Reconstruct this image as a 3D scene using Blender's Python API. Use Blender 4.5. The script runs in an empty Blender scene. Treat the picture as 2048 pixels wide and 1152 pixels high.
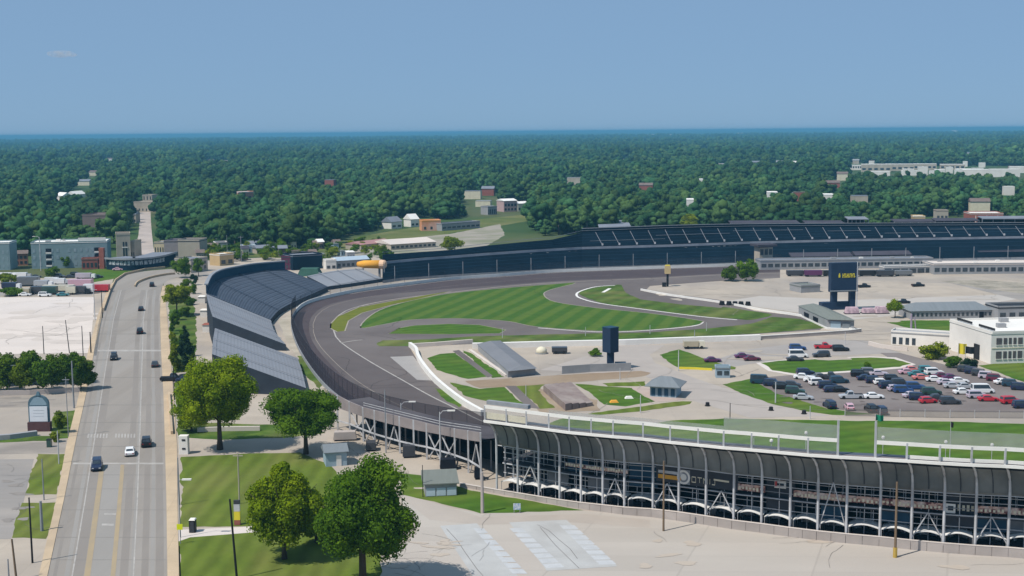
import bpy, bmesh, math, random
import numpy as np
from mathutils import Vector, Matrix, Euler
random.seed(7)
RNG = np.random.default_rng(11)
sc = bpy.context.scene
COL = sc.collection
PI = math.pi
R = math.radians

ORD = ['first', 'second', 'third', 'fourth', 'fifth', 'sixth', 'seventh', 'eighth', 'ninth', 'tenth', 'eleventh', 'twelfth', 'thirteenth', 'fourteenth', 'fifteenth', 'sixteenth', 'seventeenth', 'eighteenth', 'nineteenth', 'twentieth', 'twenty-first', 'twenty-second', 'twenty-third', 'twenty-fourth', 'twenty-fifth', 'twenty-sixth', 'twenty-seventh', 'twenty-eighth']
# ---------------------------------------------------------------- camera
H, F = 66.0, 2600.0
TILT = math.atan(-0.0085)
PITCH = math.atan((576 - 263) / F)
Fw = Vector((0, math.cos(PITCH), -math.sin(PITCH)))
U0 = Vector((0, math.sin(PITCH), math.cos(PITCH)))
R0 = Vector((1, 0, 0))
Rt = R0 * math.cos(TILT) + U0 * math.sin(TILT)
Up = U0 * math.cos(TILT) - R0 * math.sin(TILT)
EYE = Vector((0, 0, H))
cam_d = bpy.data.cameras.new('camera')
cam = bpy.data.objects.new('camera', cam_d)
COL.objects.link(cam)
cam_d.sensor_width = 36.0
cam_d.lens = 36.0 * F / 2048.0
cam_d.clip_start = 1.0
cam_d.clip_end = 120000.0
M = Matrix.Identity(4)
for i in range(3):
    M[i][0], M[i][1], M[i][2], M[i][3] = Rt[i], Up[i], -Fw[i], EYE[i]
cam.matrix_world = M
sc.camera = cam

def ray(px, py):
    return Fw + Rt * ((px - 1024) / F) + Up * ((576 - py) / F)
def G(px, py, z=0.0):
    d = ray(px, py)
    return EYE + d * ((z - H) / d.z)
def P(px, py, Y):
    d = ray(px, py)
    return EYE + d * (Y / d.y)
def ZT(px, py, base):          # height of a point seen at py above the ground point base
    return P(px, py, base.y).z
def PX(p):                     # world point -> photo pixel
    v = Vector(p) - EYE
    k = v.dot(Fw)
    return 1024 + F * v.dot(Rt) / k, 576 - F * v.dot(Up) / k
def mpp(py):                   # metres per photo pixel for something standing at row py
    return H / max(py - 262.0, 1.0)

# ---------------------------------------------------------------- materials
MATS = {}
def nd(nt, kind, **kw):
    n = nt.nodes.new(kind)
    for k, v in kw.items():
        setattr(n, k, v)
    return n
def col4(c):
    return (c[0], c[1], c[2], 1.0)
def mat(name, c, c2=None, scale=0.5, rough=0.8, stretch=(1, 1, 1), rotz=0.0, detail=5.0, c3=None, scale3=0.03,
        metal=0.0, bump=0.0, bscale=3.0, alpha=1.0, lo=0.35, hi=0.65, spec=0.08, joints=0.0, jsize=6.0, trans=0.0):
    if name in MATS:
        return MATS[name]
    m = bpy.data.materials.new(name)
    m.use_nodes = True
    nt = m.node_tree
    b = nt.nodes['Principled BSDF']
    b.inputs['Roughness'].default_value = rough
    b.inputs['Metallic'].default_value = metal
    b.inputs['Specular IOR Level'].default_value = spec
    tc = nd(nt, 'ShaderNodeTexCoord')
    mp = nd(nt, 'ShaderNodeMapping')
    mp.inputs['Scale'].default_value = stretch
    mp.inputs['Rotation'].default_value = (0, 0, rotz)
    nt.links.new(tc.outputs['Object'], mp.inputs['Vector'])
    if c2 is None:
        c2 = tuple(x * 0.86 for x in c)
    n1 = nd(nt, 'ShaderNodeTexNoise')
    n1.inputs['Scale'].default_value = scale
    n1.inputs['Detail'].default_value = detail
    n1.inputs['Roughness'].default_value = 0.62
    nt.links.new(mp.outputs[0], n1.inputs['Vector'])
    r1 = nd(nt, 'ShaderNodeValToRGB')
    r1.color_ramp.elements[0].position = lo
    r1.color_ramp.elements[1].position = hi
    r1.color_ramp.elements[0].color = col4(c)
    r1.color_ramp.elements[1].color = col4(c2)
    nt.links.new(n1.outputs['Fac'], r1.inputs['Fac'])
    out = r1.outputs['Color']
    if c3 is not None:
        n2 = nd(nt, 'ShaderNodeTexNoise')
        n2.inputs['Scale'].default_value = scale3
        n2.inputs['Detail'].default_value = 6.0
        nt.links.new(mp.outputs[0], n2.inputs['Vector'])
        r2 = nd(nt, 'ShaderNodeValToRGB')
        r2.color_ramp.elements[0].position = 0.45
        r2.color_ramp.elements[1].position = 0.68
        nt.links.new(n2.outputs['Fac'], r2.inputs['Fac'])
        mx = nd(nt, 'ShaderNodeMix', data_type='RGBA')
        nt.links.new(r2.outputs['Color'], mx.inputs[0])
        nt.links.new(out, mx.inputs[6])
        mx.inputs[7].default_value = col4(c3)
        out = mx.outputs[2]
    if joints > 0:
        br = nd(nt, 'ShaderNodeTexBrick')
        br.offset = 0.0
        br.inputs['Color1'].default_value = (1, 1, 1, 1)
        br.inputs['Color2'].default_value = (0.93, 0.93, 0.93, 1)
        br.inputs['Mortar'].default_value = (1 - joints,) * 3 + (1,)
        br.inputs['Scale'].default_value = 1.0
        br.inputs['Mortar Size'].default_value = 0.06
        br.inputs['Brick Width'].default_value = jsize
        br.inputs['Row Height'].default_value = jsize
        nt.links.new(mp.outputs[0], br.inputs['Vector'])
        mj = nd(nt, 'ShaderNodeMix', data_type='RGBA', blend_type='MULTIPLY')
        mj.inputs[0].default_value = 1.0
        nt.links.new(out, mj.inputs[6])
        nt.links.new(br.outputs['Color'], mj.inputs[7])
        out = mj.outputs[2]
    nt.links.new(out, b.inputs['Base Color'])
    if bump > 0:
        n3 = nd(nt, 'ShaderNodeTexNoise')
        n3.inputs['Scale'].default_value = bscale
        n3.inputs['Detail'].default_value = 4.0
        nt.links.new(tc.outputs['Object'], n3.inputs['Vector'])
        bp = nd(nt, 'ShaderNodeBump')
        bp.inputs['Strength'].default_value = bump
        bp.inputs['Distance'].default_value = 0.2
        nt.links.new(n3.outputs['Fac'], bp.inputs['Height'])
        nt.links.new(bp.outputs['Normal'], b.inputs['Normal'])
    if alpha < 1:
        b.inputs['Alpha'].default_value = alpha
    MATS[name] = m
    return m

def mesh_fabric(name, c, alpha, freq=1.3):
    """see-through wire mesh / netting: even coverage with woven strands"""
    m = mat(name, c, rough=0.7, scale=0.8, alpha=alpha)
    return m

def leaf_mat(name, c1, c2, c3=None, trans=0.25, zone=False):
    if name in MATS:
        return MATS[name]
    m = bpy.data.materials.new(name)
    m.use_nodes = True
    nt = m.node_tree
    nt.nodes.remove(nt.nodes['Principled BSDF'])
    out = nt.nodes['Material Output']
    at = nd(nt, 'ShaderNodeAttribute', attribute_name='tint')
    oi = nd(nt, 'ShaderNodeObjectInfo')
    mx = nd(nt, 'ShaderNodeMix', data_type='RGBA')
    nt.links.new(at.outputs['Fac'], mx.inputs[0])
    mx.inputs[6].default_value = col4(c1)
    mx.inputs[7].default_value = col4(c2)
    o = mx.outputs[2]
    if c3 is not None:
        mr = nd(nt, 'ShaderNodeMapRange')
        mr.inputs[1].default_value = 0.25; mr.inputs[2].default_value = 1.0
        mr.inputs[3].default_value = 0.0; mr.inputs[4].default_value = 0.8
        nt.links.new(oi.outputs['Random'], mr.inputs[0])
        m2 = nd(nt, 'ShaderNodeMix', data_type='RGBA')
        nt.links.new(mr.outputs[0], m2.inputs[0])
        nt.links.new(o, m2.inputs[6])
        m2.inputs[7].default_value = col4(c3)
        o = m2.outputs[2]
    if zone:                      # light and dark individuals
        wn_ = nd(nt, 'ShaderNodeTexWhiteNoise', noise_dimensions='1D')
        nt.links.new(oi.outputs['Random'], wn_.inputs['W'])
        br_ = nd(nt, 'ShaderNodeMapRange')
        br_.inputs[3].default_value = .78; br_.inputs[4].default_value = 1.32
        nt.links.new(wn_.outputs['Value'], br_.inputs[0])
        bs_ = nd(nt, 'ShaderNodeVectorMath', operation='SCALE')
        nt.links.new(o, bs_.inputs[0]); nt.links.new(br_.outputs[0], bs_.inputs['Scale'])
        o = bs_.outputs[0]
    if zone:                      # stands of different species: broad tonal drift over the land
        ge = nd(nt, 'ShaderNodeNewGeometry')
        for sc_, lo_, hi_ in ((.0042, .75, 1.35), (.019, .82, 1.22)):
            zn = nd(nt, 'ShaderNodeTexNoise')
            zn.inputs['Scale'].default_value = sc_
            zn.inputs['Detail'].default_value = 3.0
            nt.links.new(ge.outputs['Position'], zn.inputs['Vector'])
            zr = nd(nt, 'ShaderNodeMapRange')
            zr.inputs[1].default_value = .32; zr.inputs[2].default_value = .68
            zr.inputs[3].default_value = lo_; zr.inputs[4].default_value = hi_
            nt.links.new(zn.outputs['Fac'], zr.inputs[0])
            zm = nd(nt, 'ShaderNodeVectorMath', operation='SCALE')
            nt.links.new(o, zm.inputs[0]); nt.links.new(zr.outputs[0], zm.inputs['Scale'])
            o = zm.outputs[0]
    df = nd(nt, 'ShaderNodeBsdfDiffuse')
    tr = nd(nt, 'ShaderNodeBsdfTranslucent')
    ms = nd(nt, 'ShaderNodeMixShader')
    ms.inputs[0].default_value = trans
    nt.links.new(o, df.inputs['Color'])
    nt.links.new(o, tr.inputs['Color'])
    nt.links.new(df.outputs[0], ms.inputs[1])
    nt.links.new(tr.outputs[0], ms.inputs[2])
    nt.links.new(ms.outputs[0], out.inputs['Surface'])
    MATS[name] = m
    return m

# ---------------------------------------------------------------- mesh builder
class MB:
    def __init__(s):
        s.v, s.f, s.mi = [], [], []
    def add(s, vs, fs, mi=0):
        o = len(s.v)
        s.v += [Vector(p) for p in vs]
        s.f += [tuple(i + o for i in f) for f in fs]
        s.mi += [mi] * len(fs)
        return s
    def quad(s, a, b, c, d, mi=0):
        return s.add([a, b, c, d], [(0, 1, 2, 3)], mi)
    def poly(s, pts, mi=0):
        return s.add(pts, [tuple(range(len(pts)))], mi)
    def box(s, c, size, rz=0.0, mi=0, taper=1.0):
        x, y, z = size[0] / 2, size[1] / 2, size[2] / 2
        m = Matrix.Rotation(rz, 3, 'Z')
        c = Vector(c)
        vs = []
        for dz in (-1, 1):
            k = taper if dz > 0 else 1.0
            for dx, dy in ((-1, -1), (1, -1), (1, 1), (-1, 1)):
                vs.append(c + m @ Vector((dx * x * k, dy * y * k, dz * z)))
        return s.add(vs, [(3, 2, 1, 0), (4, 5, 6, 7), (0, 1, 5, 4), (1, 2, 6, 5), (2, 3, 7, 6), (3, 0, 4, 7)], mi)
    def prism(s, pts, z0, z1, mi=0):
        n = len(pts)
        a = sum(pts[i][0] * pts[(i + 1) % n][1] - pts[(i + 1) % n][0] * pts[i][1] for i in range(n))
        if a < 0:
            pts = list(reversed(pts))
        vs = [Vector((p[0], p[1], z0)) for p in pts] + [Vector((p[0], p[1], z1)) for p in pts]
        fs = [tuple(range(n - 1, -1, -1)), tuple(range(n, 2 * n))]
        fs += [(i, (i + 1) % n, n + (i + 1) % n, n + i) for i in range(n)]
        return s.add(vs, fs, mi)
    def tube(s, pts, r, n=6, mi=0, cap=True):
        pts = [Vector(p) for p in pts]
        rs = r if isinstance(r, (list, tuple)) else [r] * len(pts)
        vs = []
        for i, p in enumerate(pts):
            d = (pts[min(i + 1, len(pts) - 1)] - pts[max(i - 1, 0)]).normalized()
            a = d.orthogonal().normalized() if abs(d.z) > 0.9 else d.cross(Vector((0, 0, 1))).normalized()
            if abs(d.z) > 0.9:
                a = Vector((0, 1, 0)).cross(d).normalized()
            b = d.cross(a)
            for k in range(n):
                t = 2 * PI * (k + .5) / n
                vs.append(p + (a * math.cos(t) + b * math.sin(t)) * rs[i])
        fs = []
        for i in range(len(pts) - 1):
            for k in range(n):
                fs.append((i * n + k, i * n + (k + 1) % n, (i + 1) * n + (k + 1) % n, (i + 1) * n + k))
        if cap:
            fs.append(tuple(range(n - 1, -1, -1)))
            e = (len(pts) - 1) * n
            fs.append(tuple(range(e, e + n)))
        return s.add(vs, fs, mi)
    def bar(s, a, b, w, h=None, mi=0):
        """square bar from a to b"""
        h = h or w
        a, b = Vector(a), Vector(b)
        d = (b - a).normalized()
        sd = d.cross(Vector((0, 0, 1)))
        sd = Vector((1, 0, 0)) if sd.length < 1e-4 else sd.normalized()
        u = sd.cross(d)
        vs = []
        for p in (a, b):
            for i, j in ((-1, -1), (1, -1), (1, 1), (-1, 1)):
                vs.append(p + sd * (i * w / 2) + u * (j * h / 2))
        return s.add(vs, [(3, 2, 1, 0), (4, 5, 6, 7), (0, 1, 5, 4), (1, 2, 6, 5), (2, 3, 7, 6), (3, 0, 4, 7)], mi)
    def strip(s, A, B, mi=0):
        """ruled surface between two equally long point lists"""
        n = len(A)
        return s.add(list(A) + list(B), [(i, i + 1, n + i + 1, n + i) for i in range(n - 1)], mi)
    def wall(s, line, z0, z1, t, mi=0):
        """vertical wall along an open plan line, thickness t"""
        L = [Vector((p[0], p[1], 0)) for p in line]
        N = []
        for i in range(len(L)):
            d = (L[min(i + 1, len(L) - 1)] - L[max(i - 1, 0)]).normalized()
            N.append(Vector((-d.y, d.x, 0)) * t / 2)
        z0s = z0 if isinstance(z0, (list, tuple)) else [z0] * len(L)
        z1s = z1 if isinstance(z1, (list, tuple)) else [z1] * len(L)
        a = [p + q + Vector((0, 0, z)) for p, q, z in zip(L, N, z0s)]
        b = [p - q + Vector((0, 0, z)) for p, q, z in zip(L, N, z0s)]
        c = [p + q + Vector((0, 0, z)) for p, q, z in zip(L, N, z1s)]
        d = [p - q + Vector((0, 0, z)) for p, q, z in zip(L, N, z1s)]
        s.strip(c, a, mi); s.strip(b, d, mi); s.strip(d, c, mi); s.strip(a, b, mi)
        s.quad(a[0], c[0], d[0], b[0], mi); s.quad(b[-1], d[-1], c[-1], a[-1], mi)
        return s
    def gable(s, c, size, h, rz=0.0, mi=0, over=0.4, hip=0.0):
        """pitched roof on a rectangle centre c (z = eaves), ridge along local x"""
        x, y = size[0] / 2 + over, size[1] / 2 + over
        m = Matrix.Rotation(rz, 3, 'Z')
        c = Vector(c)
        hx = x - hip
        vs = [(-x, -y, 0), (x, -y, 0), (x, y, 0), (-x, y, 0), (-hx, 0, h), (hx, 0, h),
              (-x, -y, -.15), (x, -y, -.15), (x, y, -.15), (-x, y, -.15)]
        vs = [c + m @ Vector(v) for v in vs]
        return s.add(vs, [(0, 1, 5, 4), (2, 3, 4, 5), (1, 2, 5), (3, 0, 4), (6, 7, 1, 0), (7, 8, 2, 1), (8, 9, 3, 2), (9, 6, 0, 3), (9, 8, 7, 6)], mi)
    def build(s, name, mats, parent=None, origin=None, smooth=False, local=False):
        me = bpy.data.meshes.new(name)
        o = bpy.data.objects.new(name, me)
        COL.objects.link(o)
        vs = s.v
        if parent is not None and not local:
            inv = INV[parent.name] if parent.name in INV else Matrix.Identity(4)
            vs = [inv @ v for v in vs]
        elif parent is None and origin is not None:
            og = Vector(origin)
            vs = [v - og for v in vs]
            o.location = og
            INV[o.name] = Matrix.Translation(-og)
        me.from_pydata([tuple(v) for v in vs], [], s.f)
        for m in (mats if isinstance(mats, (list, tuple)) else [mats]):
            me.materials.append(m)
        if max(s.mi, default=0) > 0:
            me.polygons.foreach_set('material_index', s.mi)
        if smooth:
            me.polygons.foreach_set('use_smooth', [True] * len(me.polygons))
        me.update()
        if parent is not None:
            o.parent = parent
            if parent.name in INV:
                INV[o.name] = INV[parent.name]
        return o
INV = {}

def tag(o, label=None, cat=None, group=None, kind=None):
    if label: o['label'] = label
    if cat: o['category'] = cat
    if group: o['group'] = group
    if kind: o['kind'] = kind
    return o
def thing(name, label, cat, loc=(0, 0, 0), rz=0.0, group=None):
    o = bpy.data.objects.new(name, None)
    COL.objects.link(o)
    o.location = loc
    o.rotation_euler = (0, 0, rz)
    o.empty_display_size = 0.3
    INV[o.name] = (Matrix.Translation(Vector(loc)) @ Matrix.Rotation(rz, 4, 'Z')).inverted()
    return tag(o, label, cat, group)
def copy_tree(o, parent=None):
    c = o.copy()
    COL.objects.link(c)
    if parent is not None:
        c.parent = parent
    for ch in list(o.children):
        copy_tree(ch, c)
    return c
def paint(o, m, slot=0):
    o.material_slots[slot].link = 'OBJECT'
    o.material_slots[slot].material = m

def smooth_px(pts, n=6, closed=False):
    """Catmull-Rom through pixel points"""
    out = []
    N = len(pts)
    rng = range(N) if closed else range(N - 1)
    for i in rng:
        if closed:
            p0, p1, p2, p3 = pts[i - 1], pts[i], pts[(i + 1) % N], pts[(i + 2) % N]
        else:
            p0, p1, p2, p3 = pts[max(i - 1, 0)], pts[i], pts[i + 1], pts[min(i + 2, N - 1)]
        for k in range(n):
            t = k / n
            out.append(tuple(0.5 * (2 * b + (c - a) * t + (2 * a - 5 * b + 4 * c - d) * t * t + (3 * b - a - 3 * c + d) * t ** 3)
                             for a, b, c, d in zip(p0, p1, p2, p3)))
    if not closed:
        out.append(tuple(pts[-1]))
    return out
def plan(pts, z=0.0):
    return [G(x, y, z) for x, y in pts]
def sheet(name, px, z, m, n=0, kind='structure'):
    if n:
        px = smooth_px(px, n, True)
    pts = [G(x, y) + Vector((0, 0, z)) for x, y in px]
    if m.name.endswith(('grass', 'lawn', 'field', 'bank', 'dirt_track', 'gravel')):      # ragged natural edges
        g = random.Random(len(pts) + int(pts[0].x))
        q = []
        for i, p in enumerate(pts):
            e = pts[(i + 1) % len(pts)]
            L_ = (e - p).length
            k = max(1, min(60, int(L_ / 1.8)))
            nv = Vector((-(e - p).y, (e - p).x, 0)).normalized()
            w_ = 0.0
            for j in range(k):
                w_ = w_ * .6 + g.uniform(-.32, .32)
                q.append(p.lerp(e, j / k) + (nv * w_ if j else Vector()))
        pts = q
    from mathutils.geometry import delaunay_2d_cdt
    r = delaunay_2d_cdt([p.to_2d() for p in pts], [], [list(range(len(pts)))], 1, 1e-4)
    me = bpy.data.meshes.new(name)
    me.from_pydata([(p.x, p.y, z) for p in r[0]], [], [tuple(f) for f in r[2]])
    me.materials.append(m)
    o = bpy.data.objects.new(name, me)
    COL.objects.link(o)
    o['kind'] = kind
    return o
def ribbon(name, px, w, z, m, kind='structure', parent=None):
    """flat line of width w (metres) on the ground along a pixel polyline"""
    L = [G(x, y) for x, y in px]
    A, B = [], []
    for i, p in enumerate(L):
        d = (L[min(i + 1, len(L) - 1)] - L[max(i - 1, 0)]).normalized()
        q = Vector((-d.y, d.x, 0)) * w / 2
        A.append(p - q + Vector((0, 0, z))); B.append(p + q + Vector((0, 0, z)))
    o = MB().strip(A, B).build(name, m)
    if parent is None: o['kind'] = kind
    return o
# ================================================================ light, sky, air
SUN_EL, SUN_AZ = R(57), math.atan2(-0.82, -0.55)      # azimuth measured from +Y towards +X
sdir = Vector((math.sin(SUN_AZ) * math.cos(SUN_EL), math.cos(SUN_AZ) * math.cos(SUN_EL), math.sin(SUN_EL)))
sl = bpy.data.lights.new('sun', 'SUN')
sl.energy = 4.4
sl.angle = R(0.5)
sl.color = (1.0, 0.955, 0.89)
so = bpy.data.objects.new('sun', sl)
so.rotation_euler = (-sdir).to_track_quat('-Z', 'Y').to_euler()
so.location = (0, 0, 300)
COL.objects.link(so)
w = bpy.data.worlds.new('World')
sc.world = w
w.use_nodes = True
wn = w.node_tree
sky = nd(wn, 'ShaderNodeTexSky', sky_type='NISHITA')
sky.sun_disc = False
sky.sun_elevation = SUN_EL
sky.sun_rotation = SUN_AZ
sky.altitude = 300
sky.air_density = 0.65
sky.dust_density = 0.25
sky.ozone_density = 4.0
bg = wn.nodes['Background']
bg.inputs['Strength'].default_value = 0.088
hs = nd(wn, 'ShaderNodeMix', data_type='RGBA', blend_type='MULTIPLY')
hs.inputs[0].default_value = 1.0
hs.inputs[7].default_value = (0.52, 0.76, 1.0, 1)
wn.links.new(sky.outputs[0], hs.inputs[6])
hv = nd(wn, 'ShaderNodeMix', data_type='RGBA')            # high even summer haze over the clear sky
hv.inputs[0].default_value = 0.82
hv.inputs[7].default_value = (2.85, 4.55, 6.70, 1)
wn.links.new(hs.outputs[2], hv.inputs[6])
wn.links.new(hv.outputs[2], bg.inputs['Color'])
sc.view_settings.view_transform = 'Standard'
sc.view_settings.look = 'None'
sc.view_settings.exposure = 0.0
sc.view_settings.gamma = 1.0
sc.cycles.use_denoising = True
sc.cycles.max_bounces = 6
sc.cycles.diffuse_bounces = 3
sc.cycles.transparent_max_bounces = 24
sc.cycles.volume_bounces = 0
sc.cycles.caustics_reflective = False
sc.cycles.caustics_refractive = False

hz = MB().box((0, 14900, 36.0), (40000, 31000, 74.0)).build('haze', [])
hm = bpy.data.materials.new('haze_air')
hm.use_nodes = True
hn = hm.node_tree
hn.nodes.remove(hn.nodes['Principled BSDF'])
pv = nd(hn, 'ShaderNodeVolumePrincipled')
pv.inputs['Color'].default_value = (0.185, 0.53, 0.78, 1)
pv.inputs['Density'].default_value = 0.000125
pv.inputs['Anisotropy'].default_value = 0.0
hn.links.new(pv.outputs[0], hn.nodes['Material Output'].inputs['Volume'])
hz.data.materials.append(hm)
hz['kind'] = 'stuff'

# ================================================================ ground colours
m_earth = mat('earth', (0.06, 0.10, 0.028), (0.04, 0.075, 0.022), scale=0.02, c3=(0.12, 0.12, 0.055), scale3=0.006)
m_conc = mat('concrete', (0.47, 0.40, 0.325), (0.405, 0.345, 0.282), scale=0.09, c3=(0.33, 0.29, 0.255), scale3=0.022, rough=0.9, joints=0.12, jsize=7.5)
m_conc_pale = mat('pale_concrete', (0.67, 0.585, 0.52), (0.61, 0.535, 0.475), scale=0.05, c3=(0.62, 0.56, 0.52), scale3=0.012, rough=0.9, joints=0.05, jsize=15)
m_conc_lot = mat('front_lot_concrete', (0.485, 0.437, 0.385), (0.435, 0.392, 0.346), scale=0.07, c3=(0.43, 0.38, 0.335), scale3=0.02, stretch=(0.35, 1, 1), rotz=0.12, rough=0.9, joints=0.13, jsize=7)
m_lotgrey = mat('weathered_lot', (0.37, 0.33, 0.295), (0.30, 0.27, 0.242), scale=0.12, c3=(0.27, 0.25, 0.235), scale3=0.05, stretch=(0.3, 1, 1), rough=0.9, joints=0.18, jsize=8.0)
m_road = mat('road_surface', (0.305, 0.272, 0.238), (0.26, 0.232, 0.204), scale=0.14, stretch=(1.0, 0.02, 1), rotz=-0.275, c3=(0.32, 0.29, 0.26), scale3=0.09, rough=0.85)
m_asph = mat('lot_asphalt', (0.20, 0.168, 0.157), (0.168, 0.142, 0.133), scale=0.12, c3=(0.23, 0.20, 0.186), scale3=0.04, rough=0.85)
m_track = mat('track_asphalt', (0.122, 0.102, 0.098), (0.105, 0.088, 0.085), scale=0.09, c3=(0.138, 0.117, 0.112), scale3=0.025, rough=0.8)
m_apron = mat('apron_asphalt', (0.148, 0.126, 0.118), (0.128, 0.108, 0.102), scale=0.1, c3=(0.175, 0.15, 0.14), scale3=0.03, rough=0.85)
m_groove_shadow = mat('groove_and_wall_shadow', (0.074, 0.057, 0.060), (0.084, 0.066, 0.068), scale=0.12, stretch=(1, 1, 1), rough=0.75)  # dark racing lanes, with the outer wall's shadow painted into the same tone
m_grass = mat('mown_grass', (0.072, 0.142, 0.016), (0.050, 0.108, 0.013), scale=0.22, c3=(0.115, 0.155, 0.025), scale3=0.04, rough=0.9)
m_lawn = mat('roadside_lawn', (0.122, 0.162, 0.024), (0.09, 0.128, 0.019), scale=0.3, stretch=(1, 0.4, 1), c3=(0.17, 0.172, 0.05), scale3=0.055, rough=0.9)
m_rough = mat('rough_grass', (0.085, 0.132, 0.022), (0.045, 0.092, 0.016), scale=0.35, c3=(0.135, 0.15, 0.045), scale3=0.06, rough=0.95)
m_dirt = mat('dirt_track', (0.30, 0.225, 0.155), (0.26, 0.19, 0.13), scale=0.15, c3=(0.34, 0.27, 0.20), scale3=0.05, rough=0.95)
m_field = mat('dry_field', (0.13, 0.15, 0.045), (0.095, 0.12, 0.035), scale=0.05, c3=(0.185, 0.175, 0.075), scale3=0.02, rough=0.95)
m_tan = mat('tan_sidewalk', (0.56, 0.43, 0.29), (0.50, 0.385, 0.26), scale=0.2, c3=(0.44, 0.34, 0.24), scale3=0.06, rough=0.9, joints=0.12, jsize=3.5, rotz=-0.1)
m_white = mat('white_paint', (0.80, 0.77, 0.72), (0.74, 0.71, 0.66), scale=0.4, rough=0.6)
m_linew = mat('worn_white_line', (0.45, 0.42, 0.385), (0.33, 0.305, 0.28), scale=0.6, rough=0.8)
m_liney = mat('worn_yellow_line', (0.39, 0.30, 0.185), (0.33, 0.27, 0.19), scale=0.4, stretch=(1, .2, 1), rough=0.8)
m_slotb = mat('bluish_slab', (0.46, 0.455, 0.44), (0.42, 0.415, 0.405), scale=0.3, c3=(0.38, 0.37, 0.355), scale3=0.12, rough=0.9)
m_slotw = mat('pale_blue_paint', (0.50, 0.505, 0.51), (0.44, 0.445, 0.45), scale=0.5, rough=0.8)

# striped infield grass: mown bands that alternate in tone
def striped_grass():
    m = mat('striped_grass', (0.072, 0.138, 0.018), (0.058, 0.115, 0.015), scale=0.25)
    nt = m.node_tree
    b = nt.nodes['Principled BSDF']
    src = b.inputs['Base Color'].links[0].from_socket
    tc = nd(nt, 'ShaderNodeTexCoord')
    mp = nd(nt, 'ShaderNodeMapping')
    mp.inputs['Rotation'].default_value = (0, 0, 0.28)
    wv = nd(nt, 'ShaderNodeTexWave', wave_type='BANDS', bands_direction='X')
    wv.inputs['Scale'].default_value = 2 * PI / 20.0 / 7.5
    wv.inputs['Distortion'].default_value = 1.6
    wv.inputs['Detail'].default_value = 1.0
    wv.inputs['Detail Scale'].default_value = 0.2
    rp = nd(nt, 'ShaderNodeValToRGB')
    rp.color_ramp.elements[0].position = 0.3; rp.color_ramp.elements[1].position = 0.7
    rp.color_ramp.elements[0].color = (0.80, 0.90, 0.85, 1); rp.color_ramp.elements[1].color = (1.32, 1.10, 1.22, 1)
    mx = nd(nt, 'ShaderNodeMix', data_type='RGBA', blend_type='MULTIPLY')
    mx.inputs[0].default_value = 1.0
    nt.links.new(tc.outputs['Object'], mp.inputs[0])
    nt.links.new(mp.outputs[0], wv.inputs['Vector'])
    nt.links.new(wv.outputs['Fac'], rp.inputs[0])
    nt.links.new(src, mx.inputs[6]); nt.links.new(rp.outputs[0], mx.inputs[7])
    nt.links.new(mx.outputs[2], b.inputs['Base Color'])
    return m
m_stripe = striped_grass()
def add_mow(m, rot, period, lo, hi):
    nt = m.node_tree
    b = nt.nodes['Principled BSDF']
    src = b.inputs['Base Color'].links[0].from_socket
    tc = nd(nt, 'ShaderNodeTexCoord'); mp = nd(nt, 'ShaderNodeMapping')
    mp.inputs['Rotation'].default_value = (0, 0, rot)
    wv = nd(nt, 'ShaderNodeTexWave', wave_type='BANDS', bands_direction='X')
    wv.inputs['Scale'].default_value = 2 * PI / 20.0 / period
    wv.inputs['Distortion'].default_value = 1.2; wv.inputs['Detail'].default_value = 2.0; wv.inputs['Detail Scale'].default_value = .4
    n5 = nd(nt, 'ShaderNodeTexNoise'); n5.inputs['Scale'].default_value = 1.6; n5.inputs['Detail'].default_value = 4.0
    ad = nd(nt, 'ShaderNodeMath', operation='ADD'); hf = nd(nt, 'ShaderNodeMath', operation='MULTIPLY'); hf.inputs[1].default_value = .5
    rp = nd(nt, 'ShaderNodeMapRange'); rp.inputs[1].default_value = .25; rp.inputs[2].default_value = .75; rp.inputs[3].default_value = lo; rp.inputs[4].default_value = hi
    vm = nd(nt, 'ShaderNodeVectorMath', operation='SCALE')
    nt.links.new(tc.outputs['Object'], mp.inputs[0]); nt.links.new(mp.outputs[0], wv.inputs['Vector']); nt.links.new(tc.outputs['Object'], n5.inputs['Vector'])
    nt.links.new(wv.outputs['Fac'], ad.inputs[0]); nt.links.new(n5.outputs['Fac'], ad.inputs[1]); nt.links.new(ad.outputs[0], hf.inputs[0]); nt.links.new(hf.outputs[0], rp.inputs[0])
    nt.links.new(src, vm.inputs[0]); nt.links.new(rp.outputs[0], vm.inputs['Scale']); nt.links.new(vm.outputs[0], b.inputs['Base Color'])
add_mow(m_lawn, 0.02, 3.4, .88, 1.13)
add_mow(m_grass, 1.2, 5.0, .90, 1.12)
add_mow(m_rough, .5, 9.0, .85, 1.18)

# ================================================================ ground, from the bottom layer up
gnd = MB()
gnd.quad((-60000, -3000, 0), (60000, -3000, 0), (60000, 100000, 0), (-60000, 100000, 0))
tag(gnd.build('ground', m_earth), kind='structure')
sheet('speedway_pavement', [(334, 1320), (334, 1000), (330, 780), (322, 600), (330, 556), (352, 536), (420, 520), (600, 512), (900, 500), (1500, 470), (2300, 450), (2500, 1320)], .010, m_conc)
sheet('front_parking_lot', [(745, 1320), (745, 1152), (838, 1060), (800, 1000), (960, 1026), (1165, 1021), (1250, 1027), (1600, 1072), (2048, 1112), (2300, 1140), (2300, 1320)], .020, m_conc_lot)
sheet('parking_apron', [(790, 985), (850, 1000), (960, 1034), (1170, 1028), (1300, 1040), (1300, 1056), (1130, 1044), (960, 1050), (860, 1040)], .030, mat('smooth_lane', (0.44, 0.385, 0.335), (0.40, 0.35, 0.305), scale=0.1))
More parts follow.
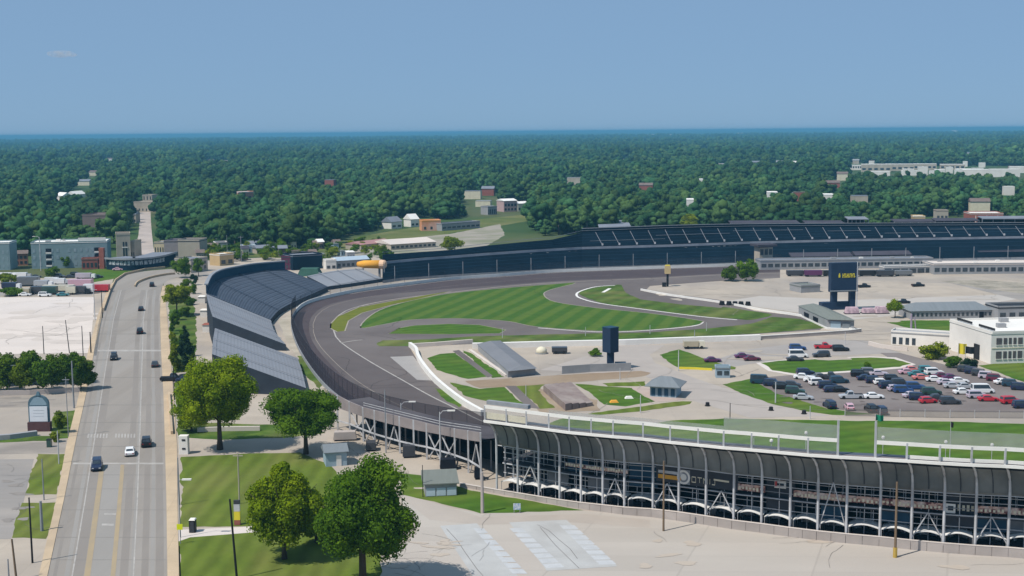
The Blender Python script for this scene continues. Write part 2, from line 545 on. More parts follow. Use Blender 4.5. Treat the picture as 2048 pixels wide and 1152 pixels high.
# left of the road
sheet('west_pavement', [(-500, 560), (150, 556), (232, 545), (212, 600), (188, 700), (150, 860), (110, 1050), (60, 1320), (-700, 1320)], .010, m_conc)
sheet('pale_parking_lot', [(-300, 596), (188, 594), (186, 640), (178, 706), (-300, 712)], .020, m_conc_pale)
sheet('service_lane', [(-300, 578), (150, 576), (186, 578), (184, 591), (-300, 594)], .020, mat('lane_grey', (0.34, 0.31, 0.28), (0.30, 0.27, 0.245), scale=0.1))
sheet('cracked_parking_lot', [(-300, 922), (68, 918), (52, 985), (40, 1030), (22, 1078), (-300, 1084)], .020, m_lotgrey)
sheet('side_street', [(-300, 790), (172, 782), (160, 812), (-300, 822)], .020, mat('side_street_asphalt', (0.36, 0.315, 0.27), (0.29, 0.255, 0.22), scale=0.15, c3=(0.24, 0.21, 0.185), scale3=0.05))
sheet('side_street', [(-300, 888), (150, 884), (146, 906), (-300, 914)], .022, MATS['side_street_asphalt'])
sheet('lawn', [(106, 826), (156, 820), (143, 876), (98, 880)], .030, m_rough)
sheet('lawn', [(-60, 878), (100, 872), (102, 882), (-60, 886)], .032, m_rough)
sheet('lawn', [(76, 908), (132, 908), (113, 989), (50, 991), (58, 958)], .030, m_lawn)
sheet('lawn', [(44, 1006), (111, 1005), (92, 1078), (24, 1076)], .030, m_lawn)
sheet('lawn', [(150, 548), (240, 528), (300, 534), (252, 544), (226, 558), (180, 566)], .024, m_grass)

# the road with its kerbs, pavements and paint
RL = [(40, 1420), (60, 1300), (95, 1152), (128, 1000), (150, 890), (172, 790), (189, 700), (205, 630), (219, 585), (229, 566), (246, 553), (280, 544), (330, 539), (400, 536)]
RR = [(340, 1420), (338, 1300), (335, 1152), (333, 1000), (330, 890), (327, 790), (322, 700), (320, 630), (321, 590), (325, 572), (334, 562), (352, 556), (380, 552), (420, 549)]
RLs, RRs = smooth_px(RL, 5), smooth_px(RR, 5)
rd = MB().strip([p + Vector((0, 0, .05)) for p in plan(RLs)], [p + Vector((0, 0, .05)) for p in plan(RRs)])
tag(rd.build('road', m_road), kind='structure')
def across(t, y, z=.06):
    """point on the road at fraction t of its width on photo row y"""
    def xat(L):
        for (xa, ya), (xb, yb) in zip(L, L[1:]):
            if yb <= y <= ya:
                return xa + (xb - xa) * (ya - y) / max(ya - yb, 1e-6)
        return L[0][0]
    a, b = xat(RL), xat(RR)
    return G(a + (b - a) * t, y) + Vector((0, 0, z))
def road_line(name, t0, t1, ys, m, z=.06):
    A = [across(t0, y, z) for y in ys]; B = [across(t1, y, z) for y in ys]
    tag(MB().strip(A, B).build(name, m), kind='structure')
m_lane_lt = mat('concrete_lane', (0.308, 0.285, 0.26), (0.285, 0.264, 0.24), scale=0.14, stretch=(1, .05, 1), rotz=-.275)
m_lane_dk = mat('worn_lane', (0.245, 0.218, 0.194), (0.272, 0.243, 0.215), scale=0.14, stretch=(1, .03, 1), rotz=-.275)
ysl = [1400, 1152, 1050, 930, 860, 800, 740, 690, 640, 600, 580]
road_line('turn_lane', .36, .53, [1400, 1152, 1050, 960, 930], m_lane_lt, .056)
for t, wd in ((.045, .03), (.20, .10), (.60, .07), (.78, .06), (.90, .07)):
    road_line('tyre_wear', t, t + wd, ysl, m_lane_dk, .054)
for t, wd in ((.14, .04), (.69, .022), (.855, .035)):
    road_line('lane_streak', t, t + wd, ysl, m_lane_lt, .055)
road_line('yellow_median_line', .305, .355, [1400, 1152, 1050, 960, 930], m_liney, .062)
road_line('yellow_median_line', .525, .565, [1400, 1152, 1050, 960, 930], m_liney, .062)
road_line('white_lane_line', .71, .722, [1400, 1152, 1000, 860, 740, 640, 580], m_linew, .062)
road_line('white_lane_line', .20, .212, [1400, 1152, 1000, 860, 740, 640, 580], m_linew, .062)
def cross_line(y, t0, t1, dy):
    a, b, c, d = across(t0, y), across(t1, y), across(t1, y + dy), across(t0, y + dy)
    tag(MB().quad(a, b, c, d).build('white_stop_line', m_linew), kind='structure')
    bpy.context.view_layer.update()
for y, t0, t1, dy in ((926, .02, .98, 3), (700, .05, 1, 3), (1027, .41, .52, 3), (1048, .40, .51, 4)):
    cross_line(y, t0, t1, dy)
xm = MB()
for k in range(16):
    if k in (7, 8): continue
    t = .12 + k * .035
    xm.quad(across(t, 868), across(t + .018, 868), across(t + .018, 876), across(t, 876))
tag(xm.build('crosswalk_marking', m_linew), kind='structure')
jt = MB()
for y in (640, 668, 720, 755, 810, 845, 893, 950, 978, 1020, 1075, 1120):
    jt.quad(across(.01, y, .061), across(.99, y, .061), across(.99, y + .7, .061), across(.01, y + .7, .061))
tag(jt.build('road_joint', mat('joint_tar', (0.195, 0.178, 0.162), (0.22, 0.2, 0.18))), kind='structure')
def kerb_walk(name, inner, outer, h, m):
    a, b = plan(inner), plan(outer)
    k = Vector((0, 0, h))
    A, B = [p + k for p in a], [p + k for p in b]
    o = MB().strip(A, B).strip(a, A).strip(b, B)
    tag(o.build(name, m), kind='structure')
kerb_walk('sidewalk', [(x, y) for x, y in RR[1:10]], [(361, 1300), (358, 1152), (355, 1000), (354, 890), (347, 790), (340, 700), (334, 630), (330, 590), (332, 572)], .14, m_tan)
kerb_walk('sidewalk', [(x, y) for x, y in RL[1:10]], [(42, 1300), (78, 1152), (113, 1000), (133, 890), (158, 790), (177, 700), (196, 630), (213, 585), (224, 566)], .14, m_tan)

# lower left lawns and paths
sheet('lawn', [(362, 914), (470, 909), (600, 905), (660, 930), (720, 1000), (720, 1048), (520, 1051), (364, 1054)], .030, m_lawn)
sheet('lawn', [(358, 1082), (380, 1074), (520, 1063), (760, 1058), (760, 1152), (764, 1330), (358, 1330)], .030, m_lawn)
sheet('path', [(355, 1060), (520, 1053), (720, 1049), (770, 1050), (760, 1058), (520, 1064), (380, 1075), (355, 1084)], .036, m_conc_pale)
sheet('lawn', [(352, 842), (420, 846), (600, 850), (652, 866), (560, 876), (440, 880), (356, 876)], .026, m_rough)
sheet('lawn', [(336, 600), (352, 596), (388, 604), (392, 640), (392, 742), (346, 746), (340, 690)], .026, m_rough)
sheet('lawn', [(346, 752), (400, 752), (500, 790), (480, 840), (356, 840)], .026, m_rough)
sheet('lawn', [(795, 946), (850, 952), (940, 981), (1050, 1000), (1168, 1021), (1010, 1026), (960, 1027), (900, 1012), (850, 1000), (806, 990)], .034, m_grass)
sheet('embankment', [(556, 640), (585, 628), (592, 660), (604, 700), (640, 762), (650, 790), (624, 772), (598, 722), (578, 690)], .040, mat('bare_bank', (0.46, 0.41, 0.33), (0.40, 0.35, 0.28), scale=0.2, c3=(0.34, 0.30, 0.235), scale3=.09))
sheet('embankment', [(594, 712), (608, 712), (646, 768), (640, 778), (606, 748)], .046, m_rough)
# painted parking bays at the front
def lot_patch(px, z, m): return sheet('parking_bay', px, z, m)
lot_patch([(880, 1052), (954, 1047), (1034, 1150), (1050, 1175), (960, 1175)], .040, m_slotb)
lot_patch([(1018, 1045), (1133, 1040), (1235, 1133), (1094, 1142)], .040, m_slotb)
sl_ = MB()
def lerp(a, b, t): return (a[0] + (b[0] - a[0]) * t, a[1] + (b[1] - a[1]) * t)
for (a, b, c, d) in (((946, 1056), (1026, 1149), (1056, 1149), (966, 1056)), ((1018, 1056), (1094, 1138), (1130, 1136), (1044, 1056)), ((1118, 1050), (1200, 1131), (1234, 1130), (1148, 1050))):
    for k in range(8):
        t0, t1 = k / 8 + .012, (k + 1) / 8 - .012
        sl_.add([G(*lerp(a, b, t0)) + Vector((0, 0, .048)), G(*lerp(a, b, t1)) + Vector((0, 0, .048)), G(*lerp(d, c, t1)) + Vector((0, 0, .048)), G(*lerp(d, c, t0)) + Vector((0, 0, .048))], [(0, 1, 2, 3)])
tag(sl_.build('parking_bay_paint', m_slotw), kind='structure')
ck = MB()
for line in ([(893, 1058), (915, 1082), (930, 1105), (955, 1140), (966, 1152)], [(1075, 1050), (1098, 1062), (1118, 1080), (1140, 1098), (1155, 1118)], [(1080, 1055), (1110, 1090), (1158, 1137)]):
    pts = plan(line)
    for p, q in zip(pts, pts[1:]):
        d = (q - p).normalized(); s = Vector((-d.y, d.x, 0)) * .05
        ck.quad(p - s + Vector((0, 0, .055)), p + s + Vector((0, 0, .055)), q + s + Vector((0, 0, .055)), q - s + Vector((0, 0, .055)))
tag(ck.build('pavement_crack', mat('crack_tar', (0.17, 0.155, 0.145))), kind='structure')

# the race track and the infield road course
OUT = [(1560, 527), (1450, 533), (1300, 538), (1180, 542), (1090, 546), (1000, 553), (900, 560), (800, 572), (720, 583), (660, 595), (615, 608), (592, 625), (583, 645), (586, 670), (600, 705), (625, 745), (655, 780), (690, 808), (740, 835), (800, 853), (870, 868), (940, 880), (1050, 893)]
OUTs = smooth_px(OUT, 4)
sheet('race_track', OUTs + [(1050, 850), (990, 838), (925, 814), (868, 766), (833, 718), (819, 694), (945, 688), (1250, 680), (1450, 672), (1640, 660), (1652, 650), (1600, 632), (1510, 622), (1440, 600), (1290, 582), (1300, 572), (1440, 562), (1560, 556)], .030, m_apron)
INN = [(1560, 546), (1440, 550), (1300, 557), (1180, 562), (1100, 566), (1000, 574), (900, 585), (800, 597), (730, 610), (685, 626), (668, 648), (672, 672), (690, 690), (740, 722), (800, 756), (860, 790), (910, 815), (960, 840), (1000, 853), (1060, 862), (1100, 866)]
INNs = smooth_px(INN, 4)
# the darker banked racing surface
n_ = min(len(OUTs), len(INNs))
def resample(L, n):
    d = [0]
    for a, b in zip(L, L[1:]): d.append(d[-1] + math.hypot(a[0] - b[0], a[1] - b[1]))
    out = []
    for k in range(n):
        s = d[-1] * k / (n - 1); i = 0
        while i < len(d) - 2 and d[i + 1] < s: i += 1
        t = (s - d[i]) / max(d[i + 1] - d[i], 1e-6)
        out.append(tuple(a + (b - a) * t for a, b in zip(L[i], L[i + 1])))
    return out
OUTr, INNr = resample(OUTs, 90), resample(INNs, 90)
z_ = Vector((0, 0, .042))
tag(MB().strip([p + z_ for p in plan(OUTr)], [p + z_ for p in plan(INNr)]).build('racing_surface', m_track), kind='structure')
def between(t, lo=0, hi=90): return [lerp(a, b, t) for a, b in zip(OUTr[lo:hi], INNr[lo:hi])]
z_ = Vector((0, 0, .05))
tag(MB().strip([p + z_ for p in plan(between(.015))], [p + z_ for p in plan([lerp(a, b, .86 if i < 34 else max(.40, .86 - (i - 34) * .025)) for i, (a, b) in enumerate(zip(OUTr, INNr))])]).build('groove_shadow_band', m_groove_shadow), kind='structure')  # dark lanes; along the near turn the band also paints the wall's shadow
m_kerbt = mat('tan_kerb', (0.36, 0.31, 0.265), (0.30, 0.26, 0.22), scale=.3)
ribbon('track_edge_line', between(.985, 52), .45, .056, m_linew)
ribbon('track_edge_kerb', between(1.0, 0, 54), 1.0, .055, m_kerbt)
ribbon('track_edge_line', between(.5, 20), .16, .057, m_kerbt)
ribbon('track_edge_line', between(.06, 0, 50), .5, .056, m_linew)

sheet('infield_grass', [(722, 656), (735, 636), (770, 616), (830, 600), (900, 587), (1000, 577), (1100, 569), (1152, 566), (1100, 580), (1088, 590), (1111, 604), (1193, 616), (1310, 628), (1398, 641), (1404, 645), (1383, 652), (1281, 661), (1193, 662), (1076, 654), (1017, 643), (959, 639), (900, 637), (820, 640), (768, 649)], .060, m_stripe, n=4)
sheet('infield_grass', [(661, 657), (662, 647), (675, 633), (717, 615), (786, 602), (860, 589), (905, 582), (860, 593), (780, 611), (725, 626), (697, 642), (690, 662), (674, 664)], .058, mat('olive_grass', (0.15, 0.16, 0.02), (0.115, 0.135, 0.018), scale=0.3))
sheet('infield_grass', [(776, 668), (800, 656), (830, 651), (900, 648), (959, 650), (1012, 660), (1000, 667), (900, 669)], .060, m_grass)
sheet('infield_grass', [(753, 688), (765, 681), (860, 679), (950, 673), (1100, 669), (1300, 665), (1420, 657), (1500, 648), (1545, 634), (1600, 638), (1645, 650), (1650, 656), (1560, 664), (1450, 671), (1200, 680), (945, 686), (850, 692), (760, 693)], .058, m_rough)
sheet('infield_grass', [(1158, 588), (1172, 580), (1193, 575), (1216, 572), (1243, 570), (1250, 584), (1281, 596), (1360, 606), (1442, 613), (1500, 622), (1545, 630), (1500, 640), (1474, 638), (1398, 632), (1281, 617), (1208, 607)], .060, m_rough, n=3)
sheet('infield_track', [(1243, 571), (1262, 568), (1268, 580), (1292, 592), (1360, 600), (1450, 612), (1442, 616), (1360, 609), (1281, 599), (1252, 586)], .064, m_apron)
ribbon('white_kerb', smooth_px([(1230, 571), (1190, 574), (1160, 583), (1153, 590), (1162, 597), (1200, 607), (1281, 618), (1398, 633), (1474, 640)], 4), .9, .07, m_white)
ribbon('white_kerb', smooth_px([(1406, 645), (1383, 653), (1281, 662), (1193, 664), (1076, 656)], 4), .7, .07, m_white)
ribbon('white_kerb', [(1220, 577), (1206, 585)], 1.4, .08, m_white)
ribbon('track_seam', smooth_px([(682, 686), (705, 682), (725, 680)], 3), .6, .056, m_linew)
sheet('run_off_concrete', [(780, 714), (826, 712), (845, 735), (872, 762), (834, 760)], .052, mat('grey_slab', (0.36, 0.335, 0.315), (0.33, 0.305, 0.285), scale=0.2))
sheet('lawn', [(868, 776), (884, 780), (926, 808), (918, 815), (890, 800)], .06, m_grass)

# infield lawns, lanes and lots to the right
sheet('lawn', [(854, 717), (880, 708), (911, 706), (978, 753), (936, 758), (873, 740)], .040, m_grass)
sheet('path', [(905, 702), (918, 700), (986, 752), (975, 755)], .046, m_apron)
sheet('lawn', [(925, 701), (941, 706), (1009, 754), (984, 756)], .040, m_grass)
sheet('dirt_road', [(930, 762), (1015, 757), (1130, 750), (1281, 742), (1302, 746), (1285, 753), (1160, 764), (1040, 772), (960, 776)], .044, m_dirt)
sheet('lawn', [(900, 765), (935, 772), (959, 778), (1008, 774), (1056, 815), (1017, 812), (962, 800), (930, 792)], .040, m_grass)
sheet('path', [(1011, 772), (1032, 772), (1080, 818), (1054, 815)], .046, m_apron)
sheet('lawn', [(1032, 772), (1090, 767), (1076, 781), (1110, 816), (1080, 818)], .040, m_lawn)
sheet('dirt_road', [(1050, 780), (1080, 778), (1195, 800), (1200, 822), (1080, 826)], .036, m_dirt)
sheet('lawn', [(1150, 768), (1210, 773), (1263, 776), (1310, 803), (1251, 813), (1208, 809), (1181, 786)], .042, m_grass)
sheet('lawn', [(1205, 767), (1290, 763), (1290, 772), (1216, 773)], .046, m_lawn)
sheet('lawn', [(1175, 828), (1260, 816), (1348, 804), (1384, 803), (1380, 808), (1281, 823), (1193, 831)], .040, m_lawn)
sheet('path', [(1263, 776), (1290, 774), (1372, 800), (1310, 804)], .038, mat('pinkish_paving', (0.47, 0.37, 0.32), (0.42, 0.33, 0.285), scale=.3))
sheet('lawn', [(1319, 710), (1340, 703), (1358, 699), (1364, 701), (1420, 722), (1472, 735), (1470, 739), (1362, 738)], .040, m_grass)
sheet('lawn', [(1280, 851), (1335, 842), (1450, 837), (1650, 841), (1850, 843), (2200, 850), (2200, 953), (2048, 942), (1600, 913), (1400, 898), (1240, 882), (1150, 872), (1090, 862), (1140, 852)], .040, m_grass)
sheet('parking_lot', [(1504, 757), (1571, 751), (1720, 742), (1800, 735), (1790, 722), (1760, 706), (1800, 706), (1923, 738), (2005, 766), (2060, 776), (2300, 800), (2300, 830), (2048, 825), (1800, 823), (1700, 822), (1653, 816), (1551, 787), (1504, 769)], .030, m_asph)
sheet('infield_road', [(1490, 700), (1660, 678), (1740, 682), (1800, 706), (1760, 708), (1640, 712), (1500, 728), (1440, 738), (1430, 720)], .026, mat('infield_road_grey', (0.36, 0.325, 0.30), (0.32, 0.29, 0.265), scale=.1))
sheet('infield_road', [(1080, 740), (1245, 690), (1330, 690), (1300, 710), (1310, 726), (1400, 760), (1560, 812), (1660, 832), (1500, 836), (1380, 800), (1290, 752)], .028, mat('infield_lane', (0.41, 0.36, 0.32), (0.37, 0.325, 0.29), scale=.1))
sheet('lawn', [(1521, 726), (1570, 721), (1624, 719), (1741, 715), (1788, 718), (1823, 728), (1800, 734), (1712, 741), (1595, 748), (1545, 741)], .046, m_grass)
sheet('path', [(1512, 726), (1570, 719), (1624, 717), (1741, 713), (1792, 715), (1832, 729), (1802, 737), (1712, 744), (1592, 752), (1536, 742)], .040, m_conc_pale)
sheet('lawn', [(1445, 769), (1500, 758), (1551, 787), (1653, 817), (1748, 829), (1665, 830), (1610, 823), (1536, 806), (1470, 781)], .040, m_grass)
sheet('lawn', [(1956, 731), (2040, 724), (2200, 720), (2200, 790), (2048, 764)], .040, m_grass)
sheet('lawn', [(1762, 643), (1820, 641), (1900, 641), (1902, 664), (1850, 662), (1800, 652)], .040, m_grass)
sheet('paddock_road', [(1440, 604), (1520, 592), (1700, 600), (2048, 588), (2048, 596), (1900, 620), (1700, 640), (1560, 620)], .022, mat('paddock_grey', (0.47, 0.425, 0.38), (0.43, 0.39, 0.35), scale=.05))
sheet('banked_lane', [(1800, 565), (1900, 566), (2048, 602), (2200, 640), (2200, 620), (2048, 585), (1960, 565)], .024, m_lotgrey)
sheet('gravel_patch', [(1880, 562), (1960, 560), (2048, 566), (2200, 570), (2200, 612), (2048, 588), (1960, 576)], .028, mat('gravel', (0.40, 0.35, 0.28), (0.28, 0.25, 0.20), scale=.5, c3=(0.22, 0.2, 0.16), scale3=.15))
# the open slope behind the stands
sheet('field', [(640, 500), (680, 482), (760, 466), (860, 450), (960, 438), (1060, 428), (1066, 440), (1000, 452), (900, 466), (880, 500), (700, 515)], .020, m_field)
sheet('field', [(480, 512), (560, 500), (660, 496), (720, 508), (600, 518)], .024, m_field)
sheet('gravel_yard', [(700, 490), (800, 478), (900, 468), (1000, 448), (1010, 470), (960, 500), (800, 514), (690, 512)], .030, mat('yard_gravel', (0.35, 0.31, 0.255), (0.29, 0.26, 0.21), scale=.1, c3=(0.22, 0.22, 0.14), scale3=.04))

# stains, patches and tyre tracks on the paved areas
def blot(mb, c, rx, ry, a, z, g):
    n = 14
    pts = []
    ph = [g.uniform(0, 6.28) for _ in range(3)]
    for k in range(n):
        t = 2 * PI * k / n
        r = 1 + .22 * math.sin(2 * t + ph[0]) + .16 * math.sin(3 * t + ph[1]) + .1 * math.sin(5 * t + ph[2])
        x, y = rx * r * math.cos(t), ry * r * math.sin(t)
        pts.append(c + Vector((x * math.cos(a) - y * math.sin(a), x * math.sin(a) + y * math.cos(a), z)))
    mb.poly(pts)
g_ = random.Random(21)
def stains(name, m, areas, n, z, lo, hi):
    mb = MB()
    for k in range(n):
        x0, x1, y0, y1 = areas[k % len(areas)]
        blot(mb, G(g_.uniform(x0, x1), g_.uniform(y0, y1)), g_.uniform(lo, hi), g_.uniform(lo, hi) * .5, g_.uniform(-.3, .3), z + k * .0006, g_)
    tag(mb.build(name, m), kind='structure')
stains('pavement_stain', mat('old_patch', (0.47, 0.402, 0.335), (0.435, 0.372, 0.31), scale=.3), [(1240, 2040, 1075, 1150), (780, 1000, 1060, 1150), (640, 960, 900, 990)], 22, .058, .8, 2.6)
stains('pavement_stain', mat('paddock_patch', (0.425, 0.365, 0.30), (0.39, 0.335, 0.275), scale=.2), [(1530, 2040, 560, 600), (1320, 1500, 575, 600), (1720, 1780, 630, 690), (1480, 1760, 690, 722)], 30, .066, 2.0, 7.0)
stains('pavement_stain', mat('lot_oil', (0.13, 0.108, 0.10), (0.15, 0.125, 0.115), scale=.3), [(1560, 2020, 750, 818)], 26, .050, .7, 2.0)
stains('pavement_stain', mat('pale_lot_stain', (0.57, 0.50, 0.44), (0.54, 0.47, 0.415), scale=.2), [(0, 180, 604, 700)], 14, .044, 3.0, 10.0)
stains('pavement_stain', mat('grey_lot_stain', (0.24, 0.215, 0.195), (0.27, 0.24, 0.215), scale=.3), [(0, 48, 925, 1070), (0, 150, 790, 812)], 14, .044, .8, 2.4)

# fine cracks wandering over the paving
def cracks(name, m, areas, n, z, length, w_):
    mb = MB()
    for k in range(n):
        x0, x1, y0, y1 = areas[k % len(areas)]
        p = G(g_.uniform(x0, x1), g_.uniform(y0, y1)); a = g_.choice([.1, 1.67, -.3, 1.2]) + g_.uniform(-.3, .3)
        L_ = g_.uniform(.3, 1) * length
        while L_ > 0:
            st = g_.uniform(.8, 2.0); a += g_.uniform(-.35, .35)
            q = p + Vector((math.cos(a), math.sin(a), 0)) * st
            d = (q - p).normalized(); s_ = Vector((-d.y, d.x, 0)) * w_ * g_.uniform(.5, 1)
            h_ = Vector((0, 0, z))
            mb.quad(p - s_ + h_, p + s_ + h_, q + s_ + h_, q - s_ + h_)
            p = q; L_ -= st
    tag(mb.build(name, m), kind='structure')
cracks('pavement_crack', mat('crack_tar', (0, 0, 0)), [(1240, 2040, 1070, 1150), (780, 1000, 1050, 1150), (0, 50, 925, 1075), (640, 960, 890, 990)], 40, .068, 14, .035)
cracks('pavement_crack', mat('thin_crack', (0.30, 0.265, 0.23), (0.27, 0.24, 0.21)), [(0, 180, 600, 700), (1530, 2040, 556, 600), (1320, 1760, 575, 720), (1100, 1500, 740, 830)], 60, .078, 40, .08)
cracks('track_seam', mat('seam_tar', (0.055, 0.045, 0.047), (0.06, 0.05, 0.05)), [(600, 760, 640, 790), (800, 1300, 556, 575)], 16, .06, 40, .10)
# the brick paved street that runs away through the trees
sheet('street', [(262, 518), (312, 518), (307, 494), (304, 470), (302, 445), (301, 424), (280, 424), (279, 445), (277, 470), (271, 494)], .05, mat('brick_street', (0.50, 0.425, 0.375), (0.445, 0.375, 0.33), scale=.12, c3=(.40, .34, .30), scale3=.05, joints=.14, jsize=8))

def loop_kerb(px, n=4, w_=.45):
    L = smooth_px(px, n, True) if n else list(px)
    ribbon('island_kerb', L + [L[0], L[1]], w_, .072, m_kerbt)
loop_kerb([(722, 656), (735, 636), (770, 616), (830, 600), (900, 587), (1000, 577), (1100, 569), (1152, 566), (1100, 580), (1088, 590), (1111, 604), (1193, 616), (1310, 628), (1398, 641), (1404, 645), (1383, 652), (1281, 661), (1193, 662), (1076, 654), (1017, 643), (959, 639), (900, 637), (820, 640), (768, 649)])
loop_kerb([(661, 657), (662, 647), (675, 633), (717, 615), (786, 602), (860, 589), (905, 582), (860, 593), (780, 611), (725, 626), (697, 642), (690, 662), (674, 664)], 0)
loop_kerb([(776, 668), (800, 656), (830, 651), (900, 648), (959, 650), (1012, 660), (1000, 667), (900, 669)], 0, .35)

sheet('racing_surface', [(1050, 893), (1240, 915), (1600, 945), (2100, 978), (2300, 990), (2300, 958), (2048, 943), (1600, 914), (1240, 884), (1060, 862)], .0445, m_track)
sheet('lawn', [(1066, 858), (1130, 836), (1200, 838), (1300, 846), (1300, 884), (1150, 874)], .0385, m_rough)
# ================================================================ trees
m_bark = mat('bark', (0.10, 0.075, 0.055), (0.07, 0.052, 0.04), scale=2.0, stretch=(1, 1, .2), rough=0.95)
L_NEAR = leaf_mat('leaves_bright', (0.30, 0.37, 0.012), (0.115, 0.20, 0.010), None, 0.4)
L_DARK = leaf_mat('leaves_deep', (0.155, 0.26, 0.016), (0.058, 0.13, 0.012), None, 0.38)
L_YEL = leaf_mat('leaves_yellow', (0.28, 0.32, 0.022), (0.13, 0.19, 0.016), None, 0.34)
L_HEDGE = leaf_mat('leaves_hedge', (0.115, 0.20, 0.018), (0.035, 0.09, 0.014), (0.15, 0.20, 0.014), 0.3)
L_CONE = leaf_mat('needles', (0.035, 0.065, 0.03), (0.018, 0.04, 0.022), None, 0.15)
L_WOOD = leaf_mat('woodland_leaves', (0.062, 0.138, 0.048), (0.027, 0.082, 0.036), (0.090, 0.145, 0.040), 0.26, zone=True)

ICO = None
def ico_data(sub):
    bm = bmesh.new()
    bmesh.ops.create_icosphere(bm, subdivisions=sub, radius=1.0)
    v = np.array([x.co[:] for x in bm.verts]); f = np.array([[x.index for x in q.verts] for q in bm.faces])
    bm.free()
    return v, f
ICO1, ICO2 = ico_data(1), ico_data(2)

def crown_mesh(name, seed, rx, ry, rz, zc, nclump, nleaf, leaf, shape='round', core=0.72, csize=(.30, .46), mats=None, trunk=None, ico=None, fill=(.5, .92)):
    g = np.random.default_rng(seed)
    C, RR_, T = [], [], []
    while len(C) < nclump:
        d = g.normal(size=3); d /= np.linalg.norm(d)
        r = g.uniform(*fill)
        p = d * r
        k = 1.0
        if shape == 'cone':
            k = max(0.10, min(1.0, ((1 - p[2]) / 2) ** .9 * 1.35))
            k = min(k, 1.0)
        if shape == 'column':
            k = 1.0
        cr = g.uniform(*csize) * ((0.30 + .70 * k) if shape == 'cone' else (0.55 + .45 * k))
        C.append((p[0] * k * rx * .86, p[1] * k * ry * .86, p[2] * rz * .84))
        RR_.append(cr); T.append(g.uniform(0, 1))
    C, RR_, T = np.array(C), np.array(RR_), np.array(T)
    rm = np.array([rx, ry, rz])
    rmean = (rx + ry) / 2
    ci = g.integers(0, nclump, nleaf)
    d = g.normal(size=(nleaf, 3)); d[:, 2] = d[:, 2] * .9 + .25
    d /= np.linalg.norm(d, axis=1)[:, None]
    rad = (RR_[ci] * g.uniform(.72, 1.14, nleaf))[:, None] * np.array([rmean, rmean, min(rz, rmean)])[None, :]
    pos = C[ci] + d * rad
    pos[:, 2] += zc
    nrm = d * 1.0 + g.normal(size=(nleaf, 3)) * .55
    nrm /= np.linalg.norm(nrm, axis=1)[:, None]
    a = np.cross(nrm, g.normal(size=(nleaf, 3))); a /= np.linalg.norm(a, axis=1)[:, None]
    b = np.cross(nrm, a)
    s = leaf * g.uniform(.6, 1.25, nleaf)[:, None]
    a, b = a * s, b * s * .72
    V = np.stack([pos - a, pos - b * .9, pos + a, pos + b * .9], 1).reshape(-1, 3)
    tl = np.clip(T[ci] * .6 + g.uniform(0, .4, nleaf), 0, 1)
    nv = [V]; cnt = nleaf * 4
    loops = [np.arange(cnt)]; tot = [np.full(nleaf, 4)]; tint = [tl]; mi = [np.zeros(nleaf, int)]
    iv, if_ = ico if ico is not None else ICO1
    if core > 0:
        for k in range(nclump):
            j = 1 + g.normal(size=(len(iv), 1)) * .13
            v = iv * j * (RR_[k] * core) * np.array([rmean, rmean, min(rz, rmean)]) + C[k] + np.array([0, 0, zc])
            nv.append(v); loops.append((if_ + cnt).ravel()); tot.append(np.full(len(if_), 3))
            tint.append(np.clip(T[k] * .6 + g.uniform(0, .4, len(if_)), 0, 1)); mi.append(np.zeros(len(if_), int)); cnt += len(v)
    if trunk:
        mb = MB()
        tr, th = trunk
        mb.tube([(0, 0, -.2), (0, 0, th * .5), (rx * .03, 0, th)], [tr * 1.25, tr, tr * .7], 6)
        tv = np.array([tuple(p) for p in mb.v]); 
        for f in mb.f:
            loops.append(np.array(f) + cnt); tot.append(np.array([len(f)])); tint.append(np.array([0.5])); mi.append(np.array([1]))
        nv.append(tv); cnt += len(tv)
    V = np.concatenate(nv); Lp = np.concatenate(loops); tt = np.concatenate(tot); tint = np.concatenate(tint); mi = np.concatenate(mi)
    me = bpy.data.meshes.new(name)
    me.vertices.add(len(V)); me.vertices.foreach_set('co', V.astype(np.float32).ravel())
    me.loops.add(len(Lp)); me.loops.foreach_set('vertex_index', Lp.astype(np.int32))
    me.polygons.add(len(tt))
    st = np.concatenate([[0], np.cumsum(tt)[:-1]])
    me.polygons.foreach_set('loop_start', st.astype(np.int32))
    me.polygons.foreach_set('material_index', mi.astype(np.int32))
    at = me.attributes.new('tint', 'FLOAT', 'FACE')
    at.data.foreach_set('value', tint.astype(np.float32))
    for m in mats: me.materials.append(m)
    me.update(calc_edges=True)
    return me

def link_mesh(name, me, parent=None, loc=(0, 0, 0)):
    o = bpy.data.objects.new(name, me)
    COL.objects.link(o)
    o.parent = parent
    o.location = loc
    return o

def trunk_mb(h, r, rx, seed, lean=0.0, limbs=7):
    g = random.Random(seed)
    mb = MB()
    x = lean
    mb.tube([(0, 0, -.3), (.02, 0, h * .12), (x * .4, .05, h * .3), (x * .8, 0, h * .55), (x, .1, h * .85)], [r * 1.5, r, r * .85, r * .6, r * .15], 9)
    for k in range(limbs):
        a = 2 * PI * k / limbs + g.uniform(-.3, .3)
        z0 = h * g.uniform(.24, .5)
        e = rx * g.uniform(.55, .8)
        mb.tube([(x * .6, 0, z0), (math.cos(a) * e * .45, math.sin(a) * e * .45, z0 + h * .13), (math.cos(a) * e, math.sin(a) * e, z0 + h * g.uniform(.2, .36))], [r * .42, r * .3, r * .08], 6)
    return mb

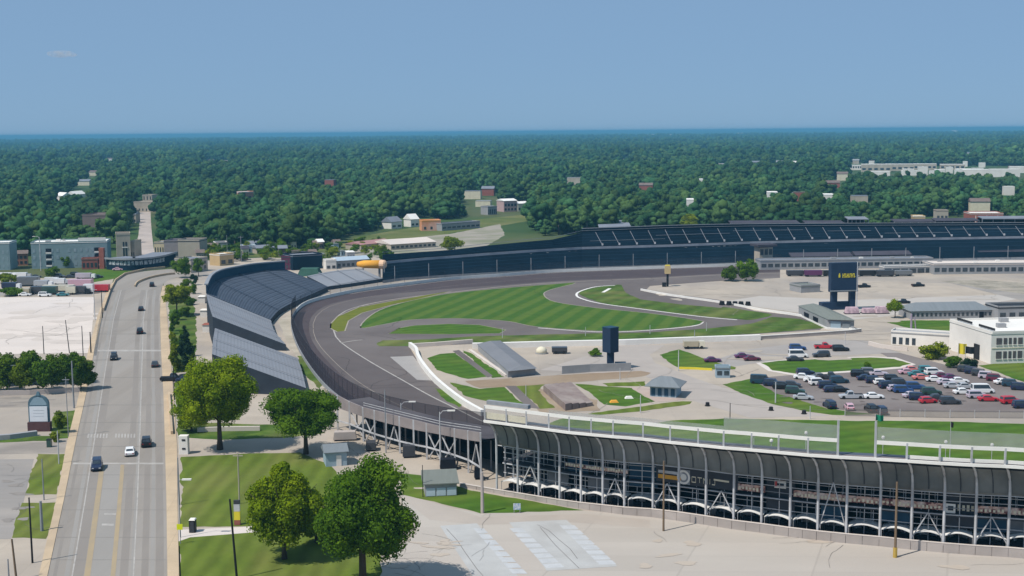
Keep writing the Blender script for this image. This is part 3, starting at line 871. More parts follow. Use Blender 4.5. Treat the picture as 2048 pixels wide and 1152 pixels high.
def big_tree(name, label, base_px, rx, h, crown0, seed, lm, shape='round', nclump=60, nleaf=15000, leaf=.34, tr=.38, group=None, lean=0., cat='tree', core=.6):
    b = G(*base_px)
    t = thing(name, label, cat, b, 0, group)
    trunk_mb(h, tr, rx, seed, lean, 8).build('trunk', m_bark, t, local=True, smooth=True)
    rz = (h - crown0) / 2
    me = crown_mesh('crown', seed, rx, rx * .95, rz, crown0 + rz, nclump, int(nleaf * 1.9), leaf * .72, shape, core, (.20, .35), [lm], ico=ICO2, fill=(.35, .97))
    link_mesh('crown', me, t, (lean, 0, 0))
    return t

big_tree('broadleaf_tree', 'large bright green round tree on the far side of the lawn beside the road', (440, 899), 8.6, 20.6, 4.4, 101, L_NEAR, nclump=105, nleaf=26000, tr=.5)
big_tree('broadleaf_tree', 'mid green broad tree with open lower crown beside the blue kiosk', (612, 908), 8.0, 15.6, 3.0, 102, L_DARK, nclump=80, nleaf=20000, tr=.45)
big_tree('broadleaf_tree', 'yellow green pointed tree on the lawn nearest the road', (569, 1118), 7.4, 17.2, 1.9, 103, L_NEAR, shape='cone', nclump=120, nleaf=24000, tr=.34)
big_tree('broadleaf_tree', 'largest dark green spreading tree at the corner of the front parking lot', (726, 1176), 8.0, 19.6, 3.2, 104, L_DARK, nclump=90, nleaf=26000, tr=.55)
big_tree('spruce_tree', 'narrow blue green conifer squeezed between the two nearest lawn trees', (632, 1085), 2.6, 10.6, .8, 105, L_CONE, shape='cone', nclump=40, nleaf=6000, leaf=.26, tr=.2)
big_tree('young_tree', 'low spreading bright green tree under the conifer on the lawn', (640, 1082), 3.4, 4.6, .5, 106, L_NEAR, nclump=26, nleaf=3500, leaf=.28, tr=.14)
big_tree('shrub', 'tall loose green shrub beside the sidewalk left of the large round tree', (383, 862), 4.2, 7.4, .2, 107, L_NEAR, nclump=30, nleaf=5000, leaf=.3, tr=.2)

# mid-distance single trees -------------------------------------------------
def mid_tree(name, label, px, py, w_px, top_py, lm, seed, crown0=.22, shape='round', group=None, nleaf=2600, nclump=24, dense=.68, cat='tree'):
    b = G(px, py)
    rx = w_px / 2 * mpp(py)
    h = max(ZT(px, top_py, b), 1.0)
    t = thing(name, label, cat, b, 0, group)
    if crown0 > .05:
        trunk_mb(h, max(.12, rx * .05), rx, seed, 0, 5).build('trunk', m_bark, t, local=True)
    c0 = h * crown0
    rz = (h - c0) / 2
    me = crown_mesh('crown', seed, rx, rx, rz, c0 + rz, nclump, nleaf, max(.22, rx * .085), shape, dense, (.26, .42), [lm], fill=(.35, .92))
    link_mesh('crown', me, t)
    return t
mid_tree('broadleaf_tree', 'light yellow green round tree beside the road near its bend', 354, 632, 64, 566, L_YEL, 201, .3)
mid_tree('broadleaf_tree', 'dark dense round tree at the road bend in front of the beige block', 364, 556, 44, 513, L_DARK, 202, .04)
mid_tree('broadleaf_tree', 'small dark green tree between road bend and first seat bank', 397, 552, 26, 514, L_DARK, 203, .06)
mid_tree('cypress_tree', 'tall narrow dark evergreen in the roadside shrub strip', 371, 735, 24, 632, L_CONE, 204, .04, 'column')
mid_tree('cypress_tree', 'shorter dark evergreen in front of the tall one in the roadside strip', 372, 752, 34, 664, L_CONE, 205, .03, 'column')
mid_tree('shrub', 'loose pale green shrub against the sidewalk in the roadside strip', 350, 752, 26, 676, L_YEL, 206, .03, 'column', cat='shrub')
mid_tree('shrub', 'green shrub at the head of the roadside strip under the yellow tree', 351, 662, 22, 622, L_DARK, 207, .03, cat='shrub')
mid_tree('shrub', 'low dark hedge on the grass patch behind the yellow green tree', 378, 610, 32, 592, L_DARK, 208, .02, cat='shrub')
mid_tree('broadleaf_tree', 'lone bright green round tree in the paddock by the long grey shed', 1790, 636, 34, 597, L_NEAR, 209, .22)
mid_tree('broadleaf_tree', 'wide dark green tree beside the beige tower at the end of the track', 1496, 562, 48, 519, L_DARK, 210, .05)
mid_tree('broadleaf_tree', 'smaller brighter green tree left of the wide dark tree by the track end', 1460, 562, 42, 530, L_HEDGE, 211, .05)
mid_tree('shrub', 'broad green bush beside the white museum block', 1866, 718, 62, 684, L_YEL, 212, .02, cat='shrub')
mid_tree('shrub', 'dark low bush at the foot of the white museum wall', 1938, 738, 36, 715, L_CONE, 213, .02, cat='shrub')
mid_tree('shrub', 'dark bush left of the museum entrance flags', 1905, 735, 40, 712, L_DARK, 214, .02, cat='shrub')
mid_tree('broadleaf_tree', 'pale yellow green tree behind the navy stand near the gravel yard', 903, 502, 50, 470, L_YEL, 215, .06)
mid_tree('broadleaf_tree', 'green tree above the orange tank behind the stand', 768, 522, 40, 498, L_HEDGE, 216, .06)
mid_tree('broadleaf_tree', 'dark tree in the middle of the far west car park', 103, 556, 32, 531, L_DARK, 217, .06)
mid_tree('broadleaf_tree', 'small dark tree against the teal apartment block', 132, 536, 24, 511, L_DARK, 218, .08)
mid_tree('shrub', 'bright bush at the left edge of the far west car park', 14, 566, 46, 546, L_YEL, 219, .02, cat='shrub')
mid_tree('shrub', 'dark bush behind the pale lot at its left end', 20, 592, 50, 574, L_DARK, 220, .02, cat='shrub')
mid_tree('broadleaf_tree', 'yellow green tree at the front edge of the far woods behind the navy stand', 1380, 466, 44, 428, L_YEL, 221, .08)
mid_tree('shrub', 'round green bush on the oval lawn of the parking lot', 1735, 736, 18, 724, L_DARK, 222, .02, nleaf=700, nclump=10, cat='shrub')
mid_tree('shrub', 'green shrubs beside the second black scoreboard', 1190, 712, 34, 696, L_DARK, 223, .02, nleaf=1200, nclump=12, cat='shrub')
mid_tree('shrub', 'bushy shrub beside the brick based sign', 121, 866, 34, 820, L_HEDGE, 224, .03, nleaf=2200, cat='shrub')
mid_tree('shrub', 'low shrub left of the road in front of the bushy one', 112, 884, 24, 862, L_YEL, 225, .02, nleaf=1200, cat='shrub')
# loose planting of the roadside strip
for i, (x, y, w_, t_, L_) in enumerate(((346, 690, 18, 660, L_YEL), (352, 706, 22, 668, L_HEDGE), (362, 716, 26, 676, L_HEDGE), (384, 712, 18, 682, L_DARK), (349, 726, 22, 690, L_DARK), (384, 735, 20, 700, L_HEDGE), (352, 742, 24, 706, L_HEDGE), (366, 688, 24, 660, L_DARK), (356, 640, 26, 616, L_DARK), (374, 634, 30, 612, L_HEDGE), (386, 588, 26, 560, L_DARK), (372, 578, 30, 556, L_HEDGE), (388, 570, 22, 548, L_CONE), (362, 750, 26, 716, L_YEL), (386, 752, 18, 722, L_CONE), (344, 668, 14, 648, L_HEDGE))):
    mid_tree('shrub', ORD[i] + ' small shrub in the mixed planting along the roadside strip', x, y, w_, t_, L_, 240 + i, .02, group='roadside strip planting', nleaf=1400, nclump=14, cat='shrub')
# the tree row beyond the side street
row = [(-22, 784, 56, 712), (12, 785, 56, 704), (44, 786, 50, 716), (68, 783, 46, 700), (95, 786, 50, 714), (118, 784, 46, 706), (142, 783, 46, 703), (163, 780, 44, 714), (178, 778, 26, 730)]
for i, (x, y, w_, t_) in enumerate(row):
    mid_tree('row_tree', ORD[i] + ' dark green tree from the left in the dense row beyond the side street', x, y, w_ * 1.25, t_ - 4, L_HEDGE, 300 + i, .04, group='tree row beyond the side street', nleaf=4500, nclump=32)
row2 = [(0, 770, 50, 706), (56, 768, 50, 708), (106, 768, 46, 710), (150, 767, 42, 712)]
for i, (x, y, w_, t_) in enumerate(row2):
    mid_tree('row_tree', ORD[i] + ' tree from the left in the rear line of the row beyond the side street', x, y, w_ * 1.3, t_ - 5, L_HEDGE, 320 + i, .05, group='tree row beyond the side street', nleaf=2200, nclump=22)

g_ = random.Random(8)
for i, (x, y) in enumerate(sorted((g_.uniform(395, 765), g_.uniform(488, 524)) for _ in range(84))):
    mid_tree('village_tree', f'small tree, number {i + 1} from the left in the village strip behind the seat banks', x, y, g_.uniform(16, 34), y - g_.uniform(12, 28), g_.choice([L_HEDGE, L_DARK, L_YEL]), 500 + i, .05, group='trees in the village strip', nleaf=500, nclump=9)
# ---------------------------------------------------------------- the woods
WV = []
SHP = [(7.2, 5.6, 6.8, 19), (5.8, 6.6, 8.4, 16), (8.4, 5.4, 6.4, 26), (4.8, 6.9, 8.3, 13), (6.6, 4.6, 6.0, 18), (7.6, 6.4, 7.8, 24)]
for k in range(6):
    WV.append(crown_mesh('woodland_tree', 400 + k, SHP[k][0], SHP[k][0] * .94, SHP[k][1], SHP[k][2], SHP[k][3], 900, .5, 'round', .92, (.22, .42), [L_WOOD, m_bark], (.35, 6.0), ico=ICO2))
FRONT = [(-200, 494), (0, 492), (60, 488), (160, 486), (218, 480), (300, 482), (330, 486), (420, 494), (480, 502), (560, 497), (640, 492), (690, 474), (760, 458), (860, 441), (960, 433), (1050, 424), (1066, 432), (1000, 452), (1010, 478), (1060, 482), (1110, 470), (1150, 458), (1340, 456), (1480, 450), (1700, 450), (1900, 448), (2300, 446)]
FR2 = [(-200, 514), (0, 514), (60, 512), (160, 508), (218, 498), (300, 494), (330, 494), (420, 498), (480, 504), (560, 500), (640, 495), (690, 474), (760, 458), (860, 441), (960, 433), (1050, 426), (1075, 470), (1110, 474), (1150, 468), (1340, 466), (1480, 463), (1700, 462), (1900, 460), (2300, 458)]
def front_y(px):
    for (xa, ya), (xb, yb) in zip(FR2, FR2[1:]):
        if xa <= px <= xb:
            return ya + (yb - ya) * (px - xa) / (xb - xa)
    return 480
CLEAR = []      # (px0, px1, py0, py1): clearings that hold buildings
CLEAR += [(1690, 2200, 332, 374), (150, 224, 446, 492), (256, 322, 416, 520), (770, 870, 436, 452), (100, 190, 392, 428), (470, 520, 394, 430), (970, 1066, 404, 440), (1380, 1480, 432, 452), (1815, 2012, 434, 462), (1750, 1800, 428, 450), (540, 575, 470, 496), (1985, 2100, 344, 362)]
HOUSES = []
g_ = random.Random(77)
for k in range(42):
    y_ = 262 + 66 * 2600 / g_.uniform(950, 4200)
    x_ = g_.uniform(0, 2048)
    if y_ > 446 or 225 < x_ < 345: continue
    HOUSES.append((x_, y_))
    m_ = 1 / mpp(y_)
    CLEAR.append((x_ - 15 * m_, x_ + 15 * m_, y_ - 2, y_ + 17 * m_ * .9))
def cleared(px, py):
    return any(a <= px <= b and c <= py <= d for a, b, c, d in CLEAR)
pts = []
Y = 700.0
while Y < 11500:
    s = 8.0 if Y < 1500 else (10.0 if Y < 2500 else (14.5 if Y < 5200 else (27.0 if Y < 8000 else 36.0)))
    k = 1.0 if Y < 1500 else (1.15 if Y < 2500 else (1.5 if Y < 5200 else (1.75 if Y < 8000 else 2.1)))
    half = Y * .43 + 60
    n = int(2 * half / s)
    for i in range(n):
        x = -half + (i + .5) * s + random.uniform(-.42, .42) * s
        y = Y + random.uniform(-.42, .42) * s
        px, py = PX((x, y, 0))
        if py > front_y(px) or cleared(px, py):
            continue
        # thin gaps and glades, larger ones farther out
        q = math.sin(x * .013 + 1.3) * math.sin(y * .0047 + .6) + math.sin(x * .031) * math.sin(y * .011 + 2)
        if q > 1.25 and random.random() < .8:
            continue
        pts.append((x, y, k * random.choice([.45, .6, .75, .85, .95, 1.08, 1.25]) * random.uniform(.9, 1.1), random.uniform(0, 2 * PI), random.randrange(6)))
    Y += s
pts.sort(key=lambda p: p[1])
def wood_zone(px):
    for lim, txt, g in ((150, 'woodland tree rising behind the blue teal apartment blocks', 'trees behind the apartment blocks'),
                        (262, 'woodland tree left of the brick street', 'trees left of the brick street'),
                        (420, 'woodland tree right of the brick street', 'trees right of the brick street'),
                        (700, 'woodland tree at the wood edge above the first grey seat bank', 'trees above the first seat bank'),
                        (1070, 'woodland tree along the upper edge of the dry grass slope', 'trees above the grass slope'),
                        (1180, 'woodland tree between gravel yard and navy grandstand', 'trees by the gravel yard'),
                        (1520, 'woodland tree behind the curved end of the navy grandstand', 'trees behind the navy grandstand'),
                        (5000, 'woodland tree behind the roofed boxes of the long navy grandstand', 'trees behind the roofed boxes')):
        if px < lim:
            return txt, g
vis = [p for p in pts if -60 < PX((p[0], p[1], 8))[0] < 2108]
first = vis[:290]
fs = set(map(id, first))
src = [None] * 6
for (x, y, s, a, k) in first:
    o = link_mesh('woodland_tree', WV[k], None, (x, y, 0))
    o.scale = (s, s, s * random.uniform(.9, 1.15)); o.rotation_euler = (0, 0, a)
    txt, g = wood_zone(PX((x, y, 0))[0])
    tag(o, txt, 'tree', g)
    if src[k] is None: src[k] = o
rest = [p for p in pts if id(p) not in fs]
wm = bpy.data.meshes.new('woods')
wm.from_pydata([(p[0], p[1], 0) for p in rest], [], [])
for nm, ty, idx in (('size', 'FLOAT', 2), ('turn', 'FLOAT', 3), ('pick', 'INT', 4)):
    a_ = wm.attributes.new(nm, ty, 'POINT')
    a_.data.foreach_set('value', [p[idx] for p in rest])
wo = bpy.data.objects.new('woods', wm)
COL.objects.link(wo)
wo['kind'] = 'stuff'
ng = bpy.data.node_groups.new('woods_scatter', 'GeometryNodeTree')
ng.interface.new_socket('Geometry', in_out='INPUT', socket_type='NodeSocketGeometry')
ng.interface.new_socket('Geometry', in_out='OUTPUT', socket_type='NodeSocketGeometry')
gi, go_ = ng.nodes.new('NodeGroupInput'), ng.nodes.new('NodeGroupOutput')
jn = ng.nodes.new('GeometryNodeJoinGeometry')
ms_ = ng.nodes.new('GeometryNodeInputNamedAttribute'); ms_.data_type = 'FLOAT'; ms_.inputs[0].default_value = 'size'
mt_ = ng.nodes.new('GeometryNodeInputNamedAttribute'); mt_.data_type = 'FLOAT'; mt_.inputs[0].default_value = 'turn'
mk_ = ng.nodes.new('GeometryNodeInputNamedAttribute'); mk_.data_type = 'INT'; mk_.inputs[0].default_value = 'pick'
cx = ng.nodes.new('ShaderNodeCombineXYZ'); ng.links.new(mt_.outputs[0], cx.inputs[2])
for k in range(6):
    oi = ng.nodes.new('GeometryNodeObjectInfo'); oi.transform_space = 'ORIGINAL'
    oi.inputs['Object'].default_value = src[k]
    gti = ng.nodes.new('GeometryNodeGeometryToInstance')
    cmpn = ng.nodes.new('FunctionNodeCompare'); cmpn.data_type = 'INT'; cmpn.operation = 'EQUAL'
    ci_ = [s for s in cmpn.inputs if s.type == 'INT']
    ng.links.new(mk_.outputs[0], ci_[0]); ci_[1].default_value = k
    ip = ng.nodes.new('GeometryNodeInstanceOnPoints')
    ng.links.new(gi.outputs[0], ip.inputs['Points'])
    ng.links.new(cmpn.outputs[0], ip.inputs['Selection'])
    ng.links.new(oi.outputs['Geometry'], gti.inputs[0])
    ng.links.new(gti.outputs[0], ip.inputs['Instance'])
    ng.links.new(cx.outputs[0], ip.inputs['Rotation'])
    ng.links.new(ms_.outputs[0], ip.inputs['Scale'])
    ng.links.new(ip.outputs[0], jn.inputs[0])
ng.links.new(jn.outputs[0], go_.inputs[0])
md = wo.modifiers.new('scatter', 'NODES')
md.node_group = ng
print('woods', len(rest), 'individuals', len(first))

# the farthest woods read as one rolling canopy
nu, nv_ = 420, 130
vv = []
for j in range(nv_):
    Yj = 10500 * (60000 / 10500) ** ((j / (nv_ - 1)) ** 1.25)
    for i in range(nu):
        X = (i / (nu - 1) - .5) * 2 * (Yj * .46 + 100)
        z = 14 + 4.5 * math.sin(X * .021 + math.sin(Yj * .004) * 3) * math.sin(Yj * .013 + X * .005) + random.uniform(-4.5, 4.5)
        z += max(0, (Yj - 14000) / 46000) ** .5 * 46 * (math.sin(X * .00052 + 1.0) * .5 + math.sin(X * .0013 + Yj * .0001) * .35 + .55)
        vv.append((X, Yj, z if j else 0.0))
ff = [(j * nu + i, j * nu + i + 1, (j + 1) * nu + i + 1, (j + 1) * nu + i) for j in range(nv_ - 1) for i in range(nu - 1)]
dm = MB(); dm.v = [Vector(p) for p in vv]; dm.f = ff; dm.mi = [0] * len(ff)
m_can = mat('far_canopy', (0.055, 0.13, 0.038), (0.022, 0.07, 0.025), scale=.03, c3=(0.11, 0.15, 0.04), scale3=.004, rough=1.0, spec=0.0)
tag(dm.build('distant_woods', m_can), kind='stuff')
# ================================================================ grandstands, walls and fences of the speedway
m_navy = mat('navy_seats', (0.008, 0.022, 0.040), (0.011, 0.029, 0.05), scale=.15, c3=(0.007, 0.017, 0.03), scale3=.03, rough=.75)
m_slate = mat('slate_seats', (0.082, 0.10, 0.132), (0.070, 0.086, 0.115), scale=.2, c3=(0.092, 0.11, 0.142), scale3=.04, rough=.7)
m_slate_lt = mat('light_grey_seats', (0.265, 0.275, 0.30), (0.245, 0.255, 0.28), scale=.2, c3=(0.28, 0.29, 0.31), scale3=.04, rough=.7)
m_dark = mat('dark_interior', (0.012, 0.014, 0.020), (0.018, 0.02, 0.027), scale=.3, rough=.9)  # near-black: the shade beneath the stands is put into this colour
m_soffit = mat('soffit_panel', (0.22, 0.228, 0.222), (0.165, 0.172, 0.168), scale=.3, stretch=(1, 1, .5), c3=(0.10, 0.107, 0.106), scale3=.12, rough=.8)
m_steelw = mat('pale_steel', (0.56, 0.56, 0.57), (0.47, 0.47, 0.485), scale=.6, rough=.55, c3=(0.38, 0.37, 0.37), scale3=.4)
m_steelg = mat('grey_steel', (0.30, 0.31, 0.33), (0.24, 0.25, 0.265), scale=.6, rough=.55)
m_wallc = mat('wall_concrete', (0.46, 0.405, 0.37), (0.40, 0.355, 0.325), scale=.35, c3=(0.33, 0.29, 0.265), scale3=.12, rough=.9)
m_mesh_d = mat('dark_mesh', (0.04, 0.036, 0.048), rough=.8, alpha=.6)
m_mesh_l = mat('pale_mesh', (0.45, 0.46, 0.45), rough=.8, alpha=.30)
m_mesh_t = mat('thin_mesh', (0.45, 0.46, 0.45), rough=.8, alpha=.10)
m_mesh_f = mat('faint_mesh', (0.10, 0.12, 0.15), rough=.8, alpha=.25)
m_canvas = mat('white_canvas', (0.80, 0.78, 0.74), (0.72, 0.70, 0.67), scale=.6, rough=.8)
m_bluedk = mat('blue_panel', (0.020, 0.055, 0.095), (0.028, 0.07, 0.115), scale=.3, rough=.6)
m_greybd = mat('dark_grey_panel', (0.06, 0.062, 0.07), (0.048, 0.05, 0.057), scale=.4, rough=.7)
m_banner = mat('faded_banner', (0.58, 0.36, 0.28), (0.14, 0.05, 0.05), scale=1.3, lo=.44, hi=.56, c3=(0.68, 0.56, 0.50), scale3=.7, rough=.8)
m_cream = mat('cream_panel', (0.72, 0.66, 0.50), (0.64, 0.58, 0.44), scale=.5, rough=.7)

m_greyw_ = mat('mid_grey_panel', (0.16, 0.165, 0.175), (0.12, 0.125, 0.135), scale=.5)
def inward(L, i):
    d = (L[min(i + 1, len(L) - 1)] - L[max(i - 1, 0)])
    n = Vector((-d.y, d.x, 0)).normalized()
    return n if n.y > 0 else -n
def deck(mb, bot, top, rows, mi=0):
    """stepped seating between a low and a high edge (equal length lists of world points)"""
    prev = None
    for r in range(rows):
        t0, t1 = r / rows, (r + 1) / rows
        A = [b.lerp(t, t0) for b, t in zip(bot, top)]
        B = [b.lerp(t, t1) for b, t in zip(bot, top)]
        for a, b in zip(A, B):
            b.z, a.z = b.z, a.z
        up = [Vector((a.x, a.y, b.z)) for a, b in zip(A, B)]
        mb.strip(A, up, mi)                     # riser
        mb.strip(up, B, mi)                     # tread
    return mb
def skirt(mb, line, mi=0, z=0.0):
    return mb.strip([Vector((p.x, p.y, z)) for p in line], list(line), mi)

# ---------------------------------------------------------------- big grandstand seen from behind (lower right)
CB = [(989, 986), (1031, 994), (1073, 1002), (1115, 1010), (1158, 1017), (1202, 1023), (1246, 1029), (1303, 1034), (1354, 1041), (1408, 1049), (1464, 1058), (1520, 1065), (1577, 1073), (1633, 1080), (1691, 1086), (1758, 1092), (1821, 1099), (1886, 1105), (1950, 1110), (2016, 1114), (2085, 1120), (2160, 1127)]
RM = [(968, 842), (1011, 847), (1051, 852), (1096, 858), (1137, 864), (1181, 868), (1225, 872), (1285, 878), (1339, 886), (1395, 891), (1446, 895), (1502, 899), (1556, 903), (1615, 909), (1675, 913), (1750, 917), (1813, 920), (1879, 925), (1943, 929), (2010, 932), (2079, 937), (2154, 942)]
wallL = [G(x, y) for x, y in CB]
NIN = [inward(wallL, i) for i in range(len(wallL))]
colB = [p + n * .75 for p, n in zip(wallL, NIN)]
rimP = [P(x, y, b.y - 3.9) for (x, y), b in zip(RM, colB)]
# even out the heights so that the rim runs fair
zs = [p.z for p in rimP]
zf = np.polyfit(range(len(zs)), zs, 2)
for i, p in enumerate(rimP): p.z = float(np.polyval(zf, i)) * .5 + p.z * .5
gs = thing('grandstand', 'large grandstand seen from behind with curved steel ribs, dark soffit and white railing', 'grandstand', colB[10])
def rib(i, off=0.0):
    b, r, n = colB[i], rimP[i], NIN[i]
    zb = r.z * .64
    p0 = Vector((b.x, b.y, zb)); c = Vector((b.x, b.y, r.z * .9))
    pts = []
    for k in range(8):
        t = k / 7
        q = p0 * (1 - t) ** 2 + c * 2 * t * (1 - t) + r * t * t
        pts.append(q + n * off)
    return pts
for i in range(len(colB)):
    b = colB[i]
    pts = [Vector((b.x, b.y, 0))] + rib(i)
    MB().tube(pts, [.23] * 2 + [.20] * 7, 6).build('column', m_steelw, gs)
sf = MB()
prof = [[rimP[i] + NIN[i] * .32] + list(reversed(rib(i, .34)))[1:] + [colB[i] + NIN[i] * 1.2 + Vector((0, 0, rimP[i].z * .60)), colB[i] + NIN[i] * 4.5 + Vector((0, 0, rimP[i].z * .57))] for i in range(len(colB))]
for i in range(len(colB) - 1):
    sf.strip(prof[i], prof[i + 1])
sf.build('soffit', m_soffit, gs, smooth=True)
# top walkway, seating that falls towards the track, its underside
tw0 = [p + Vector((0, 0, .1)) for p in rimP]
tw1 = [p + n * 1.3 + Vector((0, 0, .1)) for p, n in zip(rimP, NIN)]
MB().strip(tw0, tw1).build('walkway', m_asph, gs)
lo = [Vector((p.x, p.y, 0)) + n * 34 + Vector((0, 0, 2.0)) for p, n in zip(colB, NIN)]
dk = deck(MB(), lo, tw1, 22)
dk.build('seating', m_slate, gs)
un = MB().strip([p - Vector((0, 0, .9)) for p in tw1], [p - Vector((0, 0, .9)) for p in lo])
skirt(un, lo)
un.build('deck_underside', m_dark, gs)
rimb = MB()
rimb.wall([(p.x, p.y) for p in rimP], [p.z - .30 for p in rimP], [p.z + .16 for p in rimP], .22)
rimb.build('rim_beam', m_white, gs)
for i in range(len(rimP)):
    p = rimP[i]
    MB().box(p + Vector((0, 0, 1.35)) + NIN[i] * .25, (.26, .26, 2.7)).build('railing_post', m_steelw, gs)
def bandseg(i0, i1, z0, z1, name, m, t=.12, inn=.25):
    L = range(i0, i1 + 1)
    MB().wall([(rimP[i] + NIN[i] * inn)[:2] for i in L], [rimP[i].z + z0 for i in L], [rimP[i].z + z1 for i in L], t).build(name, m, gs)
for a, b in ((0, 3), (3, 6), (6, 14), (15, 21)):
    bandseg(a, b, 2.25, 2.85, 'band_rail', m_white)
bandseg(3, 10, 2.86, 3.5, 'screen', m_mesh_l, .02)
bandseg(10, 14, 2.86, 5.0, 'screen', m_mesh_l, .02)
bandseg(15, 21, 2.86, 5.0, 'screen', m_mesh_l, .02)
bandseg(0, 14, .2, 2.2, 'screen', m_mesh_t, .015, .27)
bandseg(0, 2, .35, 1.5, 'cream_infill', m_cream, .1, .5)
bandseg(16, 21, .2, .75, 'rim_board', m_white, .08, .6)
bandseg(0, 2, 2.9, 3.6, 'roof_strip', m_steelg, .8, 1.2)
for i in (14, 15):
    p = rimP[i] + NIN[i] * .25
    MB().box(p + Vector((0, 0, 2.9)), (.3, .3, 5.8)).build('gate_post', m_steelw, gs)
# floor and rooms under the seats
def off(i, d, z): return colB[i] + NIN[i] * d + Vector((0, 0, z))
n_c = len(colB)
mz = MB()
for z0, z1 in ((5.0, 5.45),):
    A = [off(i, 2.0, z1) for i in range(n_c)]; B = [off(i, 11, z1) for i in range(n_c)]
    C_ = [off(i, 2.0, z0) for i in range(n_c)]; D_ = [off(i, 11, z0) for i in range(n_c)]
    mz.strip(A, B); mz.strip(C_, A); mz.strip(D_, C_)
mz.build('mezzanine', m_greybd, gs)
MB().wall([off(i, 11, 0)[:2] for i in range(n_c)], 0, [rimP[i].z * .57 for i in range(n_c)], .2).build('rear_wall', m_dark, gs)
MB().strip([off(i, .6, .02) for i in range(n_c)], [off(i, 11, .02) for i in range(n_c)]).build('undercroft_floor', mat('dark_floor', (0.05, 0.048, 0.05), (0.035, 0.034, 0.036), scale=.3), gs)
for z, d, r in ((9.5, .1, .09), (8.5, 2.2, .06), (7.6, 2.2, .08), (6.5, 2.2, .07), (5.45, 1.9, .12), (4.2, 3.4, .07), (3.5, 2.2, .07)):
    pp = MB()
    pp.tube([off(i, d, z * (.93 + .07 * i / n_c)) for i in range(n_c)], r, 5)
    pp.build('pipe_rail', m_steelw if z != 6.5 else m_steelg, gs)
for i in range(n_c - 1):
    hr = [a_.lerp(b_, .5) + NIN[i] * .24 for a_, b_ in zip(rib(i), rib(i + 1))]
    MB().tube(hr, .07, 5).build('secondary_rib', m_greybd, gs)
mb_ = MB()
for i in range(n_c - 1):
    for t in (.33, .66):
        q = colB[i].lerp(colB[i + 1], t) + NIN[i] * 5.2
        mb_.tube([q, q + Vector((0, 0, rimP[i].z * .58))], .09, 5)
    for t, d_ in ((.5, 2.1), (.25, 3.4), (.75, 3.4)):
        q = colB[i].lerp(colB[i + 1], t) + NIN[i] * d_
        mb_.tube([q, q + Vector((0, 0, rimP[i].z * .6))], .07, 5)
mb_.build('inner_posts', m_steelw, gs)['kind'] = 'stuff'
for i, (z0, z1, m) in {3: (5.5, 8.4, m_bluedk), 6: (4.2, 9.0, m_bluedk), 7: (5.0, 9.0, m_greybd), 8: (5.0, 8.8, m_greybd), 9: (5.0, 8.8, m_greybd), 11: (2.8, 8.6, m_greybd), 15: (3.0, 5.0, m_bluedk), 17: (3.0, 8.6, m_greybd), 4: (2.6, 5.0, m_greyw_), 18: (2.8, 5.0, m_bluedk), 2: (2.6, 5.0, m_greyw_), 13: (2.6, 5.0, m_bluedk), 19: (2.8, 5.0, m_greyw_)}.items():
    a, b = off(i, 2.9, 0), off(i + 1, 2.9, 0)
    MB().wall([a[:2], b[:2]], z0, z1, .12).build('wall_panel', m, gs)
for i in (1, 5, 7, 9, 13, 16, 18):
    a, b = off(i, .75, 1.4), off(i + 1, .75, 1.4)
    mid = a.lerp(b, .5) + Vector((0, 0, 4.4 if i not in (13,) else 8.0))
    br = MB().bar(a, mid, .16).bar(b, mid, .16)
    br.build('brace', m_steelw, gs)
for i in range(n_c - 1):
    if i in (10, 12, 13, 14, 15, 16, 18, 19, 3, 4, 5):
        a, b = off(i, 2.05, 0), off(i + 1, 2.05, 0)
        z0 = 6.1 if i > 9 else 6.6
        MB().wall([a[:2], b[:2]], z0 - .1, z0 + (1.0 if i > 9 else .55), .1).build('sign_strip', m_banner, gs)
        g_ = random.Random(i)
        gl = MB()
        for k in range(7):
            t = .07 + k * .13
            q = a.lerp(b, t) - NIN[i] * .11
            gl.box(q + Vector((0, 0, z0 + .32 + g_.uniform(-.1, .12))), (.34, .05, g_.uniform(.3, .6)), math.atan2((b - a).y, (b - a).x))
        gl.build('faded_marks', m_cream, gs)
# retaining wall in front, panel by panel
rw = thing('retaining_wall', 'low panelled concrete wall running along the foot of the big grandstand', 'wall', wallL[8])
wl = MB()
WLs = [wallL[0] - (wallL[1] - wallL[0]) * 1.7] + wallL
for i in range(len(WLs) - 1):
    for t0, t1 in ((.006, .494), (.506, .994)):
        a, b = WLs[i].lerp(WLs[i + 1], t0), WLs[i].lerp(WLs[i + 1], t1)
        k = 0.6 + .1 * i if i < 9 else 1.5
        wl.wall([a[:2], b[:2]], 0, min(k, 1.5), .34)
wl.build('panel_row', m_wallc, rw)
cp = MB().wall([p[:2] for p in WLs], [min(.6 + .1 * i if i < 9 else 1.5, 1.5) for i in range(len(WLs))], [min(.6 + .1 * i if i < 9 else 1.5, 1.5) + .1 for i in range(len(WLs))], .42)
cp.build('coping', m_conc_pale, rw)
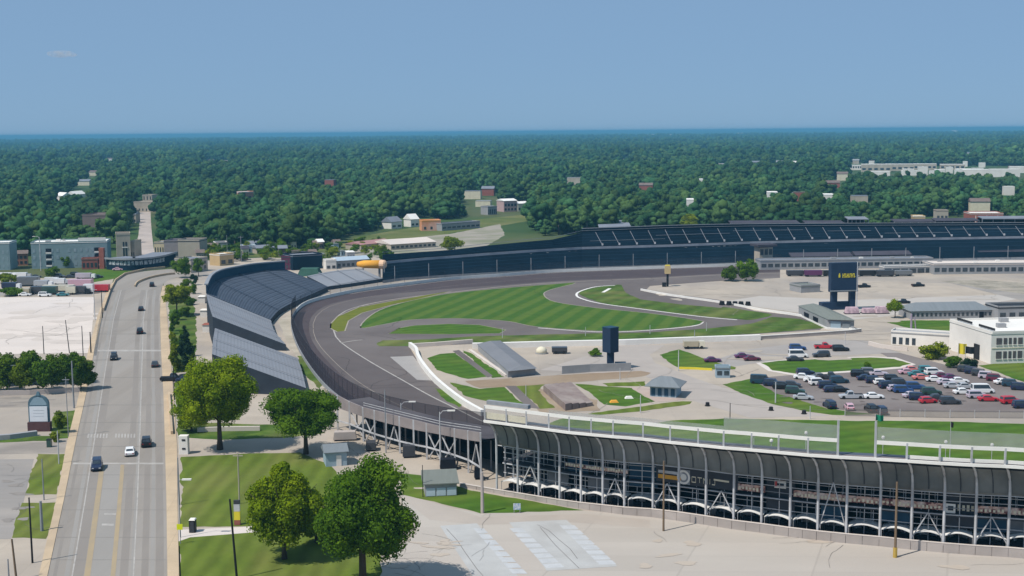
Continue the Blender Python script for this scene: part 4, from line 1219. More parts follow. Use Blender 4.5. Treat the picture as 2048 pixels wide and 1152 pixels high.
# canvas tents under the stand, one per bay
def make_tent():
    t = thing('canopy_tent', 'x', 'tent', (0, 0, 0), 0, 'white arched tents under the big grandstand')
    A = [Vector((-2.35 + 4.7 * k / 10, -1.7, 2.35 + .55 * math.sin(PI * k / 10))) for k in range(11)]
    B = [Vector((p.x, 1.7, p.z)) for p in A]
    c = MB().strip(A, B)
    c.strip([p - Vector((0, 0, .14)) for p in A], A); c.strip(B, [p - Vector((0, 0, .14)) for p in B])
    c.build('canopy', m_canvas, t, local=True, smooth=False)
    for x in (-2.3, 2.3):
        for y in (-1.6, 1.6):
            MB().tube([(x, y, 0), (x, y, 2.4)], .05, 5).build('leg', m_steelw, t, local=True)
    MB().box((0, .6, .9), (3.6, .9, 1.0)).build('counter', m_dark, t, local=True)
    return t
t0 = make_tent()
for i in range(n_c - 2):
    t = t0 if i == 0 else copy_tree(t0)
    a, b = off(i, 2.6, 0), off(i + 1, 2.6, 0)
    t.location = a.lerp(b, .5)
    d = b - a
    t.rotation_euler = (0, 0, math.atan2(d.y, d.x))
    s = d.length / 5.0
    t.scale = (s * .98, .9, (.9 + .12 * random.random()) * (1 if i > 3 else .85))
    t['label'] = ORD[i] + ' white arched tent from the left in the bays under the big grandstand'
# the emblem board hung in the middle bays
a, b = off(7, 2.0, 0), off(10, 2.0, 0)
dirx = (b - a).normalized(); nn = Vector((dirx.y, -dirx.x, 0))
sg = thing('sign_board', 'orange striped sign board with a round white emblem and pale lettering hung under the grandstand', 'sign', a.lerp(b, .45) + Vector((0, 0, 6.5)))
def onb(s, z, o=0.0): return a + dirx * s + Vector((0, 0, z)) + nn * o
Lb = (b - a).length
MB().wall([onb(0, 0)[:2], onb(Lb, 0)[:2]], 5.7, 8.5, .1).build('board', m_greybd, sg)
MB().wall([onb(.4, 0, .09)[:2], onb(4.6, 0, .09)[:2]], 6.3, 7.0, .06).build('orange_bar', mat('orange_paint', (0.70, 0.36, 0.05), (0.62, 0.31, 0.05), scale=.5), sg)
MB().wall([onb(.4, 0, .09)[:2], onb(4.9, 0, .09)[:2]], 7.25, 7.75, .06).build('grey_bar', m_steelw, sg)
em = MB()
cc = onb(5.1, 7.0, .16)
for r0, r1, th in ((.0, .55, .0), (.85, 1.2, .0)):
    for k in range(20):
        t0_, t1_ = 2 * PI * k / 20, 2 * PI * (k + 1) / 20
        f = lambda r, t: cc + dirx * r * math.cos(t) + Vector((0, 0, r * 1.05 * math.sin(t)))
        em.quad(f(r0, t0_), f(r1, t0_), f(r1, t1_), f(r0, t1_))
em.build('emblem', m_white, sg)
MB().wall([onb(3.95, 0, .08)[:2], onb(6.25, 0, .08)[:2]], 5.75, 8.3, .05).build('emblem_plate', m_steelg, sg)
lt = MB()
def stroke(x0, z0, x1, z1, w_=.16):
    lt.bar(onb(x0, z0, .1), onb(x1, z1, .1), .06, w_)
x = 6.6
for ch in ('O', 'T', 'N', 'I', 'J'):
    h0, h1 = 6.35, 7.25
    if ch == 'O':
        stroke(x, h0, x, h1); stroke(x + .7, h0, x + .7, h1); stroke(x, h1, x + .7, h1); stroke(x, h0, x + .7, h0); x += 1.05
    elif ch == 'T':
        stroke(x + .35, h0, x + .35, h1); stroke(x, h1, x + .75, h1); x += 1.05
    elif ch == 'N':
        stroke(x, h0, x, h1); stroke(x + .7, h0, x + .7, h1); stroke(x, h1, x + .7, h0); x += 1.05
    elif ch == 'I':
        stroke(x + .1, h0, x + .1, h1); x += .5
    else:
        stroke(x + .5, h0, x + .5, h1); stroke(x, h0, x + .5, h0); stroke(x + .3, h1, x + 3.0, h1 - .05, .3)
lt.build('lettering', m_cream, sg)
b11 = (off(11, 2.6, 7.6).lerp(off(12, 2.6, 7.6), .5))
pn = thing('notice_board', 'small white and red framed notice on a dark panel under the grandstand', 'sign', b11)
MB().box(b11, (1.9, .14, 1.3), -.42).build('board', m_white, pn)
MB().box(b11 + Vector((-.03, -.1, .0)), (1.2, .14, .35), -.42).build('mark', m_greybd, pn)
MB().box(b11 + Vector((-.72, -.02, .1)), (.35, .2, .9), -.42).build('mark', mat('red_paint', (0.42, 0.07, 0.07), (0.36, 0.06, 0.06)), pn)
b17 = (off(17, 2.6, 6.3).lerp(off(18, 2.6, 6.3), .4))
pn = thing('notice_board', 'white emblem and short lettering on a dark panel at the right of the grandstand', 'sign', b17)
MB().box(b17 + Vector((-.9, 0, 0)), (1.5, .14, 1.5), -.3).build('emblem', m_white, pn)
MB().box(b17 + Vector((-.9, -.09, .05)), (.8, .14, .7), -.3).build('mark', m_greybd, pn)
for k in range(4):
    MB().box(b17 + Vector((.45 + k * .65, -.2 * k, .1)), (.4, .12, 1.0 - .15 * (k % 2)), -.3).build('letter', m_cream, pn)

# ---------------------------------------------------------------- lower walkway stand to its left
PB = [(660, 858), (676, 864), (700, 871), (727, 883), (750, 892), (773, 899), (800, 907), (828, 914), (854, 919), (881, 927), (910, 936), (937, 946), (962, 962)]
FT = [(640, 770), (676, 791), (717, 812), (756, 822), (821, 838), (887, 854), (936, 861), (985, 869)]
FB = [(640, 800), (674, 815), (725, 833), (769, 845), (821, 858), (887, 870), (936, 880), (988, 887)]
def yat(L, x):
    for (xa, ya), (xb, yb) in zip(L, L[1:]):
        if xa <= x <= xb: return ya + (yb - ya) * (x - xa) / (xb - xa)
    return L[-1][1] if x > L[-1][0] else L[0][1]
lb = [G(x, y) for x, y in PB]
ft = [P(x, yat(FT, x), b.y) for (x, y), b in zip(PB, lb)]
fb = [P(x, yat(FB, x), b.y) for (x, y), b in zip(PB, lb)]
ls = thing('walkway_stand', 'raised concrete walkway stand on braced steel posts above the turn', 'grandstand', lb[6])
LN = [inward(lb, i) for i in range(len(lb))]
MB().wall([p[:2] for p in ft], [p.z for p in fb], [p.z for p in ft], .25).build('fascia', mat('mauve_concrete', (0.31, 0.27, 0.262), (0.26, 0.225, 0.22), scale=.3, c3=(.22, .19, .188), scale3=.12), ls)
fl = MB().strip([Vector((p.x, p.y, q.z + .4)) for p, q in zip(ft, fb)], [Vector((p.x, p.y, q.z + .4)) + n * 9 for p, q, n in zip(ft, fb, LN)])
fl.strip([Vector((p.x, p.y, q.z + .05)) for p, q in zip(ft, fb)], [Vector((p.x, p.y, q.z + .05)) + n * 9 for p, q, n in zip(ft, fb, LN)])
fl.build('floor_slab', mat('dark_decking', (0.075, 0.066, 0.072), (0.058, 0.052, 0.058), scale=.4, c3=(.10, .09, .095), scale3=.1), ls)
sl2 = [Vector((p.x, p.y, q.z + .4)) + n * 9 for p, q, n in zip(ft, fb, LN)]
deck(MB(), [Vector((p.x, p.y, 1.6)) + n * 17 for p, n in zip(ft, LN)], sl2, 7).build('seating', MATS['dark_decking'], ls)
MB().wall([(p + n * 9.2)[:2] for p, n in zip(lb, LN)], 0, [q.z for q in fb], .2).build('rear_wall', m_dark, ls)
for i, p in enumerate(lb):
    MB().box(p + Vector((0, 0, ft[i].z / 2)), (.34, .34, ft[i].z)).build('post', m_steelw, ls)
    MB().box(p + LN[i] * 5 + Vector((0, 0, fb[i].z / 2)), (.3, .3, fb[i].z)).build('post', m_steelg, ls)
for i, kind in ((2, 'x'), (5, 'v'), (8, 'x'), (9, 'x'), (3, 'x'), (11, 'v')):
    a, b = lb[i] + LN[i] * .4, lb[i + 1] + LN[i] * .4
    zt = fb[i].z - .2
    br = MB()
    if kind == 'x':
        br.bar(a, b + Vector((0, 0, zt)), .2).bar(b, a + Vector((0, 0, zt)), .2)
    else:
        m_ = a.lerp(b, .5) + Vector((0, 0, zt)); br.bar(a, m_, .2).bar(b, m_, .2)
    br.build('brace', m_steelw, ls)
bm_ = MB()
for z in (2.6,):
    for i in range(len(lb) - 1):
        bm_.bar(lb[i] + Vector((0, 0, z)), lb[i + 1] + Vector((0, 0, z)), .22, .3)
bm_.build('tie_beam', m_steelw, ls)
rl = MB()
for h in (.5, 1.0):
    rl.tube([p + Vector((0, 0, h)) for p in ft[3:]], .06, 4)
rl.build('handrail', m_steelw, ls)
# carts and stores parked under it
for k, (x, y, w_, l_, h_, m, lab) in enumerate(((742, 900, 2.2, 3.0, 1.5, m_greybd, 'dark covered cart parked left under the raised walkway stand'), (818, 914, 2.6, 2.2, 2.2, m_greybd, 'dark stacked bins under the middle of the raised walkway stand'), (690, 880, 5.0, 2.2, 1.6, m_wallc, 'pale concrete block at the left end of the raised walkway stand'), (896, 938, 3.2, 2.2, 1.8, m_dark, 'black covered trailer right under the raised walkway stand'), (957, 958, 1.6, 1.4, 2.0, m_dark, 'black cabinet beside the last post of the walkway stand'))):
    b_ = G(x, y)
    t = thing('storage_cart', lab, 'cart', b_)
    MB().box(b_ + Vector((0, 0, .35 + h_ / 2)), (w_, l_, h_), .1, taper=.9).build('body', m, t)
    MB().box(b_ + Vector((0, 0, .22)), (w_ * .8, l_ * .8, .44), .1).build('base', m_dark, t)

# ---------------------------------------------------------------- track wall and catch fences
def fence(name, label, line, h, spacing, m_panel, wall_h, m_wall):
    t = thing(name, label, 'fence', line[len(line) // 2])
    MB().wall([p[:2] for p in line], 0, wall_h, .35).build('barrier_wall', m_wall, t)
    MB().strip([p + Vector((0, 0, wall_h)) for p in line], [p + Vector((0, 0, h)) for p in line]).build('mesh_panel', m_panel, t)
    acc = 0.0; k = 0
    for p, q in zip(line, line[1:]):
        L_ = (q - p).length
        while acc <= L_ and k < 95:
            r = p.lerp(q, acc / L_)
            MB().tube([r, r + Vector((0, 0, h))], .07, 4).build('post', m_greybd, t)
            acc += spacing; k += 1
        acc -= L_
    cb = MB()
    for z in (wall_h + (h - wall_h) * .5, h):
        cb.tube([p + Vector((0, 0, z)) for p in line], .04, 4)
    cb.build('cable', m_greybd, t)
    return t
o_px = smooth_px(OUT, 5)
iA = min(range(len(o_px)), key=lambda i: abs(o_px[i][0] - 592) + abs(o_px[i][1] - 625))
farL, nearL = plan(o_px[:iA + 1]), plan(o_px[iA:])
fence('catch_fence', 'catch fence with bright white wall along the far side of the turn', farL, 4.6, 8.0, m_mesh_f, 1.35, m_white)
fence('catch_fence', 'dark catch fence along the near outer edge of the turn', nearL, 6.4, 4.0, m_mesh_d, 1.1, m_steelg)
# white inner wall of the infield
def wall_thing(name, label, px, h, th, m, cat='wall', cap=None):
    L = plan(px)
    t = thing(name, label, cat, L[len(L) // 2])
    MB().wall([p[:2] for p in L], 0, h, th).build('wall_body', m, t)
    if cap: MB().wall([p[:2] for p in L], h, h + .12, th + .2).build('coping', cap, t)
    return t
wall_thing('infield_wall', 'long straight white wall between road course grass and infield lots', [(945, 697), (1000, 696), (1100, 693), (1250, 690), (1400, 684), (1520, 680)], 1.7, 1.6, m_white)
wall_thing('infield_wall', 'thin grey continuation of the white infield wall towards the shed', [(1521, 679), (1600, 674), (1700, 667), (1722, 664)], 1.1, .4, m_wallc, cap=m_white)
wall_thing('pit_wall', 'curved bright white wall separating the turn from infield lawns', smooth_px([(820, 694), (832, 704), (836, 718), (848, 738), (870, 764), (900, 790), (930, 812), (965, 832)], 3), 1.5, .9, m_white)
wall_thing('pit_wall', 'short pale wall along the cluttered corner above the curved white wall', [(820, 695), (870, 692), (945, 686)], 1.2, .8, m_conc_pale)
wall_thing('paddock_wall', 'low white wall curving along the edge of the pale paddock', smooth_px([(1282, 581), (1340, 592), (1440, 606), (1520, 621), (1600, 633), (1660, 648), (1706, 662)], 3), .8, .5, m_white)
wall_thing('parapet_wall', 'thin tan parapet wall along the outer left edge of the road bend', [(207, 622), (220, 584), (231, 563), (250, 550), (290, 541), (330, 537)], 1.1, .5, m_tan)
wall_thing('parapet_wall', 'curved tan divider wall between the lanes at the road bend', smooth_px([(270, 574), (276, 566), (300, 557), (330, 551), (350, 549)], 3), 1.0, .5, m_tan)
wall_thing('lane_wall', 'tan wall along the lower side of the lawn road', [(344, 870), (341, 830), (338, 790)], .9, .5, m_tan)

# ---------------------------------------------------------------- grey bleacher banks on the left of the track
def pxz(L, z): return [G(x, y, z) for x, y in L]
m_slate_2 = mat('slate_aisle_rows', (0.066, 0.081, 0.108), (0.056, 0.07, 0.095), scale=.2)
m_slate_lt2 = mat('light_grey_rows', (0.25, 0.258, 0.28), (0.233, 0.241, 0.262), scale=.2)
def seat_bank(name, label, bot_px, top_px, zb, zt, rows, m, n=14, back=0.0, m_end=None):
    B = pxz(resample(smooth_px(bot_px, 6), n), zb); T = pxz(resample(smooth_px(top_px, 6), n), zt)
    t = thing(name, label, 'grandstand', (B[n // 2].x, B[n // 2].y, 0))
    sd = MB()
    nr = rows * 2
    for r in range(nr):
        sd.strip([b.lerp(c, r / nr) for b, c in zip(B, T)], [b.lerp(c, (r + 1) / nr) for b, c in zip(B, T)], r % 2)
    sd.build('seating', [m, m_slate_2 if m is m_slate else m_slate_lt2], t)
    rw_ = MB()
    for r in (range(1, rows, 2) if m is m_slate else (rows - 1,)):
        u = r / rows
        rw_.tube([b.lerp(c, u) + Vector((0, 0, .03)) for b, c in zip(B, T)], .05 if m is m_slate else .09, 4)
    rw_.build('seat_rows', m if m is m_slate else mat('light_seat_row', (0.245, 0.255, 0.28), (0.23, 0.24, 0.265)), t)['kind'] = 'stuff'  # rows of the light banks in their own slightly darker grey
    e = MB()
    skirt(e, B); skirt(e, T)
    for i in (0, n - 1):
        e.add([B[i], T[i], (T[i].x, T[i].y, 0), (B[i].x, B[i].y, 0)], [(0, 1, 2, 3)])
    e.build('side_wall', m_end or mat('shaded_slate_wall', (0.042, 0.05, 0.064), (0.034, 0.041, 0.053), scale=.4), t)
    if back > 0:
        MB().wall([p[:2] for p in T], [p.z + .02 for p in T], [p.z + back for p in T], .3).build('rear_parapet', m_bluedk, t)
        MB().wall([p[:2] for p in T], [p.z + back for p in T], [p.z + back + .5 for p in T], 1.3).build('parapet_cap', m_steelg, t)
    for i in (range(3, n, 5) if m is m_slate else range(2, n - 1, 3)):
        a_, b_ = B[i], T[i]
        MB().bar(a_ + Vector((0, 0, .5)), b_ + Vector((0, 0, .5)), .30, .10).build('aisle', m_slate_lt2 if m is not m_slate else MATS['slate_aisle'] if 'slate_aisle' in MATS else mat('slate_aisle', (0.05, 0.065, 0.095), (0.045, 0.06, 0.085)), t)
    return t
seat_bank('seat_bank', 'large dark slate seat bank curving round the far left of the turn', [(541, 639), (556, 622), (577, 609), (600, 598), (628, 586), (656, 573)], [(413, 587), (422, 568), (440, 557), (470, 550), (510, 543), (570, 538)], 2.0, 10.0, 26, m_slate, 18, back=3.0)
seat_bank('seat_bank', 'light grey seat bank adjoining the large dark slate one', [(572, 689), (550, 664), (541.5, 640)], [(425, 633), (417, 608), (412.6, 588)], 2.0, 10.0, 26, m_slate_lt, 10)
seat_bank('seat_bank', 'nearest light grey seat bank behind the round trees', [(612, 776), (604, 742), (595, 716)], [(424, 708), (426, 680), (430, 656)], 2.0, 10.0, 26, m_slate_lt, 10)
seat_bank('seat_bank', 'small low grey seat bank between dark slate bank and navy stand', [(655, 573), (700, 567), (766, 557)], [(614, 552), (665, 542), (721, 537)], 1.5, 5.0, 12, m_slate_lt, 10)

# ---------------------------------------------------------------- the long navy grandstand on the far side
BX = [765, 800, 850, 900, 970, 1046, 1105, 1164, 1250, 1340, 1420, 1500, 1600, 1700, 1800, 1920, 2048, 2200]
BOT = [(765, 561), (800, 556), (900, 549), (1046, 541), (1164, 534), (1340, 529), (1500, 524), (1700, 520), (2048, 514), (2200, 511)]
MIDL = [(765, 529), (830, 522), (900, 517), (988, 510), (1076, 504), (1164, 499), (1340, 494), (1500, 488), (1700, 483), (2048, 477), (2200, 475)]
TOPL = [(765, 509), (900, 500), (1000, 488), (1105, 479), (1146, 466), (1340, 459), (1457, 456), (1600, 455), (1800, 454), (2048, 453), (2200, 453)]
fbot = [G(x, yat(BOT, x), 1.2) for x in BX]
fmid = [P(x, yat(MIDL, x), b.y + 20) for x, b in zip(BX, fbot)]
ftop = [P(x, yat(TOPL, x), b.y + (26 if x < 1140 else 38)) for x, b in zip(BX, fbot)]
fg = thing('grandstand', 'very long double deck navy blue grandstand on the far side of the track', 'grandstand', (fbot[9].x, fbot[9].y, 0))
deck(MB(), fbot, fmid, 16).build('lower_seating', m_navy, fg)
skirt(MB(), fbot).build('front_wall', m_steelg, fg)
ub = [p + Vector((0, 1.0, 1.3)) for p in fmid]
deck(MB(), ub, ftop, 18).build('upper_seating', m_navy, fg)
MB().wall([p[:2] for p in fmid], [p.z + .1 for p in fmid], [p.z + 1.25 for p in fmid], .3).build('walkway_fascia', mat('fascia_grey', (0.33, 0.34, 0.38), (0.22, 0.235, 0.275), scale=.12), fg)
skirt(MB(), ftop).build('rear_wall', m_navy, fg)
bx0 = MB()
for i in (0, len(BX) - 1):
    bx0.poly([fbot[i], fmid[i], ub[i], ftop[i], Vector((ftop[i].x, ftop[i].y, 0)), Vector((fbot[i].x, fbot[i].y, 0))])
bx0.build('end_wall', m_navy, fg)
def on_line(L, x):
    for i in range(len(BX) - 1):
        if BX[i] <= x <= BX[i + 1]:
            return L[i].lerp(L[i + 1], (x - BX[i]) / (BX[i + 1] - BX[i]))
k = 0
x = 1205
while x < 2070:
    a_, b_ = on_line(ub, x), on_line(ftop, x - 15)
    MB().bar(a_ + Vector((0, 0, .5)), a_.lerp(b_, .93) + Vector((0, 0, .5)), .17, .12).build('aisle', m_steelg, fg)
    MB().box(a_ + Vector((0, -.4, .9)), (.8, .5, 1.0)).build('aisle_gate', m_steelw, fg)
    x += 34 + (k % 3); k += 1
for x in range(790, 2050, 68):
    a_ = on_line(fbot, x) + Vector((0, -1.0, -1.2))
    MB().tube([a_, a_ + Vector((0, 0, 7.0))], .16, 5).build('light_post', m_steelg, fg)
r_ = MB()
for x0, x1 in ((860, 905), (1020, 1040), (1060, 1150), (1370, 1480), (1650, 1700)):
    for x in range(x0, x1, 11):
        a_ = on_line(fmid, x) + Vector((0, -1.0, -.9))
        r_.box(a_, (random.uniform(1.2, 2.4), .6, random.uniform(.7, 1.3)))
r_.build('press_boxes', m_steelw, fg)['kind'] = 'stuff'
for x0_, x1_, u_ in ((1312, 1460, .55), (1466, 1606, .72), (1655, 1742, .6), (1770, 1900, .35), (1180, 1330, .3), (1900, 2048, .66)):
    hl = [on_line(ub, x0_ + (x1_ - x0_) * q / 6).lerp(on_line(ftop, x0_ + (x1_ - x0_) * q / 6), u_) + Vector((0, 0, .6)) for q in range(7)]
    MB().tube(hl, .10, 4).build('deck_rail', m_steelg, fg)
tl = MB().tube([p + Vector((0, 0, 1.0)) for p in ftop], .12, 4)
tl.build('top_rail', m_steelg, fg)
iC = BX.index(1164)
rp_ = [p + Vector((0, .3, 0)) for p in ftop[iC:]]
MB().wall([p[:2] for p in rp_], [p.z - .5 for p in rp_], [p.z + 2.0 for p in rp_], .3).build('rear_parapet', m_navy, fg)
MB().wall([p[:2] for p in rp_], [p.z + 2.004 for p in rp_], [p.z + 2.25 for p in rp_], .7).build('parapet_cap', m_steelg, fg)
for u_ in (.2, .4, .6, .8):
    for nm_, La, Lb in (('row_line', ub, ftop), ('row_line', fbot, fmid)):
        MB().tube([a_.lerp(b_, u_) + Vector((0, 0, .35)) for a_, b_ in zip(La, Lb)], .09, 4).build(nm_, m_bluedk, fg)
# roofed boxes along its top
def suite(x0, x1, h, lab, m_roof, dep=7.0, drop=0.0, seg=5):
    A = [on_line(ftop, x0 + (x1 - x0) * k / seg) + Vector((0, 1.5, -drop)) for k in range(seg + 1)]
    t = thing('roofed_box', lab, 'spectator box', (A[seg // 2].x, A[seg // 2].y, A[seg // 2].z), 0, 'roofed boxes on the navy grandstand')
    MB().wall([(p + Vector((0, dep, 0)))[:2] for p in A], [0] * len(A), [p.z + h for p in A], .3).build('rear_wall', m_dark, t)
    ro = MB()
    for p, q in zip(A, A[1:]):
        ro.add([p + Vector((0, -1, h)), q + Vector((0, -1, h)), q + Vector((0, dep + .5, h + .9)), p + Vector((0, dep + .5, h + .9)),
                p + Vector((0, -1, h - .35)), q + Vector((0, -1, h - .35)), q + Vector((0, dep + .5, h + .5)), p + Vector((0, dep + .5, h + .5))],
               [(0, 1, 2, 3), (4, 7, 6, 5), (0, 4, 5, 1), (1, 5, 6, 2), (2, 6, 7, 3), (3, 7, 4, 0)])
    ro.build('roof', m_roof, t)
    for p in A:
        MB().box(p + Vector((0, 0, h / 2)), (.3, .3, h)).build('post', m_steelg, t)
    MB().wall([p[:2] for p in A], [p.z - .3 for p in A], [p.z + 1.0 for p in A], .15).build('parapet', m_bluedk, t)
    return t
m_rf1 = mat('dark_roof', (0.075, 0.07, 0.088), (0.06, 0.056, 0.07), scale=.2, rough=.8)
m_rf2 = mat('slate_roof', (0.22, 0.235, 0.27), (0.18, 0.195, 0.225), scale=.2, rough=.8)
suite(1198, 1262, 2.6, 'small grey roofed box on the curved end of the navy grandstand', m_rf2, drop=.2)
suite(1462, 1600, 2.4, 'long dark roofed box with pale edge left of the scoreboard on the navy grandstand', m_rf1)
suite(1612, 1690, 2.2, 'short dark roofed box directly behind the big scoreboard on the navy grandstand', m_rf1)
suite(1697, 1738, 4.2, 'tall narrow grey roofed box on the navy grandstand', m_rf2)
suite(1790, 1870, 2.8, 'dark roofed box over pale seats on the navy grandstand', m_rf1)
suite(1872, 1960, 3.2, 'wide dark roofed box under the brick block on the navy grandstand', m_rf1)
suite(1966, 2075, 4.2, 'tallest grey roofed box at the right end of the navy grandstand', m_rf2)
# ================================================================ buildings, boards and booths
m_glass = mat('window_glass', (0.03, 0.04, 0.05), (0.05, 0.065, 0.08), scale=.8, rough=.15, spec=.6)
m_teal = mat('teal_cladding', (0.22, 0.30, 0.32), (0.19, 0.265, 0.285), scale=.3, c3=(0.25, 0.33, 0.345), scale3=.08)
m_beige = mat('beige_stone', (0.47, 0.41, 0.33), (0.41, 0.355, 0.285), scale=.3, c3=(0.52, 0.46, 0.385), scale3=.1, joints=.1, jsize=1.5)
m_beige2 = mat('tan_render', (0.42, 0.37, 0.30), (0.38, 0.335, 0.27), scale=.3)
m_brown = mat('brown_brick', (0.20, 0.155, 0.135), (0.165, 0.125, 0.11), scale=.5)
m_redb = mat('red_brick', (0.34, 0.12, 0.09), (0.28, 0.10, 0.075), scale=.6)
m_greyw = mat('grey_wall', (0.33, 0.33, 0.335), (0.285, 0.285, 0.29), scale=.4)
m_whitew = mat('white_wall', (0.80, 0.76, 0.70), (0.75, 0.71, 0.655), scale=.3, c3=(0.70, 0.66, 0.61), scale3=.1)
m_roofg = mat('olive_grey_roof', (0.19, 0.205, 0.185), (0.165, 0.178, 0.16), scale=.3, stretch=(4, .3, 1))
m_roofb = mat('blue_grey_roof', (0.205, 0.225, 0.24), (0.18, 0.20, 0.213), scale=.3, stretch=(4, .3, 1))
m_roofw = mat('white_roof', (0.82, 0.79, 0.74), (0.77, 0.74, 0.69), scale=.15, c3=(0.70, 0.67, 0.62), scale3=.05)
m_bluew = mat('pale_blue_wall', (0.33, 0.42, 0.48), (0.29, 0.375, 0.43), scale=.5)
m_scb = mat('scoreboard_navy', (0.022, 0.038, 0.072), (0.027, 0.045, 0.082), scale=.3, rough=.5)
m_yel = mat('yellow_paint', (0.72, 0.60, 0.05), (0.66, 0.55, 0.05), scale=.5)
m_black = mat('black_paint', (0.02, 0.02, 0.022), (0.03, 0.03, 0.032), scale=.5, rough=.5)
m_orange = mat('orange_tank_paint', (0.80, 0.40, 0.06), (0.72, 0.33, 0.05), scale=.3)
m_pink = mat('pinkish_cover', (0.58, 0.42, 0.46), (0.34, 0.24, 0.28), scale=.6, lo=.4, hi=.6)
m_purple = mat('purple_steel', (0.36, 0.29, 0.36), (0.31, 0.25, 0.31))
m_wood = mat('weathered_wood', (0.22, 0.155, 0.10), (0.17, 0.12, 0.08), scale=2, stretch=(1, 1, .1))

class Frame:
    """plan frame from two ground points (front-left, front-right as seen by the camera)"""
    def __init__(s, a, b, depth):
        s.a, s.b = Vector((a.x, a.y, 0)), Vector((b.x, b.y, 0))
        s.d = (s.b - s.a).normalized(); s.w = (s.b - s.a).length
        n = Vector((-s.d.y, s.d.x, 0)); s.n = n if n.y > 0 else -n
        s.depth = depth
        s.rz = math.atan2(s.d.y, s.d.x)
        s.c = s.a.lerp(s.b, .5) + s.n * depth / 2
    def p(s, u, v, z): return s.a + s.d * (u * s.w) + s.n * v + Vector((0, 0, z))
    def rect(s, o=0.0):
        return [s.p(0, -o, 0) - s.d * o, s.p(1, -o, 0) + s.d * o, s.p(1, s.depth + o, 0) + s.d * o, s.p(0, s.depth + o, 0) - s.d * o]
def building(name, label, cat, pa, pb, depth, h, m_wall, m_roof, roof='flat', rows=(), cols=0, wfrac=.6, m_win=None, group=None, rh=1.5, skip=(), door=None, clutter=0, side_win=False, over=.4, hip=0.0, sill=True, par=.5):
    f = Frame(G(*pa), G(*pb), depth)
    t = thing(name, label, cat, (f.c.x, f.c.y, 0), 0, group)
    MB().prism(f.rect(), 0, h).build('wall', m_wall, t)
    if roof == 'flat':
        r = MB()
        r.prism(f.rect(.12), h + .004, h + .35)
        r.build('roof', m_roof, t)
        if par:
            q = f.rect(.02); pr = MB()
            for i in range(4):
                a_, b_ = q[i], q[(i + 1) % 4]
                d_ = (b_ - a_).normalized() * .16
                pr.wall([(a_ + d_)[:2], (b_ - d_)[:2]], h + .354, h + .35 + par, .22)
            pr.build('parapet', m_wall, t)
    elif roof == 'gable':
        MB().gable((f.c.x, f.c.y, h + .16), (f.w, depth), rh, f.rz, over=over, hip=hip).build('roof', m_roof, t)
    elif roof == 'shed':
        a_, b_, c_, d_ = [p for p in f.rect(over)]
        rr = MB().add([a_ + Vector((0, 0, h)), b_ + Vector((0, 0, h)), c_ + Vector((0, 0, h + rh)), d_ + Vector((0, 0, h + rh)), a_ + Vector((0, 0, h - .2)), b_ + Vector((0, 0, h - .2)), c_ + Vector((0, 0, h - .2)), d_ + Vector((0, 0, h - .2))], [(0, 1, 2, 3), (0, 4, 5, 1), (1, 5, 6, 2), (2, 6, 7, 3), (3, 7, 4, 0)])
        rr.build('roof', m_roof, t)
    for ri, (z0, z1) in enumerate(rows):
        for k in range(cols):
            if (ri, k) in skip: continue
            u0 = (k + .5 - wfrac / 2) / cols; u1 = (k + .5 + wfrac / 2) / cols
            a_, b_ = f.p(u0, -.03, 0), f.p(u1, -.03, 0)
            wn_ = MB().wall([a_[:2], b_[:2]], z0, z1, .1).build('window', m_win or m_glass, t)
    if side_win:
        for ri, (z0, z1) in enumerate(rows):
            for k in range(max(2, int(depth / 4))):
                n_ = max(2, int(depth / 4)); v0 = depth * (k + .25) / n_; v1 = depth * (k + .75) / n_
                u = 0 if f.c.x > 0 else 1
                o_ = -.03 if u == 0 else .03
                a_, b_ = f.p(u, v0, 0) + f.d * o_, f.p(u, v1, 0) + f.d * o_
                MB().wall([a_[:2], b_[:2]], z0, z1, .1).build('window', m_win or m_glass, t)
    if door:
        u, wd, hd, m = door
        a_, b_ = f.p(u, -.04, 0), f.p(u, -.04, 0) + f.d * wd
        MB().wall([a_[:2], b_[:2]], 0.02, hd, .12).build('door', m, t)
    g_ = random.Random(hash(label) % 1000 if False else len(label) * 7 + int(f.c.x))
    for k in range(clutter):
        q = f.p(g_.uniform(.08, .92), g_.uniform(.15, .85) * depth, h + .75)
        MB().box(q, (g_.uniform(1.2, 2.6), g_.uniform(1.2, 2.2), .8), f.rz).build('roof_unit', m_greyw if k % 2 else m_whitew, t)
    return t, f

# --- beyond the road bend, far left
t_, f_ = building('apartment_block', 'long pale teal apartment block with flat roof left of the brick street', 'building', (64, 538), (216, 534), 16, 12.5, m_teal, m_roofw, rows=((1.2, 3.0), (4.6, 6.4), (8.0, 9.8)), cols=13, wfrac=.45, clutter=6, skip=((0, 4), (1, 5), (2, 5)), m_win=mat('pale_window', (0.30, 0.37, 0.40), (0.22, 0.29, 0.32), scale=.5, rough=.3))
for u in (.19, .83):
    for z in (1.0, 4.2, 7.4):
        a_, b_ = f_.p(u, -.02, 0), f_.p(u + .075, -.02, 0)
        MB().wall([a_[:2], b_[:2]], z, z + 2.6, .16).build('balcony_recess', m_dark, t_)
        MB().wall([f_.p(u, -.35, 0)[:2], f_.p(u + .075, -.35, 0)[:2]], z, z + .8, .1).build('balcony_rail', m_whitew, t_)
MB().wall([f_.p(.62, .5, 0)[:2], f_.p(.985, .5, 0)[:2]], 12.9, 15.0, .3).build('roof_screen', m_roofw, t_)
building('apartment_block', 'teal grey block cut off by the left edge of the view', 'building', (-30, 541), (21, 540), 14, 13.0, m_teal, m_roofw, rows=((1.2, 3.0), (4.6, 6.4), (8.0, 9.8)), cols=6, wfrac=.35, m_win=mat('pale_window', (0, 0, 0)))
